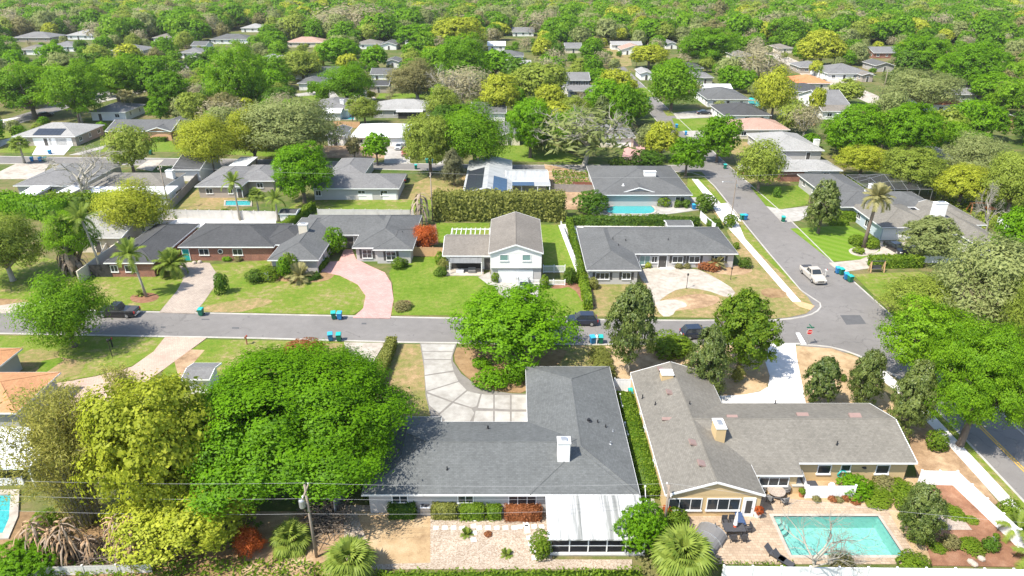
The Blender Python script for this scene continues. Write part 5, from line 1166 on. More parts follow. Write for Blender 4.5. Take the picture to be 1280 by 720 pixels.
# ------------------------------------------------------------------ houses further back
FAR = [  # left px, right px, front eave row, depth, roof kind, roof, wall, label
    (14, 94, 170.5, 15, 'hip', 'roof_pale', 'wall_taupe', 'grey house with dark rooftop solar panels near the left edge'),
    (131, 214, 164, 13, 'gx', 'roof_grey', 'wall_orange', 'orange-walled house with charcoal roof on the back street'),
    (110, 157, 140, 13, 'hip', 'roof_mid', 'wall_white', 'white house with grey gable roof behind the fan palms'),
    (138, 178, 63, 15, 'hip', 'roof_mid', 'wall_taupe', 'taupe house with grey roof among trees at the far upper left'),
    (222, 252, 66, 14, 'hip', 'roof_mid', 'wall_white', 'white house with grey hip roof left of the tall vivid tree top'),
    (238, 257, 57, 12, 'gx', 'roof_grey', 'wall_white', 'small white house with dark ridge roof in the far upper left'),
    (262, 310, 49, 16, 'hip', 'roof_grey', 'wall_white', 'wide white house with dark roof at the far upper left'),
    (318, 350, 75, 15, 'hip', 'roof_pale', 'wall_white', 'white house with pale roof right of the tall vivid tree'),
    (356, 403, 53, 16, 'hip', 'roof_salmon', 'wall_cream', 'cream house with pale salmon roof in the far trees'),
    (357, 424, 91, 12, 'gx', 'roof_grey', 'wall_white', 'long white house with dark roof behind the looped driveway'),
    (371, 400, 104, 14, 'hip', 'roof_grey', 'wall_white', 'low white house with dark hip roof by the looped driveway'),
    (385, 436, 137, 18, 'hip', 'roof_mid', 'wall_white', 'grey-roofed white house with a back pool and cedar fence'),
    (445, 475, 55, 14, 'hip', 'roof_taupe', 'wall_white', 'white house with taupe roof and chimney in the far trees'),
    (475, 496, 56, 16, 'gy', 'roof_grey', 'wall_white', 'narrow house with steep dark gable in the far trees'),
    (481, 499, 77, 12, 'gy', 'roof_grey', 'wall_white', 'small gabled white house behind bright round trees'),
    (462, 493, 93, 12, 'gx', 'roof_grey', 'wall_white', 'white house with white patio roof above the yellow hedge'),
    (459, 486, 107, 9, 'gx', 'roof_dark', 'wall_taupe', 'low dark carport house behind the parked white car'),
    (464, 541, 137, 14, 'hip', 'roof_pale', 'wall_grey', 'pale roofed house with dark porch behind the white-roofed house'),
    (588, 633, 141, 14, 'gx', 'roof_grey', 'wall_white', 'white house with slate roof left of the bare street tree'),
    (622, 652, 170, 16, 'gy', 'roof_mid', 'wall_cream', 'cream gable house beside the bright lawn on the back street'),
    (406, 430, 170, 11, 'gy', 'roof_grey', 'wall_white', 'white house with dark gable half hidden by the live oak'),
    (609, 632, 57, 12, 'gx', 'metal_white', 'wall_white', 'small white-roofed house in the distant centre'),
    (615, 655, 70, 14, 'hip', 'roof_grey', 'wall_white', 'white house with slate roof in the distant centre'),
    (628, 664, 81, 10, 'gx', 'roof_pale', 'wall_white', 'pale low house in front of the distant slate-roofed one'),
    (748, 795, 172, 22, 'hip', 'roof_mid', 'wall_cream', 'grey-roofed house with pink paved drive behind the bare tree'),
    (884, 938, 124, 20, 'hip', 'roof_grey', 'wall_white', 'large charcoal-roofed house left of the far white patio'),
    (905, 965, 144, 17, 'hip', 'roof_dark', 'wall_white', 'black-roofed house with white chimney on the side street'),
    (918, 988, 162, 13, 'hip', 'roof_salmon', 'wall_cream', 'house with pale salmon tile roof on the side street'),
    (776, 808, 62, 14, 'gy', 'roof_salmon', 'wall_white', 'white gabled house with salmon roof in the distance'),
    (764, 803, 56, 10, 'gx', 'roof_pale', 'wall_white', 'flat pale house behind the distant salmon gable'),
    (872, 893, 97, 14, 'hip', 'roof_mid', 'wall_grey', 'small grey house behind the white patio roofs'),
    (882, 916, 111, 8, 'gx', 'metal_white', 'wall_white', 'long white patio building on the side street'),
    (855, 880, 85, 14, 'hip', 'roof_dark', 'wall_grey', 'low dark-roofed house under the tall dark trees'),
    (800, 817, 92, 14, 'gy', 'roof_pale', 'wall_white', 'white gable house at the bend of the side street'),
    (962, 1031, 188, 19, 'hip', 'roof_pale', 'wall_grey', 'pale grey hip-roofed house with white chimney near side street'),
    (996, 1040, 104, 16, 'hip', 'roof_orange', 'wall_cream', 'house with bright orange tile roof near the far cul-de-sac'),
    (985, 1035, 114, 13, 'hip', 'roof_dark', 'wall_cream', 'charcoal-roofed house in front of the orange tile roof'),
    (1028, 1064, 132, 22, 'gx', 'roof_mid', 'wall_white', 'white house with long grey roof beside the far cul-de-sac'),
    (1028, 1067, 139, 8, 'gx', 'roof_brown', 'wall_white', 'low brown-roofed wing house by the far cul-de-sac'),
    (1035, 1092, 92, 20, 'hip', 'roof_mid', 'wall_white', 'white garage house with wide grey roof on the cul-de-sac'),
    (1078, 1094, 94, 12, 'gy', 'roof_brown', 'wall_taupe', 'small brown-roofed house right of the white garage'),
    (1095, 1120, 82, 14, 'gy', 'roof_grey', 'wall_grey', 'grey gabled house beyond the cul-de-sac lawn'),
    (1092, 1128, 66, 15, 'gx', 'roof_mid', 'wall_brick', 'red brick house with grey roof in the far distance'),
    (972, 992, 60, 14, 'hip', 'roof_brown', 'wall_cream', 'small brown-roofed house far behind the lime trees'),
    (1000, 1035, 84, 14, 'hip', 'roof_mid', 'wall_taupe', 'taupe house with grey roof left of the cul-de-sac'),
    (1166, 1212, 131, 18, 'hip', 'roof_red', 'wall_white', 'house with red-orange tile roof among trees on the right'),
    (1245, 1278, 148, 14, 'gy', 'roof_brown', 'wall_orange', 'tan gabled house at the right edge among trees'),
    (1195, 1235, 118, 10, 'gx', 'roof_mid', 'wall_grey', 'long grey-roofed house behind the red-orange tiles'),
    (1156, 1171, 5, 16, 'gx', 'metal_white', 'wall_white', 'tiny white building on the far right skyline'),
    (1176, 1193, 7, 18, 'gx', 'roof_orange', 'wall_white', 'tiny white building with orange end on the skyline'),
    (1254, 1278, 14, 22, 'gy', 'roof_orange', 'wall_white', 'white building with orange roof at the far right corner'),
    (1050, 1066, 6, 20, 'hip', 'roof_mid', 'wall_white', 'tiny pale house lost in the far upper right woods'),
    (1080, 1105, 24, 20, 'hip', 'roof_mid', 'wall_white', 'small grey roof showing through the upper right woods'),
    (15, 62, 47, 18, 'hip', 'roof_mid', 'wall_taupe', 'grey roof showing through trees at the far left'),
    (82, 120, 44, 18, 'hip', 'roof_pale', 'wall_white', 'pale roof between trees in the far upper left'),
    (190, 215, 47, 14, 'hip', 'roof_taupe', 'wall_white', 'taupe roof between trees in the far upper left'),
    (22, 50, 62, 14, 'hip', 'roof_taupe', 'wall_white', 'taupe-roofed house half hidden behind left vivid trees'),
    (300, 330, 35, 16, 'hip', 'roof_pale', 'wall_white', 'pale roof far behind the tall vivid tree'),
    (540, 566, 36, 16, 'hip', 'roof_mid', 'wall_white', 'grey roof between the distant central trees'),
    (690, 716, 34, 16, 'hip', 'roof_pale', 'wall_white', 'pale roof deep in the distant central woods'),
    (918, 944, 70, 16, 'hip', 'roof_taupe', 'wall_cream', 'taupe house behind the leafless brown trees'),
    (328, 352, 36, 15, 'hip', 'roof_mid', 'wall_white', 'grey roof above the far left leafless tree'),
    (552, 570, 31, 15, 'gx', 'roof_pale', 'wall_white', 'pale sliver of roof in the upper centre woods'),
    (832, 848, 55, 15, 'gy', 'roof_mid', 'wall_white', 'little white gable left of the tall dark tree'),
    (60, 92, 58, 15, 'hip', 'roof_mid', 'wall_white', 'grey hip roof over the left vivid oaks'),
    (505, 528, 50, 14, 'hip', 'roof_grey', 'wall_white', 'charcoal roof behind the far round bright tree'),
    (706, 728, 60, 14, 'gx', 'roof_mid', 'wall_cream', 'grey roof above the two-storey house'),
    (1218, 1244, 46, 16, 'hip', 'roof_pale', 'wall_white', 'pale roof above the broad bright oak'),
    (880, 905, 30, 18, 'hip', 'roof_taupe', 'wall_white', 'taupe roof above the tall dark tree'),
    (1145, 1170, 32, 18, 'hip', 'roof_mid', 'wall_white', 'grey roof above the broad dark oak'),
    (640, 668, 40, 16, 'gx', 'roof_mid', 'wall_white', 'grey roof left of the rust-red tree'),
    (1178, 1203, 198, 12, 'hip', 'roof_mid', 'wall_grey', 'grey house hidden under trees on the right side'),
]
HOUSE_BOX = []
for k_, (l_, r_, f_, d_, kind_, rf_, wl_, lab_) in enumerate(FAR):
    h_ = House('house', lab_, wl_, rf_, pitch=.3, eave=2.8, group='houses further back in the neighbourhood'); h_.px(l_, r_, f_, d=d_, kind=kind_); h_.auto(0, 'SEW', 4.5, seed=k_, garage=(k_ % 3 == 0 and r_ - l_ > 38))
    if k_ in (12, 26, 34, 11): h_.chimney(0, (l_ + r_) / 2 + (r_ - l_) * .34, f_ - 7, 1.3, 1.0, 1.3)
    if k_ == 0:
        h_.array(0, 62, 165, 'S', 7, 2, 1.1, 1.8, 'solar_dark')
        h_.garage(0, 'S', px=54); h_.garage(0, 'S', px=73)
    if k_ == 11: h_.px(402, 426, 141, d=6, kind='gx', roof='metal_white', eave=2.5)
    if k_ == 17: h_.px(495, 528, 139.5, d=4, kind='shed', pitch=.1, roof='metal_white', eave=2.4, wall='dark_inside')
    if k_ == 1: h_.px(180, 214, 164.3, d=16, kind='gy')
# white-roofed house with cars in front
X_ = House('house', 'house with white metal roof and two parked cars in its drive', 'wall_white', 'metal_white', pitch=.24, eave=2.75); x0_ = X_.px(436, 506, 171.5, d=17, kind='hip'); X_.garage(x0_, 'S', px=500, w=4.6); X_.door(x0_, 'S', px=484, mat='shutter'); X_.window(x0_, 'S', 0, 2.0, px=449, shut=False); X_.window(x0_, 'S', 0, 1.6, px=466)
# two-storey house in the far centre
Y_ = House('house', 'two-storey grey-roofed house with a row of shuttered windows in far centre', 'wall_white', 'roof_mid', pitch=.3, eave=5.4)
y0_ = Y_.px(676, 738, 100, d=13, kind='gx', eave=5.4); y1_ = Y_.px(709, 746, 113.5, d=5, kind='shed', eave=2.7, pitch=.25)
for p_ in (714, 721, 728, 734): Y_.window(y0_, 'S', 0, 1.2, 3.4, 1.5, px=p_, shut=True)
for p_ in (722, 730, 739): Y_.window(y1_, 'S', 0, 1.5, .7, 1.5, px=p_, shut=True)
Y_.door(y1_, 'S', px=715, mat='fabric_blue', w=1.3)
# ------------------------------------------------------------------ swimming pools and the paved deck
def pool(poly, label, z=-1.4, wl=-.12, coping=.3, raised=False):
    n = len(poly); cx = sum(p[0] for p in poly) / n; cy = sum(p[1] for p in poly) / n; t = empty('swimming_pool', (cx, cy, 0)); tag(t, label, 'pool')
    q = [(x - cx, y - cy) for x, y in poly]
    if sum(q[i][0] * q[(i + 1) % n][1] - q[(i + 1) % n][0] * q[i][1] for i in range(n)) < 0: q = q[::-1]
    top = .20 if raised else .085
    mb = MB().add([(x, y, z) for x, y in q], [tuple(range(n))]); mb.add([(x, y, z) for x, y in q] + [(x, y, wl - .05) for x, y in q], [((i + 1) % n, i, n + i, n + (i + 1) % n) for i in range(n)]); mb.build('basin', 'pool_blue' if raised else 'pool_plaster', t)
    MB().add([(x, y, wl - .05) for x, y in q] + [(x, y, top - .02) for x, y in q], [((i + 1) % n, i, n + i, n + (i + 1) % n) for i in range(n)]).build('tile_band', 'pool_tile', t)
    MB().add([(x, y, wl) for x, y in q], [tuple(range(n))]).build('water', 'water', t)
    out = []
    for i in range(n):
        a = Vector(q[i - 1]); b = Vector(q[i]); c = Vector(q[(i + 1) % n]); d1 = (b - a).normalized(); d2 = (c - b).normalized(); n1 = Vector((d1.y, -d1.x)); n2 = Vector((d2.y, -d2.x)); m_ = (n1 + n2).normalized(); out.append(b + m_ * coping / max(m_.dot(n1), .4))
    vs = [(x, y, top) for x, y in q] + [(p.x, p.y, top) for p in out] + [(p.x, p.y, -.02) for p in out] + [(x, y, top - .1) for x, y in q]
    MB().add(vs, [(i, n + i, n + (i + 1) % n, (i + 1) % n) for i in range(n)] + [(n + i, 2 * n + i, 2 * n + (i + 1) % n, n + (i + 1) % n) for i in range(n)] + [(3 * n + i, i, (i + 1) % n, 3 * n + (i + 1) % n) for i in range(n)]).build('coping', 'concrete_old', t); return t
p_ = pool([(POOL[0], POOL[2]), (POOL[1], POOL[2]), (POOL[1], POOL[3]), (POOL[0], POOL[3])], 'rectangular turquoise swimming pool in the paved back yard')
for i in range(3):
    r_ = .75 + .35 * i; MB().prism([(0, 0)] + [(r_ * math.cos(a), -r_ * math.sin(a)) for a in np.linspace(0, math.pi / 2, 8)], -1.39, -.3 - .3 * i).build('pool_step', 'pool_plaster', p_, (POOL[0] - (POOL[0] + POOL[1]) / 2 + .01, POOL[3] - (POOL[2] + POOL[3]) / 2 - .01, 0))
dk = 16.0, 35.6, 42.35, 53.2
for i, (x0, x1, y0, y1) in enumerate(((dk[0], POOL[0], dk[2], dk[3]), (POOL[1], dk[1], dk[2], dk[3] - 4.2), (POOL[0], POOL[1], dk[2], POOL[2]), (POOL[0], POOL[1], POOL[3], 50.4))):
    MB().prism([(x0, y0), (x1, y0), (x1, y1), (x0, y1)], -.02, .06).build('patio', 'paver_deck')['kind'] = 'structure'
def pl(name, pts, mat, z, sm=0): return sheet(name, pts, mat, z, sm, px=False)
pl('planting_bed', [(24.2, 50.4), (35.6, 49.2), (36.4, 51), (40.5, 51.6), (40.5, 53.2), (24.2, 53.2)], 'straw', .056)
pl('planting_bed', [(35.0, 42.3), (35.8, 42.3), (36.6, 45), (36.2, 48), (38, 50), (40.2, 51), (40, 52.5), (36, 51.5), (35.0, 48)], 'straw', .062, 1)
pl('planting_bed', [(35.6, 42.2), (44.8, 42.0), (43.4, 52.0), (39.8, 52.3), (37, 49.6), (36.4, 46)], 'mulch_red', .052)
pl('patio', [(38.6, 46.2), (41.6, 46.2), (41.5, 48.8), (38.8, 48.8)], 'paver_beige', .064)
pl('footpath', [(12.6, 48), (13.6, 48), (13.4, 66), (12.4, 66)], 'concrete', .06)
pool(px_poly([(282.5, 252), (313, 252), (313, 257.5), (282, 257.5)]), 'small turquoise lap pool behind the white fence', .10, .15, .35, True)
pool(chaikin(px_poly([(756, 261), (775, 257), (793, 259), (806, 255), (819, 261), (817, 268), (790, 268), (759, 268)]), 2), 'kidney-shaped turquoise pool in front of the dark grey house', .10, .15, .45, True)
pool(px_poly([(-70, 622), (14, 620), (12, 650), (4, 668), (-70, 672)]), 'turquoise pool cut off by the left edge of the picture', .10, .15, .7, True)
pool(px_poly([(423, 146), (442, 146), (443, 150), (422, 150)]), 'small pool behind the cedar fence of a far house', .10, .15, .4, True)
pool(px_poly([(934, 127), (946, 126), (954, 133), (940, 134)]), 'small pool behind the charcoal-roofed far house', .10, .15, .5, True)
# ------------------------------------------------------------------ fences and walls
fence([W(905, 708, 1.8), W(1340, 713, 1.8)], 1.8, 'long white vinyl privacy fence along the bottom right', pl=2.4, px=False)
fence([(1147, 606), (1191, 607), (1290, 702)], 1.75, 'white vinyl fence around the red mulch garden beside sidewalk', pl=2.0)
fence([(1007, 623), (1066, 622.5)], 1.5, 'low white vinyl screen in front of the pool equipment', pl=4.5)
fence([(998, 600), (1006, 623)], 1.5, 'short white vinyl screen beside the air conditioner', pl=3)
fence([(767, 489), (787, 489.5)], 1.75, 'white vinyl gate fence between the two foreground roofs', pl=1.4)
fence([(774, 505), (777, 520)], 1.3, 'short white picket run beside the hedge, upper piece', pl=1.6, rails=True)
fence([(780, 541), (784, 556)], 1.3, 'short white picket run beside the hedge, middle piece', pl=1.6, rails=True)
fence([(805, 622), (806, 640)], 1.3, 'short white picket run beside the hedge, lower piece', pl=1.6, rails=True)
fence([(158, 273), (250, 274.5), (347, 276)], 2.0, 'white vinyl fence behind the red brick house', pl=2.4, mat='dirty_white')
fence([(128, 332), (158, 273)], 1.9, 'weathered white fence running up beside the brick house', pl=2.4, mat='dirty_white')
fence([(213, 264), (252, 222)], 1.8, 'dark wooden fence between the white house and dry lawn', 'wood_grey', pl=2.4)
fence([(513, 320), (556, 321)], 1.7, 'pale wooden fence between the grey and two-storey houses', 'wood_fresh', pl=2.2)
fence([(398, 271.5), (517, 272.5)], 1.7, 'white fence panels behind the pink-drive house', 'dirty_white', pl=2.4)
fence([(336, 351), (320, 351)], 1.4, 'short white fence left of the grey stone house', 'vinyl_white', pl=2.2)
fence([(663, 356), (706, 357)], .95, 'low white picket fence by the two-storey house', 'vinyl_white', pl=1.8, rails=True)
fence([(679, 341), (706, 341)], 1.3, 'white picket fence right of the garage doors', 'vinyl_white', pl=1.8, rails=True)
fence([(701, 287), (724, 347)], 1.6, 'white fence along the hedge of the circular-drive house', 'vinyl_white', pl=2.4)
fence([(875, 274), (893, 290)], 1.6, 'white fence behind the shed near the street corner', 'vinyl_white', pl=2.4)
fence([(693, 240), (742, 241)], 1.8, 'grey wooden fence left of the kidney pool house', 'wood_grey', pl=2.2)
fence([(716, 237), (742, 237.5)], 1.8, 'reddish wooden fence panel by the kidney pool house', 'wood_red', pl=2.2)
fence([(418, 159), (450, 160)], 1.9, 'orange cedar fence behind the far white-roofed house', 'wood_fresh', pl=2.4)
fence([(1245, 283), (1290, 300)], 1.8, 'white fence at the right edge behind the pale blue house', 'vinyl_white', pl=2.4)
fence([(1143, 328), (1245, 331)], 1.3, 'white wall in front of the white gable on the right', 'vinyl_white', pl=2.4)
fence([(975, 143), (1016, 152)], 1.7, 'white fence beside the far lime tree on the right', 'vinyl_white', pl=2.6)
fence([(982, 156), (1018, 157)], 1.6, 'wooden fence behind the salmon tile roof', 'wood_fresh', pl=2.6)
fence([(-20, 608), (30, 606)], .9, 'white poolside wall at the left edge', 'vinyl_white', pl=3)
fence([(-20, 722), (190, 716)], 1.0, 'low white wall along the bottom left hedge', 'dirty_white', pl=3)
fence([(420, 645), (433, 612)], 1.7, 'grey board fence between the oak and the gravel yard', 'galvanised', pl=2.0)
# ------------------------------------------------------------------ pool cage
cg = empty('pool_cage', (*W(1120, 246), 0)); tag(cg, 'pale-framed screened pool cage behind the dark grey house', 'pool cage')
cx_, cy_ = X_at(1131, 140, 3), M_.blocks[m1]['ey1'] + M_.root.location.y - 2.2; cw, cd, ch = 16.0, 11.0, 2.9
def cgp(i, j, n=6, m=4):
    u = i / n; v = j / m; x = -cw / 2 + cw * u; y = cd * v; z = ch + 1.7 * min(1, 2.2 * min(v, 1 - v)) * min(1, 3 * min(u, 1 - u)); return (x, y, z)
org = Vector((cx_, cy_ + 3, 0)) - Vector(cg.location)
for i in range(7):
    for j in range(5):
        a = Vector(cgp(i, j)) + org
        if i < 6: MB().bar(a, Vector(cgp(i + 1, j)) + org, .06).build('beam', 'galvanised', cg)
        if j < 4: MB().bar(a, Vector(cgp(i, j + 1)) + org, .06).build('beam', 'galvanised', cg)
        if i in (0, 6) or j in (0, 4): MB().bar((a.x, a.y, 0), (a.x, a.y, a.z), .06).build('post', 'galvanised', cg)
        if i < 6 and j < 4: MB().quad(a, Vector(cgp(i + 1, j)) + org, Vector(cgp(i + 1, j + 1)) + org, Vector(cgp(i, j + 1)) + org).build('screen', 'cage_screen', cg)
# ------------------------------------------------------------------ wheelie bins
def bin_proto(body, lid):
    t = empty('wheelie_bin'); mb = MB(); mb.add([(-.26, -.3, .08), (.26, -.3, .08), (.26, .3, .08), (-.26, .3, .08), (-.34, -.4, 1.02), (.34, -.4, 1.02), (.34, .4, 1.02), (-.34, .4, 1.02)], [(3, 2, 1, 0), (0, 1, 5, 4), (1, 2, 6, 5), (2, 3, 7, 6), (3, 0, 4, 7)])
    mb.build('body', body, t); bevel(MB().add([(-.37, -.46, 1.02), (.37, -.46, 1.02), (.37, .44, 1.02), (-.37, .44, 1.02), (-.33, -.4, 1.12), (.33, -.4, 1.12), (.33, .4, 1.16), (-.33, .4, 1.16)], [(0, 3, 2, 1), (4, 5, 6, 7), (0, 1, 5, 4), (1, 2, 6, 5), (2, 3, 7, 6), (3, 0, 4, 7)]).build('lid', lid, t), .02)
    MB().bar((-.3, .5, 1.0), (.3, .5, 1.0), .05).build('handle', body, t)
    for sx in (-.3, .3):
        w_ = MB().lathe([(.13, -.04), (.13, .04)], 10).build('wheel', 'rubber', t, (sx, .32, .13)); w_.rotation_euler = (0, R(90), 0)
    return t
bins = {'g': bin_proto('bin_green', 'bin_green_lid'), 'b': bin_proto('bin_blue', 'bin_blue_lid')}; used = set()
def place_bin(k, px, py, label, rz=0.0):
    o = bins[k] if k not in used else copy_tree(bins[k]); used.add(k); x, y = W(px, py); o.location = (x, y, .06); o.rotation_euler = (0, 0, rz); tag(o, label, 'bin', 'kerbside wheelie bins')
for k, px, py, lab in [('g', 252, 394.5, 'green wheelie bin alone on kerb by the beige paver drive'), ('g', 417.5, 398.8, 'green bin of the pair on the north kerb by the pink drive'), ('b', 425, 399.2, 'blue bin of the pair on the north kerb by the pink drive'),
                       ('b', 413.5, 425.8, 'blue bin of the pair on the south kerb behind the oak'), ('g', 424, 426.2, 'green bin of the pair on the south kerb behind the oak'), ('b', 740.5, 429.5, 'blue bin left of the white mailbox post'), ('g', 750.5, 429.3, 'green bin right of the white mailbox post'),
                       ('b', 1046.5, 342, 'upper blue bin on the side street kerb across from pickup'), ('g', 1051, 343.5, 'upper green bin on the side street kerb across from pickup'), ('b', 1057, 349.5, 'lower blue bin on the side street kerb across from pickup'), ('g', 1062, 352.5, 'lower green bin on the side street kerb across from pickup'),
                       ('g', 978.5, 277.5, 'green bin at the foot of the dark grey house drive'), ('g', 927, 275, 'green bin on the white sidewalk, right one'), ('b', 931, 275, 'blue bin on the white sidewalk beside a green one'), ('b', 867, 262, 'blue bin beside the round clipped bush near corner'),
                       ('g', 789, 497.5, 'green bin in the side alley of the tan house'), ('b', 792, 504, 'blue bin in the side alley of the tan house'), ('g', 534, 204, 'green bin by the back street drive, left of blue one'), ('b', 540, 204.5, 'blue bin by the back street drive, right of green one'), ('g', 520, 211.5, 'lone green bin on the south side of the back street'),
                       ('b', 40.5, 202, 'blue bin beside the fan palm at far left, first of three'), ('b', 51, 202, 'blue bin at far left, middle of three'), ('g', 57, 202, 'green bin at far left, right of two blue ones'), ('b', 63, 193, 'lone blue bin on the white far left driveway'), ('g', 188.5, 193.5, 'green bin on the lawn edge behind the back street'),
                       ('g', 906, 211, 'green bin by the side street under the dark tree'), ('b', 845.5, 160, 'blue bin on the green strip of the side street'), ('b', 857, 169, 'blue bin on the lower drive of the side street'), ('b', 811, 126, 'blue bin at the bend of the side street'), ('g', 2, 155, 'green bin at the far left picture edge')]:
    place_bin(k, px, py, lab, (px * .37) % .5 - .25)
# ------------------------------------------------------------------ vehicles (length along local +x)
def vehicle(style, paint, x, y, head, label, name='parked_car', cat='car', bed='dark_metal'):
    t = empty(name, (x, y, .012), head); tag(t, label, cat)
    LN, WD = {'suv': (4.45, 1.82), 'sedan': (4.75, 1.82), 'pickup': (5.75, 2.0)}[style]; h = LN / 2; hw = WD / 2; wr = .37 if style != 'sedan' else .33
    hood = {'suv': .98, 'sedan': .88, 'pickup': 1.12}[style]; belt = {'suv': 1.05, 'sedan': .95, 'pickup': 1.18}[style]; top = {'suv': 1.66, 'sedan': 1.45, 'pickup': 1.88}[style]
    cab = {'suv': (-2.05, 1.05, -1.6, .25), 'sedan': (-1.75, 1.15, -1.0, .25), 'pickup': (-.75, 1.35, -.45, .65)}[style]
    tail = {'suv': belt, 'sedan': .98, 'pickup': 1.15}[style]
    st = [(-h, hw * .86, tail * .82, .42), (-h + .1, hw * .95, tail * .98, .3), (-h + .6, hw, tail, .24), (cab[0], hw, belt, .22), (0, hw, belt, .22), (cab[1], hw, belt * .99, .22), (h - .75, hw * .98, hood, .24), (h - .2, hw * .92, hood * .9, .28), (h, hw * .8, hood * .66, .38)]
    st.sort(key=lambda s_: s_[0]); vs = []; n = 8
    for (xx, w_, zt, zb) in st: vs += [(xx, -w_ * .92, zb), (xx, -w_, zb + .2), (xx, -w_, zt - .16), (xx, -w_ * .9, zt), (xx, w_ * .9, zt), (xx, w_, zt - .16), (xx, w_, zb + .2), (xx, w_ * .92, zb)]
    fs = [(i * n + k, i * n + (k + 1) % n, (i + 1) * n + (k + 1) % n, (i + 1) * n + k) for i in range(len(st) - 1) for k in range(n)] + [tuple(range(n)), tuple((len(st) - 1) * n + k for k in range(n))[::-1]]
    bd = MB().add(vs, fs).build('body', paint, t, smooth=False)
    b0, b1, t0, t1 = cab; w0, w1 = hw * .9, hw * .74; z0, z1 = belt - .03, top
    MB().add([(b0, -w0, z0), (b1, -w0, z0), (b1, w0, z0), (b0, w0, z0), (t0, -w1, z1), (t1, -w1, z1), (t1, w1, z1), (t0, w1, z1)], [(4, 5, 6, 7), (0, 1, 5, 4), (1, 2, 6, 5), (2, 3, 7, 6), (3, 0, 4, 7)]).build('cabin', paint, t)
    def pan(c, f0, f1, g0, g1, nm, off):      # glazed panel within quad c (a b c d), margins
        a, b, c_, d = [Vector(q) for q in c]; P_ = lambda u, v: (a.lerp(b, u)).lerp(d.lerp(c_, u), v) + Vector(off)
        MB().add([P_(f0, g0), P_(f1, g0), P_(f1, g1), P_(f0, g1)], [(0, 1, 2, 3)]).build(nm, 'glass', t)
    A0, B0, C0, D0 = (b0, -w0, z0), (b1, -w0, z0), (t1, -w1, z1), (t0, -w1, z1); A1, B1, C1, D1 = (b0, w0, z0), (b1, w0, z0), (t1, w1, z1), (t0, w1, z1)
    for q, o_ in (((A0, B0, C0, D0), (0, -.012, .004)), ((A1, B1, C1, D1), (0, .012, .004))):
        pan(q, .06, .50, .14, .86, 'side_window', o_); pan(q, .54, .93, .14, .86, 'side_window', o_)
    pan((B0, B1, C1, C0), .06, .94, .1, .92, 'windscreen', (.012, 0, .008)); pan((A0, A1, D1, D0), .08, .92, .15, .88, 'rear_window', (-.012, 0, .008))
    for sx in (h * .62, -h * .60):
        for sy in (-1, 1):
            w_ = MB().lathe([(wr * .9, -.12), (wr, -.09), (wr, .09), (wr * .9, .12)], 16).build('wheel', 'rubber', t, (sx, sy * (hw - .1), wr)); w_.rotation_euler = (R(90), 0, 0)
            link('rim', cached(('rim', sy), lambda: MB().lathe([(.22, -sy * .12), (.2, -sy * .13), (.05, -sy * .14)], 10).mesh('rim', 'chrome')), w_)
    for sy in (-1, 1):
        MB().box(h - .22, sy * hw * .72 - .2, hood * .62, h - .02, sy * hw * .72 + .2, hood * .78).build('headlight', 'white_paint', t)
        MB().box(-h - .01, sy * hw * .78 - .09, tail * .62, -h + .2, sy * hw * .78 + .13, tail * .92).build('tail_light', 'tail_red', t)
        MB().box(b1 - .3, sy * (hw + .12) - .1, belt, b1 - .12, sy * (hw + .12) + .1, belt + .16).build('mirror', paint, t)
    MB().box(-h - .04, -.3, .55, -h + .02, .3, .68).build('licence_plate', 'white_paint', t); MB().box(-h - .06, -hw * .85, .36, -h + .06, hw * .85, .54).build('bumper', 'chrome' if style == 'pickup' else paint, t); MB().box(h - .06, -hw * .75, .34, h + .06, hw * .75, .5).build('bumper', 'chrome' if style == 'pickup' else paint, t); MB().box(h - .1, -.5, .55, h + .015, .5, .74).build('grille', 'black_metal', t)
    if style == 'pickup': MB().box(-h + .12, -hw * .84, tail - .3, b0 - .06, hw * .84, tail + .012).build('bed', bed, t)
    return t
def park(style, paint, px, py, head, label, **kw): x, y = W(px, py); return vehicle(style, paint, x, y, R(head), label, **kw)
park('pickup', 'car_black', 149, 394.0, 178, 'black pickup truck with covered bed parked on front street', name='pickup_truck', cat='pickup')
park('pickup', 'car_champagne', 1015, 347.5, -86, 'champagne pickup truck with dark open bed on the side street', name='pickup_truck', cat='pickup')
park('suv', 'car_navy', 727, 404.5, 179, 'small dark SUV parked on the front street near the round tree')
park('suv', 'car_navy', 871, 421, 5, 'dark car on the front street half hidden by magnolia')
park('sedan', 'car_black', 1119, 313.5, -80, 'black sedan on the drive left of the clipped magnolia'); park('sedan', 'car_black', 1138, 319.5, -80, 'second black sedan tucked under the clipped magnolia')
park('sedan', 'car_silver', 499, 186, -92, 'silver sedan in the drive of the white-roofed house'); park('suv', 'car_black', 511, 184, -92, 'black SUV beside the silver sedan in far drive'); park('pickup', 'car_red', 508, 193, -92, 'red pickup in the drive of the white-roofed house', name='pickup_truck', cat='pickup')
park('suv', 'car_white', 60, 389, -60, 'white car showing through the feathery tree at left'); park('suv', 'car_black', 58, 146, 60, 'black car on the far left street under the oaks'); park('suv', 'car_navy', 504, 226, 92, 'dark blue car beside the screened-porch house')
park('suv', 'car_white', 455, 119, -90, 'white car in the far drive by the dark carport'); park('sedan', 'car_white', 338, 118, 15, 'white car behind the tall vivid tree'); park('suv', 'car_white', 1174, 147, -20, 'white car beside the red-orange tile house'); park('suv', 'car_silver', 654, 358, 92, 'grey car parked at the two-storey house garage')
park('sedan', 'car_white', 412, 92, 10, 'white car in the far centre left by the dark roof'); park('sedan', 'car_black', 880, 143, 0, 'dark car on the loop drive of the side street')
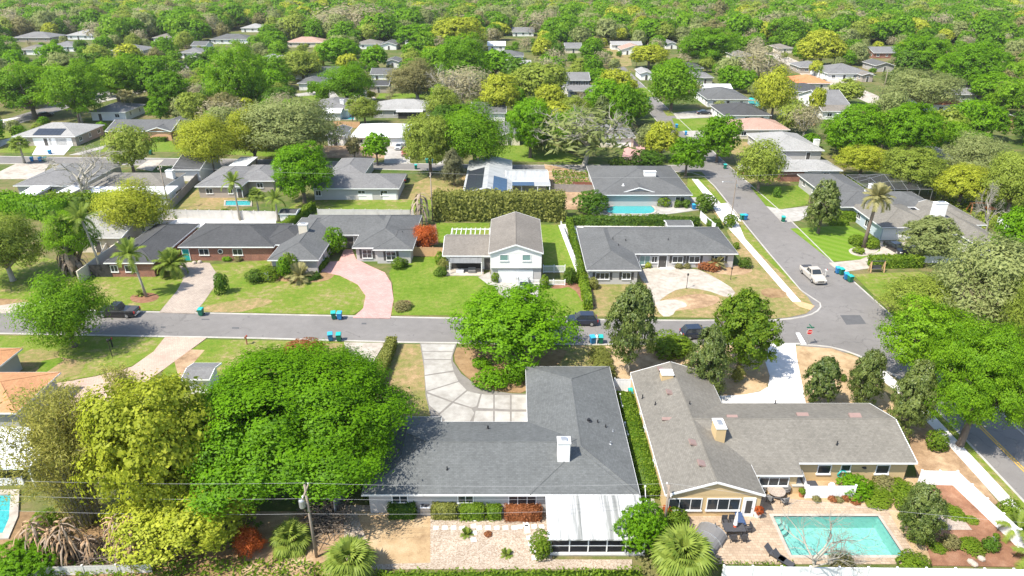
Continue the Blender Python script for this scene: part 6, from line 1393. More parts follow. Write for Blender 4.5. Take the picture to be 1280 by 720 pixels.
# ------------------------------------------------------------------ utility poles, wires, street lamp
def pole(px, py, h, label, arm=True, transformer=False, name='utility_pole', r=.12):
    x, y = W(px, py); t = empty(name, (x, y, 0)); tag(t, label, 'utility pole'); MB().tube([(0, 0, -.2), (0, 0, h)], [r * 1.15, r * .8], 9).build('pole', 'pole_wood', t, smooth=True)
    if arm: MB().box(-.06, -.9, h - .75, .06, .9, h - .62).build('crossarm', 'pole_wood', t)
    for yy in ((-.8, 0, .8) if arm else (0,)): MB().lathe([(.04, 0), (.07, .05), (.05, .1), (.07, .15), (.03, .2)], 8).build('insulator', 'white_paint', t, (0, yy, h - .62 if arm else h))
    if transformer: MB().lathe([(.2, 0), (.26, .05), (.26, .75), (.2, .85), (.06, .9)], 12).build('transformer', 'galvanised', t, (-.42, -.1, h - 2.3), smooth=False); MB().box(-.3, -.1, h - 1.9, 0, .02, h - 1.8).build('bracket', 'galvanised', t)
    return (x, y, h)
zt1 = Z_at(W(396, 697)[1], 606); P1 = pole(396, 697, zt1, 'wooden utility pole with transformer beside the oak', True, True); P2 = pole(830, 660, Z_at(W(830, 660)[1], 606), 'grey utility pole at the corner of the tan house', True)
P3 = pole(212, 263, 9.5, 'utility pole beside the dark fence on the left'); P4 = pole(541, 276, 9.8, 'utility pole left of the bamboo hedge')
pole(1236, 262, 11, 'utility pole among the right edge trees'); pole(1103, 118, 9, 'pole on the far cul-de-sac street', False); pole(795, 85, 9, 'distant pole by the side street bend', False)
def wire(a, b, sag, label, r=.010):
    a = Vector(a); b = Vector(b); pts = [a.lerp(b, t) + Vector((0, 0, -sag * 4 * t * (1 - t))) for t in np.linspace(0, 1, 15)]; tag(MB().tube(pts, r, 4).build('power_line', 'wire'), label, 'power line', 'overhead power lines')
x1, y1, h1 = P1; x2, y2, h2 = P2
for dz, nm in ((.2, 'highest'), (-1.45, 'middle'), (-3.1, 'lowest')):
    wire((x1, y1, h1 + dz), (x2, y2, h2 + dz * .8), .35, f'{nm} overhead wire between the two foreground poles'); wire((x1 - 34, y1 + 1.0, h1 + dz - .1), (x1, y1, h1 + dz), .4, f'{nm} overhead wire left of the transformer pole'); wire((x2, y2, h2 + dz * .8), (x2 + 36, y2 - 5.5, h2 + dz), .5, f'{nm} overhead wire right of the tan house pole') if nm == 'highest' else None
x3, y3, h3 = P3; x4, y4, h4 = P4
wire((x3, y3, h3), (x4, y4, h4), .8, 'long wire between the two back garden poles'); wire((x3 - 40, y3 + 2, h3), (x3, y3, h3), .6, 'wire running left from the dark fence pole'); wire((x4, y4, h4), (x4 + 75, y4, h4), 1.0, 'wire running right from the bamboo hedge pole', .014)
x, y = W(913.5, 273.5); lp = empty('street_lamp', (x, y, 0)); tag(lp, 'street lamp with long arm at the side street corner', 'street lamp')
MB().tube([(0, 0, -.1), (0, 0, 8.0)], [.13, .09], 8).build('pole', 'pole_wood', lp); MB().bar((0, 0, 7.5), (-2.6, -.1, 7.7), .07).build('arm', 'galvanised', lp); MB().lathe([(.06, .12), (.16, 0), (.14, -.1)], 10).build('lamp_head', 'galvanised', lp, (-2.6, -.1, 7.62)); MB().box(.05, -.1, 6.6, .35, .1, 7.1).build('control_box', 'galvanised', lp)
# ------------------------------------------------------------------ signs, mailbox, hydrants
def stop_sign(px, py, label):
    x, y = W(px, py); t = empty('stop_sign', (x, y, 0), 0); tag(t, label, 'sign'); MB().tube([(0, 0, -.1), (0, 0, 2.9)], .035, 6).build('post', 'galvanised', t)
    oc = lambda r, y0: [(r * math.cos(R(22.5 + 45 * k)), y0, 2.05 + r * math.sin(R(22.5 + 45 * k))) for k in range(8)]
    MB().add(oc(.42, -.05), [tuple(range(8))[::-1]]).add(oc(.42, -.03), [tuple(range(8))]).build('sign_rim', 'white_paint', t); MB().add(oc(.385, -.056), [tuple(range(8))[::-1]]).add(oc(.385, -.024), [tuple(range(8))]).build('sign_face', 'sign_red', t)
    cu = bpy.data.curves.new('lettering', 'FONT'); cu.body = 'STOP'; cu.size = .3; cu.align_x = 'CENTER'; cu.align_y = 'CENTER'; tmp = link('lettering', cu); bpy.context.view_layer.update(); me = bpy.data.meshes.new_from_object(tmp); bpy.data.objects.remove(tmp); me.materials.clear(); me.materials.append(MATS['white_paint']); o = link('lettering', me, t, (0, -.062, 2.05)); o.rotation_euler = (R(90), 0, 0)
    MB().box(-.5, -.02, 2.62, .5, .02, 2.8).build('street_name_blade', 'bin_green', t); MB().box(-.02, -.5, 2.82, .02, .5, 3.0).build('street_name_blade', 'bin_green', t)
stop_sign(1008.5, 431.5, 'red stop sign at the front street corner'); stop_sign(926, 226, 'red stop sign where the back street meets the side street')
def mailbox(px, py, label, mat='white_paint'):
    x, y = W(px, py); t = empty('mailbox', (x, y, .05)); tag(t, label, 'mailbox'); MB().box(-.06, -.06, -.1, .06, .06, 1.05).build('post', mat, t); MB().tube([(0, -.28, 1.17), (0, .28, 1.17)], .13, 8).build('box', mat, t); MB().box(.13, -.05, 1.15, .16, .15, 1.4).build('flag', 'sign_red', t)
mailbox(745.5, 430.5, 'white mailbox post between two bins'); mailbox(309, 431, 'small post mailbox on the lawn by the peach driveway', 'wood_red'); mailbox(1031, 346.5, 'mailbox at the kerb by the corner lawn drive', 'dirty_white')
mailbox(24, 161, 'brown mailbox on the far left verge', 'wood_red'); mailbox(141, 434, 'black mailbox post on the left front lawn', 'black_metal')
def lamp_post(px, py, label, h=2.2):
    x, y = W(px, py); t = empty('garden_lamp', (x, y, .05)); tag(t, label, 'lamp'); MB().tube([(0, 0, -.1), (0, 0, h)], .045, 6).build('post', 'black_metal', t); MB().lathe([(.08, 0), (.14, .08), (.16, .32), (.02, .45)], 8).build('lantern', 'black_metal', t, (0, 0, h))
lamp_post(858, 361, 'black lamp post on the worn drive island'); lamp_post(913, 350, 'white post in the dry lawn near shrubs', 1.8); lamp_post(140.5, 446, 'black lamp post on the left front lawn')
# ------------------------------------------------------------------ garden things
def ac_unit(x, y, label, mat='galvanised', k=1.0):
    t = empty('air_conditioner', (x, y, .05)); t.scale = (k, k, k); tag(t, label, 'air conditioner'); bevel(MB().box(-.42, -.42, 0, .42, .42, .85).build('housing', mat, t), .05); MB().lathe([(.36, .852), (.36, .875), (.1, .89)], 16).build('fan_grille', 'dark_metal', t)
    for i in range(5): MB().box(-.40, -.435, .1 + i * .14, .40, -.42, .13 + i * .14).build('louvre', 'dark_metal', t)
ac_unit(*W(533, 641), 'grey air conditioner against the back wall of the grey house', k=1.25); ac_unit(*W(1014, 613), 'dark air conditioner behind the low white screen', 'dark_metal')
for nm, pts_ in (('short path towards the bottom hedge', [W(592 + (i % 2), 641 + i * 8.6) for i in range(5)]), ('long row across the gravel', [W(545 + i * 11 + (10 if i > 3 else 0), 660.5) for i in range(9)]), ('path beside the white porch', [W(655 + i * 2.2, 648 + i * 8.3) for i in range(7)]), ('row ending at the porch', [W(650 + i * 9, 659) for i in range(4)])):
    for i, (sx, sy) in enumerate(pts_):
        o = bevel(MB().box(-.24, -.24, -.02, .24, .24, .09 + .01 * (i % 3)).build('stepping_stone', 'white_paint' if i % 3 else 'concrete_white', None, (sx, sy, 0), .05 * (i % 5)), .015); tag(o, f'white square stepping stone, number {"one two three four five six seven eight nine".split()[i]} of the {nm}', 'stepping stone', 'stepping stones in the gravel yard')
def chair(x, y, rz, label, mat='dark_metal', group='patio chairs'):
    t = empty('patio_chair', (x, y, .06), rz); tag(t, label, 'chair', group); MB().box(-.26, -.26, .4, .26, .26, .46).build('seat', mat, t); b = MB().box(-.26, .22, .46, .26, .28, 1.0).build('backrest', mat, t)
    for sx in (-.23, .23):
        for sy in (-.23, .23): MB().box(sx - .02, sy - .02, 0, sx + .02, sy + .02, .4).build('leg', 'black_metal', t)
        MB().box(sx - .03, -.24, .62, sx + .03, .26, .66).build('armrest', 'black_metal', t)
def table(x, y, label, rect=True):
    t = empty('patio_table', (x, y, .06)); tag(t, label, 'table')
    if rect: MB().box(-.95, -.52, .68, .95, .52, .73).build('tabletop', 'dark_metal', t)
    else: MB().lathe([(.82, .68), (.84, .70), (.82, .73)], 22).build('tabletop', 'paver_beige', t)
    for sx in (-.7, .7) if rect else (-.4, .4):
        for sy in (-.4, .4): MB().box(sx - .03, sy - .03, 0, sx + .03, sy + .03, .68).build('leg', 'black_metal', t)
tx, ty = W(916, 667); table(tx, ty, 'dark rectangular patio table with closed white umbrella')
for i, (dx, dy, rz) in enumerate(((-.5, .95, 0), (.15, 1.0, 0), (1.35, .15, -1.4), (-.35, -.95, math.pi), (.6, -.95, math.pi), (-1.4, 0, 1.57))): chair(tx + dx, ty + dy, rz, ['dark chair behind rectangular table, left', 'dark chair behind rectangular table, right', 'dark chair at right end of rectangular table', 'dark chair in front of rectangular table, left', 'dark chair in front of rectangular table, right', 'dark chair at left end of rectangular table'][i])
um = empty('patio_umbrella', (tx + .1, ty + .05, .06)); tag(um, 'closed white patio umbrella standing in the rectangular table', 'umbrella'); MB().tube([(0, 0, 0), (0, 0, 2.5)], .025, 6).build('pole', 'white_paint', um); MB().lathe([(.03, 2.5), (.10, 2.1), (.16, 1.5), (.19, 1.0), (.05, .95)], 9).build('canopy', 'white_paint', um); MB().lathe([(.14, .74), (.12, .8), (.05, .86)], 8).build('base', 'kayak_red', um)
tx, ty = W(969, 621); table(tx, ty, 'round stone patio table by the tan house', False)
for i, a in enumerate((.3, 1.5, 2.7, 3.9, 5.1)): chair(tx + 1.15 * math.cos(a), ty + 1.15 * math.sin(a), a - math.pi / 2, f'{["right rear", "rear", "left rear", "left front", "right front"][i]} chair at the round stone table', 'fabric_grey')
def lounger(x, y, rz, label, mat):
    t = empty('sun_lounger', (x, y, .06), rz); tag(t, label, 'lounger'); MB().box(-.32, -.9, .3, .32, .4, .38).build('seat', mat, t); MB().add([(-.32, .4, .3), (.32, .4, .3), (.32, .95, .75), (-.32, .95, .75), (-.32, .4, .38), (.32, .4, .38), (.32, .92, .82), (-.32, .92, .82)], [(3, 2, 1, 0), (4, 5, 6, 7), (0, 1, 5, 4), (1, 2, 6, 5), (2, 3, 7, 6), (3, 0, 4, 7)]).build('backrest', mat, t)
    for sx in (-.28, .28):
        for sy in (-.8, .35): MB().box(sx - .025, sy - .025, 0, sx + .025, sy + .025, .3).build('leg', 'black_metal', t)
x, y = W(968, 697); lounger(x, y, .75, 'dark sun lounger at the left corner of pool, rear one', 'dark_metal'); x, y = W(978, 704); lounger(x, y, .75, 'dark sun lounger at the left corner of pool, front one', 'dark_metal')
x, y = W(924, 651); lounger(x, y, 0, 'blue cushioned lounger in front of the glass door', 'fabric_blue')
# domed screen cover over the hot tub
x, y = W(880, 682); sc = empty('tub_enclosure', (x, y, .06), R(-38)); tag(sc, 'dark arched tub enclosure with pale ribs on the patio', 'enclosure')
for i in range(3):
    r0, r1 = 1.0 + .10 * i, 1.0 + .10 * i; ya, yb_ = -1.9 + 1.25 * i, -1.9 + 1.25 * (i + 1); prof = [(1.25 * math.cos(a) * r0, 1.35 * math.sin(a) * r0) for a in np.linspace(.02, math.pi - .02, 11)]; prof = [(a * .9, b * .6) for a, b in prof]
    vs = [(px_, ya, z) for px_, z in prof] + [(px_, yb_, z) for px_, z in prof]; MB().add(vs, [(k, k + 1, 12 + k, 11 + k) for k in range(10)] + [(k + 1, k, 11 + k, 12 + k) for k in range(0)]).build('cover_section', 'fabric_grey', sc)
    for yy in (ya, yb_): MB().tube([(px_, yy, z) for px_, z in prof], .04, 5).build('rib', 'galvanised', sc)
def pot(x, y, label, mat='terracotta', r=.3, h=.5, leaf='hedge'):
    t = empty('plant_pot', (x, y, .06)); tag(t, label, 'pot'); MB().lathe([(r * .6, 0), (r * .9, h * .8), (r, h), (r * .85, h), (r * .8, h * .85)], 12).build('pot', mat, t); link('foliage', crown_mesh('hedge', 'T', 0, leaf), t, (0, 0, h + r * .5), 0, (r * 1.1, r * 1.1, r))
pot(*W(946, 646), 'white round planter beside the glass door', 'white_paint', .42, .6, 'croton'); pot(*W(833, 645), 'terracotta pot by the corner of the tan house', 'terracotta', .4, .6, 'croton'); pot(*W(1001, 621), 'terracotta pot beside the patio counter'); pot(*W(1243, 676), 'white pot by the garden fence', 'white_paint', .25, .4)
t = empty('outdoor_counter', (*W(992, 612), .05)); tag(t, 'tan outdoor counter with pale top against the tan house', 'counter'); MB().box(-.5, -.6, 0, .5, 1.2, .9).build('base', 'wall_tan', t); MB().box(-.56, -.66, .9, .56, 1.24, .97).build('countertop', 'concrete', t)
t = empty('pool_equipment', (*W(1038, 615), .05)); tag(t, 'white pool pump and filter behind the low screen', 'pump'); MB().lathe([(.3, 0), (.34, .1), (.34, .8), (.2, 1.0)], 12).build('filter_tank', 'white_paint', t); MB().tube([(.4, 0, .3), (1.1, 0, .3)], .2, 10).build('pump', 'dark_metal', t); MB().tube([(0, 0, .5), (.6, 0, .55), (1.2, .2, .2)], .05, 6).build('pipe', 'white_paint', t)
o = MB().tube([(.42 * math.cos(a), -.06 * math.sin(3 * a), 1.0 + .42 * math.sin(a)) for a in np.linspace(0, 6.28, 24)], .07, 6).build('garden_hose', 'bin_green_lid', None, (X_at(1052, B_.blocks[b1]['y0'] + B_.root.location.y, 1), B_.blocks[b1]['y0'] + B_.root.location.y - .12, 0)); tag(o, 'coiled green garden hose on the tan wall', 'hose')
o = MB().add([(-.5, -1.5, 0), (.5, -1.5, 0), (.5, 1.5, 0), (-.5, 1.5, 0), (-.35, -1.6, .5), (.35, -1.6, .5), (.35, 1.6, .5), (-.35, 1.6, .5), (0, -1.2, .65), (0, 1.2, .65)], [(0, 1, 5, 4), (1, 2, 6, 5), (2, 3, 7, 6), (3, 0, 4, 7), (4, 5, 8), (5, 6, 9, 8), (6, 7, 9), (7, 4, 8, 9)]).build('kayak', 'kayak_red', None, (*W(758, 494), .1)); tag(o, 'orange-red kayak stored beside the blue-grey roof', 'kayak')
for i, (px, py) in enumerate(((1213, 704), (1217, 707), (1226, 700))):
    o = MB().lathe([(.1, 0), (.32, .08), (.3, .22), (.1, .34)], 7).build('garden_rock', 'stone', None, (*W(px, py), .05)); tag(o, f'pale rock in the red mulch garden, {["left", "middle", "right"][i]} of three', 'rock', 'rocks in the mulch garden')
for i, (px, py) in enumerate(((205, 338), (211, 339), (186, 339), (139, 340), (163, 340), (243, 330), (250, 329))):
    o = MB().lathe([(.15, 0), (.4, .1), (.34, .35), (.08, .5)], 7).build('garden_rock', 'stone', None, (*W(px, py), .05), i); tag(o, f'pale rock in the bed along the brick house, {["fourth", "fifth", "third", "first", "second", "sixth", "seventh"][i]} from left', 'rock', 'rocks in the front beds')
o = MB().box(-.6, -.35, .05, .6, .35, .45).build('porch_sofa', 'white_paint', None, (*W(575, 341.5), .14)); tag(o, 'white porch sofa under the pale awning', 'sofa')
o = MB().box(-.6, -.35, .05, .6, .35, .45).box(-.6, .2, .45, .6, .35, .8).build('porch_sofa', 'fabric_grey', None, (*W(590, 341.5), .14)); tag(o, 'grey porch sofa under the pale awning', 'sofa')
t = empty('bench_swing', (*W(1095, 340), .05)); tag(t, 'orange-framed bench swing by the right hand hedge', 'swing'); 
for sx in (-1.1, 1.1): MB().bar((sx, -.4, 0), (sx, 0, 1.9), .12).build('leg', 'wood_fresh', t); MB().bar((sx, .4, 0), (sx, 0, 1.9), .12).build('leg', 'wood_fresh', t)
MB().bar((-1.2, 0, 1.9), (1.2, 0, 1.9), .12).build('top_bar', 'dark_metal', t); MB().box(-.8, -.25, .5, .8, .25, .58).box(-.8, .2, .58, .8, .26, 1.1).build('seat', 'dark_metal', t)
t = empty('play_set', (*W(1222, 267), .05)); tag(t, 'orange wooden play set near the right edge trees', 'play set')
for sx in (-2, 2):
    for sy in (-1, 1): MB().bar((sx, sy, 0), (sx * .9, sy * .2, 2.2), .16).build('leg', 'playset', t)
MB().bar((-2.2, 0, 2.2), (2.2, 0, 2.2), .18).build('top_bar', 'playset', t); MB().box(1.2, -.9, 1.1, 3.0, .9, 1.25).build('platform', 'playset', t); MB().add([(3, -.4, 1.2), (3, .4, 1.2), (5, .4, .2), (5, -.4, .2)], [(0, 1, 2, 3), (3, 2, 1, 0)]).build('slide', 'kayak_red', t)
def parasol(px, py, label, mat, h=2.4, r=1.4):
    t = empty('parasol', (*W(px, py), .05)); tag(t, label, 'parasol'); MB().tube([(0, 0, 0), (0, 0, h)], .03, 6).build('pole', 'white_paint', t); MB().lathe([(r, h - .4), (r * .5, h - .1), (.02, h + .05)], 8).build('canopy', mat, t)
parasol(1044, 149, 'white parasol beside the far cul-de-sac house', 'white_paint'); parasol(938, 131, 'pale aqua parasol by the far small pool', 'bin_green_lid')
# brush pile and dead banana plants at the lower left
rg = random.Random(8); mb = MB()
for i in range(420):
    a = rg.uniform(0, 6.28); c = Vector((rg.gauss(0, 2.2), rg.gauss(0, .7), rg.uniform(0, .7))); d = Vector((math.cos(a), math.sin(a) * .6, rg.uniform(-.2, .25))) * rg.uniform(.5, 1.4); mb.bar(c - d, c + d, .05)
tag(mb.build('brush_pile', 'dry_branch', None, (*W(155, 693), .1)), 'grey pile of dead branches behind the bottom left wall', 'brush pile', kind='stuff')
mb = MB()
for i in range(260):
    a = rg.uniform(0, 6.28); c = Vector((rg.gauss(0, 1.0), rg.gauss(0, 1.3), rg.uniform(0, .8))); d = Vector((math.cos(a), math.sin(a), rg.uniform(-.2, .3))) * rg.uniform(.4, 1.1); mb.bar(c - d, c + d, .05)
tag(mb.build('brush_pile', 'dry_branch', None, (*W(408, 650), .1)), 'brown pile of dead branches beside the grey board fence', 'brush pile', kind='stuff')
def dead_banana(px, py, h, label, n=46, mat='dead_leaf', name='dead_banana_plant', w=.075, group='dead banana plants'):
    t = empty(name, (*W(px, py), .05)); tag(t, label, 'plant', group); rg = random.Random(int(px * 5)); MB().tube([(0, 0, -.1), (.05, 0, h * .55), (rg.uniform(-.2, .2), 0, h)], [.14, .11, .07], 7).build('stem', mat, t)
    for i in range(n):
        a = i * 2.4 + rg.uniform(-.3, .3); z0 = h * (.3 + .7 * i / n); ln = rg.uniform(.6, 1.7) * h * .42; pts = [(math.cos(a) * ln * .62 * math.sin(f * 1.6), math.sin(a) * ln * .62 * math.sin(f * 1.6), z0 + .25 * math.sin(f * 2.2) - ln * .95 * f * f) for f in (0, .25, .5, .75, 1)]
        s = Vector((-math.sin(a), math.cos(a), 0)); vs = []
        for k, p in enumerate(pts): ww = w * (.4, 1, 1, .8, .2)[k] * rg.uniform(.4, 1.8); vs += [Vector(p) - s * ww, Vector(p) + Vector((0, 0, .06)), Vector(p) + s * ww]
        MB().add(vs, [f for k in range(4) for f in ((3 * k, 3 * k + 1, 3 * k + 4, 3 * k + 3), (3 * k + 1, 3 * k + 2, 3 * k + 5, 3 * k + 4))]).build('leaf', mat if i % 3 else ('dead_palm' if mat == 'dead_leaf' else 'dry_branch'), t)
for px, py, h, lab in ((56, 697, 4.2, 'dead brown banana plant, leftmost at the lower left'), (75, 700, 3.4, 'dead brown banana plant, second from the left edge'), (93, 700, 4.4, 'tall dead banana plant left of the brush pile'), (118, 699, 2.4, 'short dead banana stump in front of brush pile'), (157, 697, 4.6, 'tall dead banana plant inside the brush pile, left'), (177, 698, 4.8, 'tall dead banana plant inside the brush pile, right')): dead_banana(px, py, h, lab)
dead_banana(527, 281, 6.5, 'dead grey-brown bird of paradise left of the bamboo hedge', 30, 'dead_palm', 'dead_plant', .16, None); dead_banana(95, 343, 5.5, 'brown dead banana clump under the left palms', 26, 'dead_palm', 'dead_plant', .3, None); dead_banana(88, 341, 4.0, 'smaller brown dead clump under the left palms', 20, 'dead_palm', 'dead_plant', .3, None)
# ------------------------------------------------------------------ named trees
T = tree
tree_at(*(lambda f: (f[0], f[1], f[2], f[3], f[4]))(fit_crown(230, 515, 428, 622, 1.6, .8)), 'oak', 'huge dense bright green oak left of the blue-grey roof', 'X', leaf='oak_deep', name='oak_tree')
T(108, 268, 468, 655, 'lime', 'yellow-green fluffy tree left of the huge oak', 1.0, 'L', asp=1.1, variant=0)
T(150, 318, 572, 698, 'lime', 'lower yellow-green fluffy tree beside the brown brush pile', .5, 'L', asp=.8, variant=1)
bamboo(2, 158, 474, 672, 'wide olive bamboo clump at the lower left', 120, 36000)
bamboo(122, 184, 440, 545, 'upright thin bamboo clump by the peach driveway', 40, 5000)
T(32, 127, 347, 434, 'feather', 'feathery bright green tree in front of the black pickup', .8, 'L', leaf='vivid')
T(563, 713, 356, 456, 'round', 'round bright green tree beside the foreground driveway', .7, 'L')
T(-48, 48, 260, 345, 'live', 'spreading grey-green tree at the left edge', 1.5, 'L', leaf='feather', pale=True)
T(58, 118, 260, 322, 'live', 'green spreading tree beside the left edge palms', 3.0, 'L', leaf='vivid')
T(752, 830, 340, 452, 'mag', 'sparse magnolia with pale trunk by the front street', 1.6, 'L', pale=True, name='magnolia_tree', asp=1.2)
T(855, 918, 404, 493, 'mag', 'dense dark magnolia beside the straw island', .3, 'L', name='magnolia_tree', asp=1.3)
T(882, 982, 354, 462, 'mag', 'larger lighter magnolia behind the straw island', 1.2, 'L', leaf='hedge', name='magnolia_tree', asp=1.0)
T(1003, 1056, 440, 508, 'mag', 'thin sparse magnolia right of the white driveway', .8, 'M', name='magnolia_tree', pale=True)
T(1061, 1112, 428, 512, 'mag', 'dark conical magnolia in the straw bed', .5, 'L', name='magnolia_tree', asp=1.3)
T(1112, 1176, 430, 562, 'mag', 'tall dark magnolia right of the taupe roof', .5, 'L', name='magnolia_tree', asp=1.5)
T(1104, 1212, 372, 474, 'vivid', 'vivid lime-green tree over the corner road, left of the pair', 2.2, 'L', name='maple_tree', asp=.9, variant=0)
T(1166, 1294, 392, 546, 'vivid', 'larger vivid lime-green tree over the side road, right of the pair', 2.2, 'X', name='maple_tree', asp=1.0, variant=1)
T(1185, 1330, 292, 420, 'live', 'pale grey-green oak at the right edge', 1.5, 'L', pale=True)
T(1105, 1215, 340, 404, 'live', 'low grey-green tree in front of the white gable wall', .8, 'L', leaf='feather', pale=True)
bare_tree(1195, 1260, 330, 420, 'leafless pale tree among the right edge oaks', 1, 'greybare')
T(1270, 1350, 320, 470, 'feather', 'bright tree cut off by the right picture edge', 1.5, 'L')
T(1123, 1187, 596, 680, 'mag', 'young dark magnolia in the red mulch garden', .2, 'L', name='magnolia_tree', asp=1.2)
bare_tree(968, 1078, 632, 745, 'leafless grey tree in front of the swimming pool', 2)
T(128, 208, 230, 296, 'feather', 'fine-leaved lime green tree beside the cream house', .8, 'L', leaf='lime')
bare_tree(52, 150, 184, 256, 'bare pale tree in front of the left grey roofs', 0)
T(132, 188, 152, 210, 'live', 'rounded grey-green tree on the back street', 1.4, leaf='feather')
T(337, 414, 176, 250, 'round', 'round vivid green tree beside the screened-porch house', .8, 'L')
T(300, 425, 118, 196, 'live', 'broad grey live oak on the back street', 1.8, 'L', asp=.6)
T(282, 345, 128, 196, 'olive', 'olive-yellow tree left of the broad live oak', 1.6, 'L', leaf='lime')
T(224, 295, 148, 210, 'feather', 'pale yellow-green feathery tree by the back street', 1.2, 'L', leaf='lime')
T(454, 486, 162, 200, 'round', 'small bright tree in front of the white-roofed house', .8)
T(432, 452, 165, 193, 'olive', 'thin young tree in the dirt yard', 1.0)
T(504, 568, 134, 210, 'lime', 'olive-lime tree right of the white-roofed house', 1.2, 'L', leaf='feather')
T(552, 634, 132, 210, 'feather', 'bright feathery tree left of the back lawn', 1.2, 'L', leaf='vivid')
T(550, 584, 184, 230, 'cypress', 'dull green conifer left of the solar-panelled house', .3, 'M', name='conifer_tree', asp=1.2)
T(634, 692, 112, 186, 'round', 'dark bright-crowned tree beside the cream gable', 1.5, 'L')
bare_tree(668, 796, 136, 214, 'big nearly leafless street tree with pale trunk', 3, 'live', dens='S')
T(806, 850, 148, 196, 'lime', 'golden-lime tree at the back street corner', .8, 'M')
T(838, 882, 168, 214, 'round', 'green tree standing at the street junction', 1.2, 'M', leaf='oak')
T(874, 926, 138, 196, 'dark', 'round dark green tree above the side street', 1.0, 'M', leaf='oak')
T(925, 980, 176, 232, 'feather', 'light feathery tree left of the pale hip roof', 1.2, 'M')
T(1004, 1056, 218, 284, 'mag', 'dark magnolia on the corner of the mown lawn', 1.0, 'M', name='magnolia_tree')
T(1122, 1212, 268, 326, 'mag', 'grey-green clipped magnolia shading the black sedans', .6, 'L', name='magnolia_tree', asp=.85, leaf='live')
T(1048, 1110, 182, 222, 'lime', 'yellow-green tree behind the dark grey house', 1.0, 'L')
T(1105, 1178, 184, 240, 'lime', 'second yellow-green tree behind the pool cage', 1.0, 'L', leaf='feather')
T(1172, 1238, 206, 256, 'lime', 'golden tree right of the pool cage', 1.0, 'L')
T(1034, 1108, 130, 196, 'oak', 'bright green tree left of the tall trunk group', 1.2, 'L')
T(1104, 1178, 122, 196, 'oak', 'green tree with visible trunks on the right', 2.5, 'L')
T(1182, 1250, 165, 225, 'live', 'grey-green tree above the golden tree', 1.2, 'L')
T(1235, 1310, 180, 262, 'live', 'grey tree at the upper right edge', 1.2, 'L', leaf='feather')
bare_tree(1222, 1262, 222, 292, 'broken leafless tree trunk at the right', 4)
T(1248, 1300, 255, 320, 'round', 'dark green tree beside the right edge fence', .6, 'M', leaf='oak')
T(1205, 1258, 322, 372, 'round', 'bright bush tree below the white gable', .3, 'M')
T(-10, 75, 78, 144, 'vivid', 'lime oak at the left edge of the far street', 1.5, 'L')
T(52, 128, 72, 146, 'vivid', 'second lime oak over the far left street', 1.5, 'L')
T(112, 172, 66, 124, 'oak', 'spreading oak with dark limbs over a white drive', 2.4, 'L', leaf='vivid')
T(162, 216, 70, 124, 'oak', 'green tree right of the spreading oak', 1.2, 'M')
T(186, 238, 84, 138, 'dark', 'dark green tree left of the tall vivid tree', .8, 'M', leaf='oak')
T(256, 334, 56, 144, 'vivid', 'tall vivid green tree in the upper left', 1.0, 'L', asp=1.2)
T(318, 364, 64, 108, 'vivid', 'vivid tree right of the tall one', 1.0, 'M')
T(222, 264, 112, 154, 'round', 'bushy green tree in front of orange house', .6, 'M', leaf='feather')
T(254, 286, 122, 152, 'maroon', 'purple-brown small tree in the upper left', .6, 'M')
T(184, 212, 118, 150, 'round', 'bushy tree behind the pool cage roof', .6, 'M', leaf='oak')
T(397, 448, 48, 86, 'round', 'bright round tree left of the far carport', .9, 'M')
T(450, 484, 58, 86, 'round', 'bright round tree above the dark-roofed house', .9, 'S')
T(350, 404, 66, 100, 'live', 'grey-green tree with thin trunks left of centre', 1.0, 'M', leaf='feather')
T(398, 466, 84, 128, 'live', 'broad green oak in the far centre left', 1.6, 'L', leaf='oak')
T(486, 556, 78, 126, 'olive', 'brownish oak with pale limbs, left one', 1.4, 'L', pale=True)
bare_tree(540, 622, 84, 140, 'brown leafless oak right of the olive one', 5, 'greybare')
T(540, 606, 26, 66, 'lime', 'golden tree top in the far centre', 1.0, 'M')
T(550, 612, 44, 112, 'vivid', 'tall green tree in the far centre', 1.0, 'L', leaf='oak', asp=1.2)
T(494, 550, 33, 60, 'round', 'round bright tree in the far centre', 1.0, 'M')
T(480, 522, 20, 46, 'dark', 'dark tree above the round bright one', 1.0, 'S', leaf='oak')
T(600, 650, 88, 140, 'lime', 'lime tree left of the two-storey house', 1.0, 'M')
T(640, 712, 82, 128, 'lime', 'golden-green tree in front of two-storey house', 1.0, 'M', leaf='feather')
T(668, 710, 100, 148, 'lime', 'yellow-green tree below the two-storey house', 1.0, 'M')
T(745, 800, 82, 138, 'lime', 'yellow-lime tree right of the two-storey house', 1.0, 'M')
T(762, 798, 102, 162, 'oak', 'narrow green tree over the side street', .8, 'M', asp=1.3)
T(738, 770, 110, 156, 'mag', 'grey-green magnolia behind the bare street tree', .8, 'M')
T(812, 872, 76, 134, 'feather', 'light green tree over the far side street', 1.0, 'M', leaf='vivid')
T(788, 836, 60, 86, 'lime', 'spreading lime tree before the distant gable', 1.2, 'M')
T(852, 922, 38, 82, 'dark', 'tall dark green tree with bare trunks', 2.0, 'L', leaf='oak')
T(795, 822, 150, 186, 'live', 'grey bushy tree left of the golden corner tree', .6, 'S')
T(915, 990, 60, 108, 'greybare', 'brown leafless tree group on the right of centre', 1.4, 'M', pale=True)
T(946, 992, 80, 142, 'feather', 'tall yellow-green tree beside the far pool', 1.0, 'M', leaf='lime')
T(1000, 1056, 38, 82, 'lime', 'dense lime tree beyond the orange tiles', 1.0, 'M')
T(958, 1004, 22, 56, 'vivid', 'bright tree at the upper right of centre', 1.0, 'M')
T(1012, 1028, 73, 92, 'round', 'small round lime tree by the cul-de-sac house', .6, 'S', leaf='lime')
T(1108, 1150, 85, 116, 'dark', 'dark tree beside the far street pole', .6, 'M', leaf='mag')
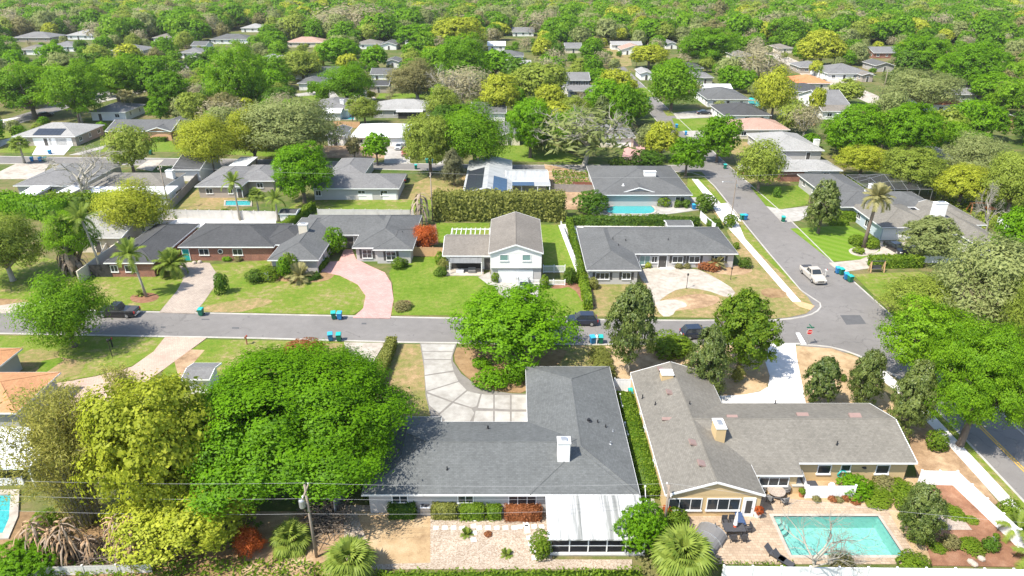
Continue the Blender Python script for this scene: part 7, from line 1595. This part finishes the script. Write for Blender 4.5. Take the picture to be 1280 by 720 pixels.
T(1012, 1032, 108, 144, 'lime', 'small golden tree beside the white fence', .6, 'S')
T(1040, 1080, 102, 130, 'feather', 'small light tree on the cul-de-sac corner', .6, 'S')
T(1118, 1190, 46, 96, 'dark', 'broad dark green oak at the upper right', 1.0, 'L', leaf='oak')
T(1182, 1252, 56, 112, 'oak', 'broad bright oak at the upper right', 1.0, 'L', leaf='round')
T(1110, 1200, 92, 138, 'live', 'pale spreading tree over the red-orange roof', 2.0, 'L')
T(1215, 1275, 95, 130, 'oak', 'green tree right of the red-orange roof', .8, 'M')
T(1188, 1250, 125, 172, 'live', 'open green tree below the red-orange roof', 1.0, 'M', leaf='oak')
T(1225, 1262, 130, 170, 'round', 'bright tree left of the tan gable', .8, 'M', leaf='oak')
T(385, 490, 4, 44, 'greybare', 'wide brown leafless grove in the far centre', 1.0, 'M', pale=True)
T(508, 560, 8, 34, 'greybare', 'brown leafless tree right of the grove', 1.0, 'M', pale=True)
T(655, 705, 14, 46, 'greybare', 'brown leafless tree in the far upper centre', 1.0, 'M', pale=True)
T(320, 356, 8, 34, 'greybare', 'brown leafless tree left of the grove', 1.0, 'M', pale=True)
T(690, 700, 24, 48, 'maroon', 'narrow rust-red tree in the far centre', .4, 'S', leaf='rust', asp=1.6)
# ------------------------------------------------------------------ palms
palm(183, 371.5, 7.2, 2.9, 'queen', 'leaning queen palm in the red mulch ring', 20, lean=(-1.1, .2))
palm(217, 344.5, 2.3, 3.0, 'date', 'stout date palm at the edge of the beige drive', 34, tr=.32)
palm(129, 345, 10.0, 3.0, 'queen', 'tall queen palm beside the cream house', 16, lean=(-1.2, .3))
palm(91, 346, 9.0, 2.6, 'queen', 'second tall queen palm by the dead clump', 16, lean=(.2, 0))
palm(1079, 310, 9.6, 3.0, 'date', 'tall date palm in the corner lawn bed', 38, 'palm_dry', tr=.3, lean=(.5, 0))
palm(300, 276, 8.0, 2.6, 'queen', 'queen palm standing behind the white fence', 16)
palm(325, 274, 4.6, 1.9, 'fan', 'bushy fan palm by the lap pool', 22); palm(348, 277, 4.8, 2.4, 'queen', 'short queen palm beside the white garden shed', 16)
palm(850, 722, 2.2, 2.6, 'fan', 'large fan palm at the bottom edge beside the patio', 46, tr=.28)
palm(440, 722, 1.6, 2.2, 'fan', 'silvery fan palm at the bottom edge near the utility pole', 40, 'palm', tr=.25)
palm(365, 682, .5, 2.0, 'fan', 'low fan palm under the huge oak', 24)
palm(31, 204, 4.5, 2.6, 'fan', 'fan palm on the far left street corner', 26, tr=.25); palm(103, 155, 4.6, 2.4, 'fan', 'fan palm behind the solar panel roof', 22, tr=.25)
palm(160, 145, 6.5, 2.2, 'fan', 'taller fan palm by the white house, left', 20, 'palm_dry', skirt=True); palm(168, 144, 6.0, 2.2, 'fan', 'taller fan palm by the white house, right', 20, 'palm_dry', skirt=True)
palm(441, 155, 5.5, 2.4, 'fan', 'fan palm beside the far small pool', 22); palm(447, 156, 4.8, 2.4, 'fan', 'second fan palm beside the far small pool', 20, 'palm_dry')
palm(1023, 101, 4.5, 2.3, 'date', 'small date palm by the cul-de-sac', 20); palm(790, 160, 6, 2.6, 'queen', 'shaggy palm left of the golden corner tree', 16, 'palm_dry'); palm(1070, 205, 4, 2.4, 'fan', 'fan palm beyond the dark grey house', 20, 'palm_dry'); palm(1268, 672, 1.2, 2.0, 'queen', 'palm fronds outside the white garden fence', 16); palm(1290, 706, 1.2, 2.0, 'queen', 'palm at the lower right picture edge', 16)
palm(894, 334.5, .9, 2.0, 'date', 'pale pindo palm in the round clipped ring', 26, 'palm_dry', tr=.25)
palm(376, 351, .9, 2.6, 'date', 'pale spreading palm in front of the grey house', 28, 'palm_dry', tr=.25)
palm(583, 668, .05, .75, 'date', 'spiky green rosette beside the stepping stones', 26, tr=.08, name='yucca_plant'); palm(633, 694, .05, .7, 'date', 'second spiky rosette in the gravel', 26, tr=.08, name='yucca_plant'); palm(176, 370, .3, 1.0, 'date', 'low cycad at the foot of the queen palm', 18, tr=.1, name='cycad_plant')
# ------------------------------------------------------------------ hedges
hedge((716, 281), (873, 282), 1.5, 1.7, 'long clipped hedge behind the circular-drive house', 'hedge_dark', dens=20, size=.34)
hedge((711, 282), (727, 352), 1.0, 1.9, 'tall narrow hedge along the side lawn', 'hedge', dens=22, size=.32)
hedge((728, 353), (735, 388), 1.2, 1.7, 'narrow hedge running down to the street', 'hedge', dens=30, size=.28)
hedge((545, 273), (704, 274), 3.2, 5.2, 'tall olive bamboo hedge behind the two-storey house', 'hedge_olive', dens=26, size=.5, rough=.30)
hedge((491, 432), (470, 489), 1.3, 1.5, 'long clipped hedge beside the dry strip', 'hedge_olive', dens=46, size=.22)
hedge((782, 500), (811, 624), 2.1, 1.3, 'long hedge between the grey and tan houses', 'hedge', dens=44, size=.22)
hedge((487, 643), (521, 643), 1.6, 1.45, 'dark clipped box hedge by the air conditioner, left', 'hedge_dark', dens=70, size=.16)
hedge((541.5, 643.5), (571.5, 643.5), 1.6, 1.45, 'olive clipped box hedge right of the air conditioner', 'hedge_olive', dens=80, size=.15)
hedge((575.5, 644.5), (605, 644.5), 1.6, 1.45, 'bright clipped box hedge behind the stepping stones', 'hedge', dens=80, size=.15)
hedge((608, 645), (627, 645), 1.4, 1.3, 'small bright box hedge right of the stepping stones', 'hedge', dens=80, size=.15)
hedge((631, 646), (676, 646), 1.5, 1.25, 'reddish brown hedge under the wide window', 'rust', dens=80, size=.15)
hedge((470, 734), (800, 730), 1.6, .9, 'long low hedge along the bottom edge', 'hedge', dens=50, size=.24, rough=.12)
hedge((1086, 333.5), (1150, 333), 1.8, 1.9, 'dense hedge below the drive of the pale blue house', 'hedge', dens=26, size=.3)
hedge((1028, 272.5), (1075, 275), 3.0, 1.8, 'thick hedge in front of the dark grey house', 'hedge', dens=22, size=.34); hedge((1036, 281), (1060, 281.5), 1.0, .9, 'low trimmed hedge at the top of the mown lawn', 'hedge', dens=26, size=.28)
hedge((345, 296), (392, 262), 1.4, 1.7, 'bright hedge running behind the grey stone house', 'hedge', dens=22, size=.32)
hedge((0, 262), (80, 275), 4, 3.4, 'tall bright hedge at the left edge', 'vivid', dens=14, size=.5, rough=.3); hedge((66, 262), (150, 262), 3, 3.2, 'tall bright hedge behind the left trees', 'hedge', dens=14, size=.5, rough=.3)
hedge((396, 341), (408, 328), 1.2, 1.0, 'low hedge by the pink drive entrance', 'hedge', dens=30, size=.26); hedge((380, 352), (400, 347), 1.4, .9, 'curved low hedge beside the pink drive', 'hedge_dark', dens=30, size=.26)
hedge((191, 177), (208, 177), 1.5, 1.2, 'low hedge in front of the orange-walled house', 'hedge', dens=14, size=.4); hedge((219, 177), (226, 177), 1.5, 1.3, 'short hedge right of the orange-walled house', 'hedge', dens=14, size=.4)
hedge((462, 105), (490, 104.5), 1.5, 1.5, 'yellow-green hedge in front of far white house', 'lime', dens=10, size=.5); hedge((716, 281.2), (740, 280.2), .9, .7, 'low planting along the white patio', 'hedge_olive', dens=20, size=.3)
hedge((884, 284), (900, 284.5), 2.2, 1.5, 'clipped block hedge by the street lamp', 'hedge_dark', dens=22, size=.3); hedge((811, 276), (834, 277), 2, 1.2, 'low hedge left of the dark garden shed', 'hedge_dark', dens=20, size=.3)
# ------------------------------------------------------------------ shrubs
S = shrub
S(596, 633, 459, 486, 'clipped oval bright bush in the driveway island, front left', 'round'); S(632, 657, 454, 482, 'clipped oval bush in the driveway island, right', 'round'); S(592, 612, 446, 462, 'smaller bush in the driveway island, rear', 'round')
for i, (a, b, c, d) in enumerate(((738, 762, 432, 446), (738, 764, 441, 456), (741, 766, 450, 470), (745, 768, 458, 482))): S(a, b, c, d, f'{["rearmost", "second", "third", "nearest"][i]} rounded bush in the row beside the blue-grey roof', 'hedge_olive', group='bushes beside the blue-grey roof')
S(812, 862, 424, 442, 'low bright shrubs along the street edge', 'hedge', squat=.4); S(838, 866, 424, 444, 'low shrub left of the dark magnolia', 'hedge', squat=.5); S(356, 398, 428, 446, 'rust-red bush at the street edge behind oak', 'rust'); S(292, 325, 660, 700, 'orange croton bush at the lower left', 'croton', 'croton')
S(517, 548, 280, 312, 'bright red-orange bush by the wooden fence', 'croton', 'croton'); S(405, 430, 284, 318, 'bright lime young tree at the grey house door', 'vivid', name='small_tree'); S(268, 284, 341, 370, 'dark small shrub on the lawn by paver drive', 'dark'); S(278, 291, 319, 327, 'round clipped bush by the brick wall', 'round'); S(293, 303, 319, 327, 'grey-green small bush by the brick wall', 'olive'); S(309, 330, 338, 354, 'dark low bush on the front lawn edge', 'hedge_dark'); S(320, 348, 333, 351, 'bright bush left of the grey house', 'hedge'); S(347, 365, 322, 350, 'tall bright shrub at the grey house corner', 'vivid'); S(354, 372, 318, 346, 'leafy shrub beside the tall bright shrub', 'hedge')
S(491, 505, 322, 337, 'clipped cube bush by the grey house window', 'hedge'); S(503, 510, 323, 336, 'small cone bush at the grey house corner', 'hedge_dark'); S(493, 513, 376, 389, 'grey twiggy bush at the pink drive edge', 'olive', squat=.45); S(545, 556, 315, 332, 'green bush left of the awning porch', 'hedge'); S(549, 562, 322, 338, 'olive bush by the awning porch', 'hedge_olive'); S(544, 558, 334, 346, 'dark round bush at the porch corner', 'hedge_dark')
S(615, 624, 340, 354, 'small topiary by the garage', 'hedge'); S(676, 686, 344, 362, 'small rounded tree by the picket fence', 'hedge'); S(705, 718, 335, 356, 'dense bush at the end of the picket fence', 'hedge_dark'); S(715, 724, 338, 358, 'narrow bush beside the tall hedge', 'hedge')
S(733, 745, 340, 354, 'dark bush at the left of the circular-drive house', 'hedge_dark'); S(735, 748, 348, 362, 'olive bush below the circular-drive house corner', 'hedge_olive'); S(874, 900, 326, 338, 'clipped round bush ring under the pindo palm', 'rust', squat=.4); S(924, 938, 322, 336, 'round green bush on the dry lawn', 'hedge_dark'); S(917, 924, 303, 312, 'small bush at the corner of dry lawn', 'hedge'); S(807, 814, 328, 336, 'yellow-green small bush by the circular drive', 'lime'); S(844, 853, 329, 337, 'pale small bush under the front windows', 'olive'); S(855, 863, 329, 337, 'second pale small bush under the front windows', 'olive')
S(720, 758, 240, 268, 'large dark round bush left of the kidney pool', 'dark'); S(870, 893, 243, 264, 'big round clipped bush at the side street corner', 'hedge_dark'); S(905, 920, 268, 284, 'bright bush at the base of the street lamp', 'hedge'); S(822, 838, 245, 259, 'clipped bush by the kidney pool house', 'hedge'); S(843, 852, 250, 260, 'cube bush by the kidney pool house', 'hedge_dark'); S(853, 862, 249, 260, 'second cube bush by the kidney pool house', 'hedge_dark')
S(790, 828, 190, 212, 'dark rounded bush on the back street, right', 'dark'); S(763, 790, 198, 214, 'dark rounded bush under the bare street tree', 'hedge_dark'); S(1062, 1080, 294, 308, 'clipped bush left of the date palm', 'hedge'); S(1082, 1098, 298, 312, 'clipped bush right of the date palm', 'hedge'); S(1068, 1080, 309, 318, 'small bush below the date palm', 'hedge'); S(967, 975, 234, 248, 'small dark sapling on the bright lawn', 'dark')
S(1051, 1087, 593, 622, 'round bright bush against the tan wall', 'round'); S(1094, 1118, 594, 614, 'grey-green round bush under the tan house window', 'olive'); S(1082, 1112, 618, 632, 'low spreading green plant by the pool deck', 'hedge', squat=.4); S(1110, 1146, 607, 620, 'spreading low plant by the fence corner', 'hedge', squat=.4); S(1088, 1114, 606, 620, 'low plant between the round bushes', 'hedge', squat=.4); S(1120, 1140, 616, 640, 'green bush left of the young magnolia', 'hedge'); S(1126, 1148, 640, 656, 'low bright bush below the young magnolia', 'hedge', squat=.5); S(1137, 1162, 656, 682, 'bright bush at the deck edge', 'hedge', squat=.5); S(1178, 1198, 668, 688, 'grey round grass tuft in red mulch', 'olive'); S(1180, 1204, 632, 650, 'bright low plant right of young magnolia', 'hedge', squat=.4); S(1200, 1228, 676, 690, 'low green plant by the paver pad', 'hedge', squat=.4); S(1230, 1248, 672, 692, 'dark green bush by the garden fence', 'dark'); S(1207, 1222, 645, 656, 'small plant near the garden fence', 'hedge', squat=.5); S(1163, 1182, 680, 690, 'low green plant in red mulch', 'hedge', squat=.5)
S(1124, 1158, 690, 716, 'dark round clipped bush at the pool corner', 'hedge'); S(1040, 1066, 690, 716, 'grey-brown rounded bush by the pool edge', 'olive'); S(776, 832, 630, 700, 'large glossy green shrub beside the white porch roof', 'round', cls='L'); S(833, 860, 636, 665, 'leafy shrub at the tan house corner', 'hedge'); S(664, 690, 668, 702, 'bright bush pair beside the white porch', 'hedge'); S(-12, 64, 672, 735, 'bright green shrub at the bottom left corner', 'round', cls='L'); S(40, 75, 640, 680, 'green undergrowth below the bamboo', 'hedge'); S(916, 930, 458, 480, 'small ring shrub on the straw island', 'hedge_olive'); S(1051, 1058, 468, 478, 'tiny round bush in the straw bed', 'hedge_dark'); S(1160, 1182, 540, 566, 'bright bush beside the tall magnolia', 'hedge'); S(1250, 1275, 628, 660, 'bright low shrub by the sidewalk end', 'hedge'); S(606, 615, 664, 672, 'tiny brown tuft in the gravel', 'rust', cls='T')
for i, (px, py) in enumerate(((1020, 626), (1040, 626), (1048, 627), (1057, 625), (1071, 624), (1069, 629))): x, y = W(px, py); o = link('flower_tuft', crown_mesh('hedge', 'T', 0, 'rust' if i % 2 else 'olive'), None, (x, y, .2), i, (.4, .4, .3)); tag(o, f'small {"rusty" if i % 2 else "olive"} plant in the straw strip by the pool, {["first", "second", "third", "fourth", "last", "fifth"][i]} from left', 'plant', 'small plants along the pool strip')
for i, (px, py) in enumerate(((245, 271), (281, 270), (306, 271), (222, 272))): x, y = W(px, py); o = link('shrub', crown_mesh('hedge', 'S', 0, 'hedge'), None, (x, y, .6), i, (1.1, 1.1, .9)); tag(o, f'small green shrub in front of the white back fence, {["second", "third", "last", "first"][i]} from left', 'shrub', 'shrubs along the white back fence')
ground_cover('undergrowth', [(60, 706), (360, 700), (420, 712), (420, 730), (60, 730)], .9, 'hedge', 'tangled green undergrowth along the bottom left edge', 26, .34)
ground_cover('undergrowth', [(225, 640), (330, 655), (300, 690), (240, 690)], .6, 'hedge_dark', 'dark undergrowth beneath the huge oak', 20, .34)
ground_cover('undergrowth', [(880, 704), (1000, 703), (985, 712), (880, 714)], .5, 'hedge', 'bright low plants between patio and white fence', 40, .22)
ground_cover('undergrowth', [(800, 690), (900, 700), (880, 730), (800, 730)], .8, 'olive', 'dry scrub at the foot of the large fan palm', 24, .3)
ground_cover('undergrowth', [(690, 214), (742, 216), (740, 234), (692, 232)], .9, 'hedge', 'green garden plants behind the wooden fence', 10, .5); ground_cover('undergrowth', [(1170, 330), (1290, 340), (1290, 400), (1125, 400)], 1.2, 'live', 'pale undergrowth on the right slope', 8, .5)
ground_cover('undergrowth', [(720, 269.5), (830, 269.5), (830, 276), (720, 276)], .5, 'hedge', 'mixed plants around the kidney pool', 8, .45); ground_cover('undergrowth', [(1160, 240), (1290, 230), (1290, 290), (1200, 285)], 1.5, 'feather', 'pale undergrowth behind the pale blue house', 5, .7)
# ------------------------------------------------------------------ neighbourhood trees: fill between the houses
rg = random.Random(77)
boxes = []
for o in list(SC.objects):
    if o.type == 'EMPTY' and o.get('category') in ('house', 'shed'):
        for c in o.children:
            if c.name.startswith('roof') and c.type == 'MESH':
                vs = [v.co for v in c.data.vertices]; ox, oy = o.location.x, o.location.y; boxes.append((min(v.x for v in vs) + ox, max(v.x for v in vs) + ox, min(v.y for v in vs) + oy, max(v.y for v in vs) + oy))
def blocked(x, y, r, vis=1.0):
    for x0, x1, y0, y1 in boxes:
        k = y / max(y0, 1)
        if x0 - r < x < x1 + r and y0 - 4 - r < y < y1 + r: return True
        if y0 > 185 and r > 2.6 and y < y0 and y0 * (1 - .17 * vis) < y and (x0 * k - r * .5 < x < x1 * k + r * .5): return True
    if 43 - r < x < 57 + r and y < 330: return True
    if 124 - r < x < 144 + r and 215 < y < 330: return True
    if 96 < x < 150 and 200 < y < 330 and r > 2.6: return True
    if -167 - r * .5 < x < -150 + r * .5 and y < 260: return True
    if abs(y - (171 - .03 * x if x < 0 else 165)) < 5 + r and x < 57: return True
    return any((x - a) ** 2 + (y - b) ** 2 < (max(r, c) * .85 + .25 * min(r, c)) ** 2 for a, b, c, _ in TREES)
KIND = [('vivid', None, 'bright lime'), ('oak', None, 'bright green'), ('round', None, 'vivid green'), ('lime', None, 'golden-green'), ('dark', None, 'deep green'), ('live', None, 'grey-green'), ('feather', None, 'pale green'), ('greybare', None, 'brown leafless'), ('olive', None, 'olive brown'), ('feather', 'oak', 'soft mid-green')]
WT = [15, 20, 14, 6, 16, 17, 10, 12, 7, 8]
pend = []
tries = 0
while len(pend) < 185 and tries < 30000:
    tries += 1
    y = 182 + (425 - 182) * rg.random() ** 1.15; x = rg.uniform(-1, 1) * (y * .80 + 14)
    r = rg.uniform(3.5, 6.6)
    if blocked(x, y, r * .8): continue
    k = rg.choices(range(len(KIND)), WT)[0]; asp = rg.uniform(.72, 1.05); rz = r * asp; clear = rg.uniform(.6, 1.8)
    st, lf, word = KIND[k]
    t = tree_at(x, y, r, rz, clear + rz, st, word, 'M' if y < 250 else 'S', 'neighbourhood trees further back', lf, st in ('live', 'greybare', 'olive')); pend.append((t, y, x, word))
ORD = 'first second third fourth fifth sixth seventh eighth ninth tenth eleventh twelfth thirteenth fourteenth fifteenth sixteenth seventeenth eighteenth nineteenth twentieth'.split()
BANDS = [(0, 235, 'just behind the back street'), (235, 290, 'in the middle distance'), (290, 350, 'in the far blocks'), (350, 999, 'near the far woods')]
for y0, y1, bw in BANDS:
    for word in set(p[3] for p in pend):
        grp = sorted([p for p in pend if y0 <= p[1] < y1 and p[3] == word], key=lambda p: p[2] / p[1])
        for i, p in enumerate(grp): p[0]['label'] = f'{word} tree {bw}, {ORD[i]} of that colour from left'
# far woods: one mass of crowns to the horizon
src = [bpy.data.objects.new('s', crown_mesh(a, 'S', v, l)) for a, l, v in (('vivid', None, 0), ('oak', None, 1), ('round', 'oak', 0), ('lime', None, 1), ('dark', 'oak', 0), ('live', None, 0), ('feather', None, 1), ('greybare', None, 0), ('olive', None, 1))]
wts = np.array([15, 20, 12, 6, 18, 17, 10, 12, 7.]); wts /= wts.sum()
rng = np.random.default_rng(5); pts = []; kk = []; scs = []
yy = 180.0
while yy < 2300:
    sp = 8.0 if yy < 420 else 9.0 if yy < 800 else 14.0
    n = int((2 * (yy * .80 + 40)) / sp)
    for i in range(n):
        x = -(yy * .80 + 40) + i * sp + rng.uniform(-3, 3); y = yy + rng.uniform(-3, 3)
        if rng.random() < (.30 if yy < 440 else .08): continue
        r = rng.uniform(4.4, 9.2) * (1.35 if yy > 800 else 1)
        if yy < 440:
            r *= .62 if rng.random() < .6 else .33
            if blocked(x, y, r) and (r > 2.6 or blocked(x, y, r, 0)): continue
        elif yy < 900 and any(x0 - r < x < x1 + r and y0 - 45 - r < y < y1 + r for x0, x1, y0, y1 in boxes if y0 > 330): continue
        pts.append((x, y, r * .95)); kk.append(rng.choice(len(src), p=wts)); scs.append((r, r, r * rng.uniform(.75, 1.15)))
    yy += sp * .95
me = bpy.data.meshes.new('far_woods'); me.from_pydata(pts, [], [])
a_ = me.attributes.new('k', 'INT', 'POINT'); a_.data.foreach_set('value', np.array(kk, dtype=np.int32)); a_ = me.attributes.new('s', 'FLOAT_VECTOR', 'POINT'); a_.data.foreach_set('vector', np.array(scs, dtype=np.float32).ravel()); a_ = me.attributes.new('r', 'FLOAT_VECTOR', 'POINT'); a_.data.foreach_set('vector', np.stack([np.zeros(len(pts)), np.zeros(len(pts)), rng.uniform(0, 6.28, len(pts))], 1).astype(np.float32).ravel())
fw = link('far_woods', me); tag(fw, 'unbroken mass of mixed green tree crowns reaching the top of picture', 'woods', kind='stuff')
ng = bpy.data.node_groups.new('woods', 'GeometryNodeTree'); ng.interface.new_socket('Geometry', in_out='INPUT', socket_type='NodeSocketGeometry'); ng.interface.new_socket('Geometry', in_out='OUTPUT', socket_type='NodeSocketGeometry')
gi = ng.nodes.new('NodeGroupInput'); go = ng.nodes.new('NodeGroupOutput'); jn = ng.nodes.new('GeometryNodeJoinGeometry')
def named(nm, typ):
    n = ng.nodes.new('GeometryNodeInputNamedAttribute'); n.data_type = typ; n.inputs[0].default_value = nm; return n.outputs[0]
ak, as_, ar = named('k', 'INT'), named('s', 'FLOAT_VECTOR'), named('r', 'FLOAT_VECTOR')
er = ng.nodes.new('FunctionNodeEulerToRotation'); ng.links.new(ar, er.inputs[0])
for i, so in enumerate(src):
    oi = ng.nodes.new('GeometryNodeObjectInfo'); oi.inputs['Object'].default_value = so; oi.inputs['As Instance'].default_value = True
    cp = ng.nodes.new('FunctionNodeCompare'); cp.data_type = 'INT'; cp.operation = 'EQUAL'; ng.links.new(ak, cp.inputs[2]); cp.inputs[3].default_value = i
    ip = ng.nodes.new('GeometryNodeInstanceOnPoints'); ng.links.new(gi.outputs[0], ip.inputs['Points']); ng.links.new(cp.outputs[0], ip.inputs['Selection']); ng.links.new(oi.outputs['Geometry'], ip.inputs['Instance']); ng.links.new(er.outputs[0], ip.inputs['Rotation']); ng.links.new(as_, ip.inputs['Scale']); ng.links.new(ip.outputs[0], jn.inputs[0])
ng.links.new(jn.outputs[0], go.inputs[0]); fw.modifiers.new('woods', 'NODES').node_group = ng
# ------------------------------------------------------------------ air
m = bpy.data.materials.new('air'); m.use_nodes = True; nt = m.node_tree; nt.nodes.clear(); out = nt.nodes.new('ShaderNodeOutputMaterial')
pv = nt.nodes.new('ShaderNodeVolumePrincipled'); pv.inputs['Color'].default_value = (0.93, 0.95, 0.97, 1); pv.inputs['Density'].default_value = 0.00008; pv.inputs['Anisotropy'].default_value = 0.25
nt.links.new(pv.outputs[0], out.inputs['Volume']); MATS['air'] = m
hz = MB().box(-3600, -900, -2.6, 3600, 6100, 50.0).build('haze', 'air'); tag(hz, 'thin pale air over the whole neighbourhood', 'haze', kind='stuff')
SC.cycles.volume_bounces = 0
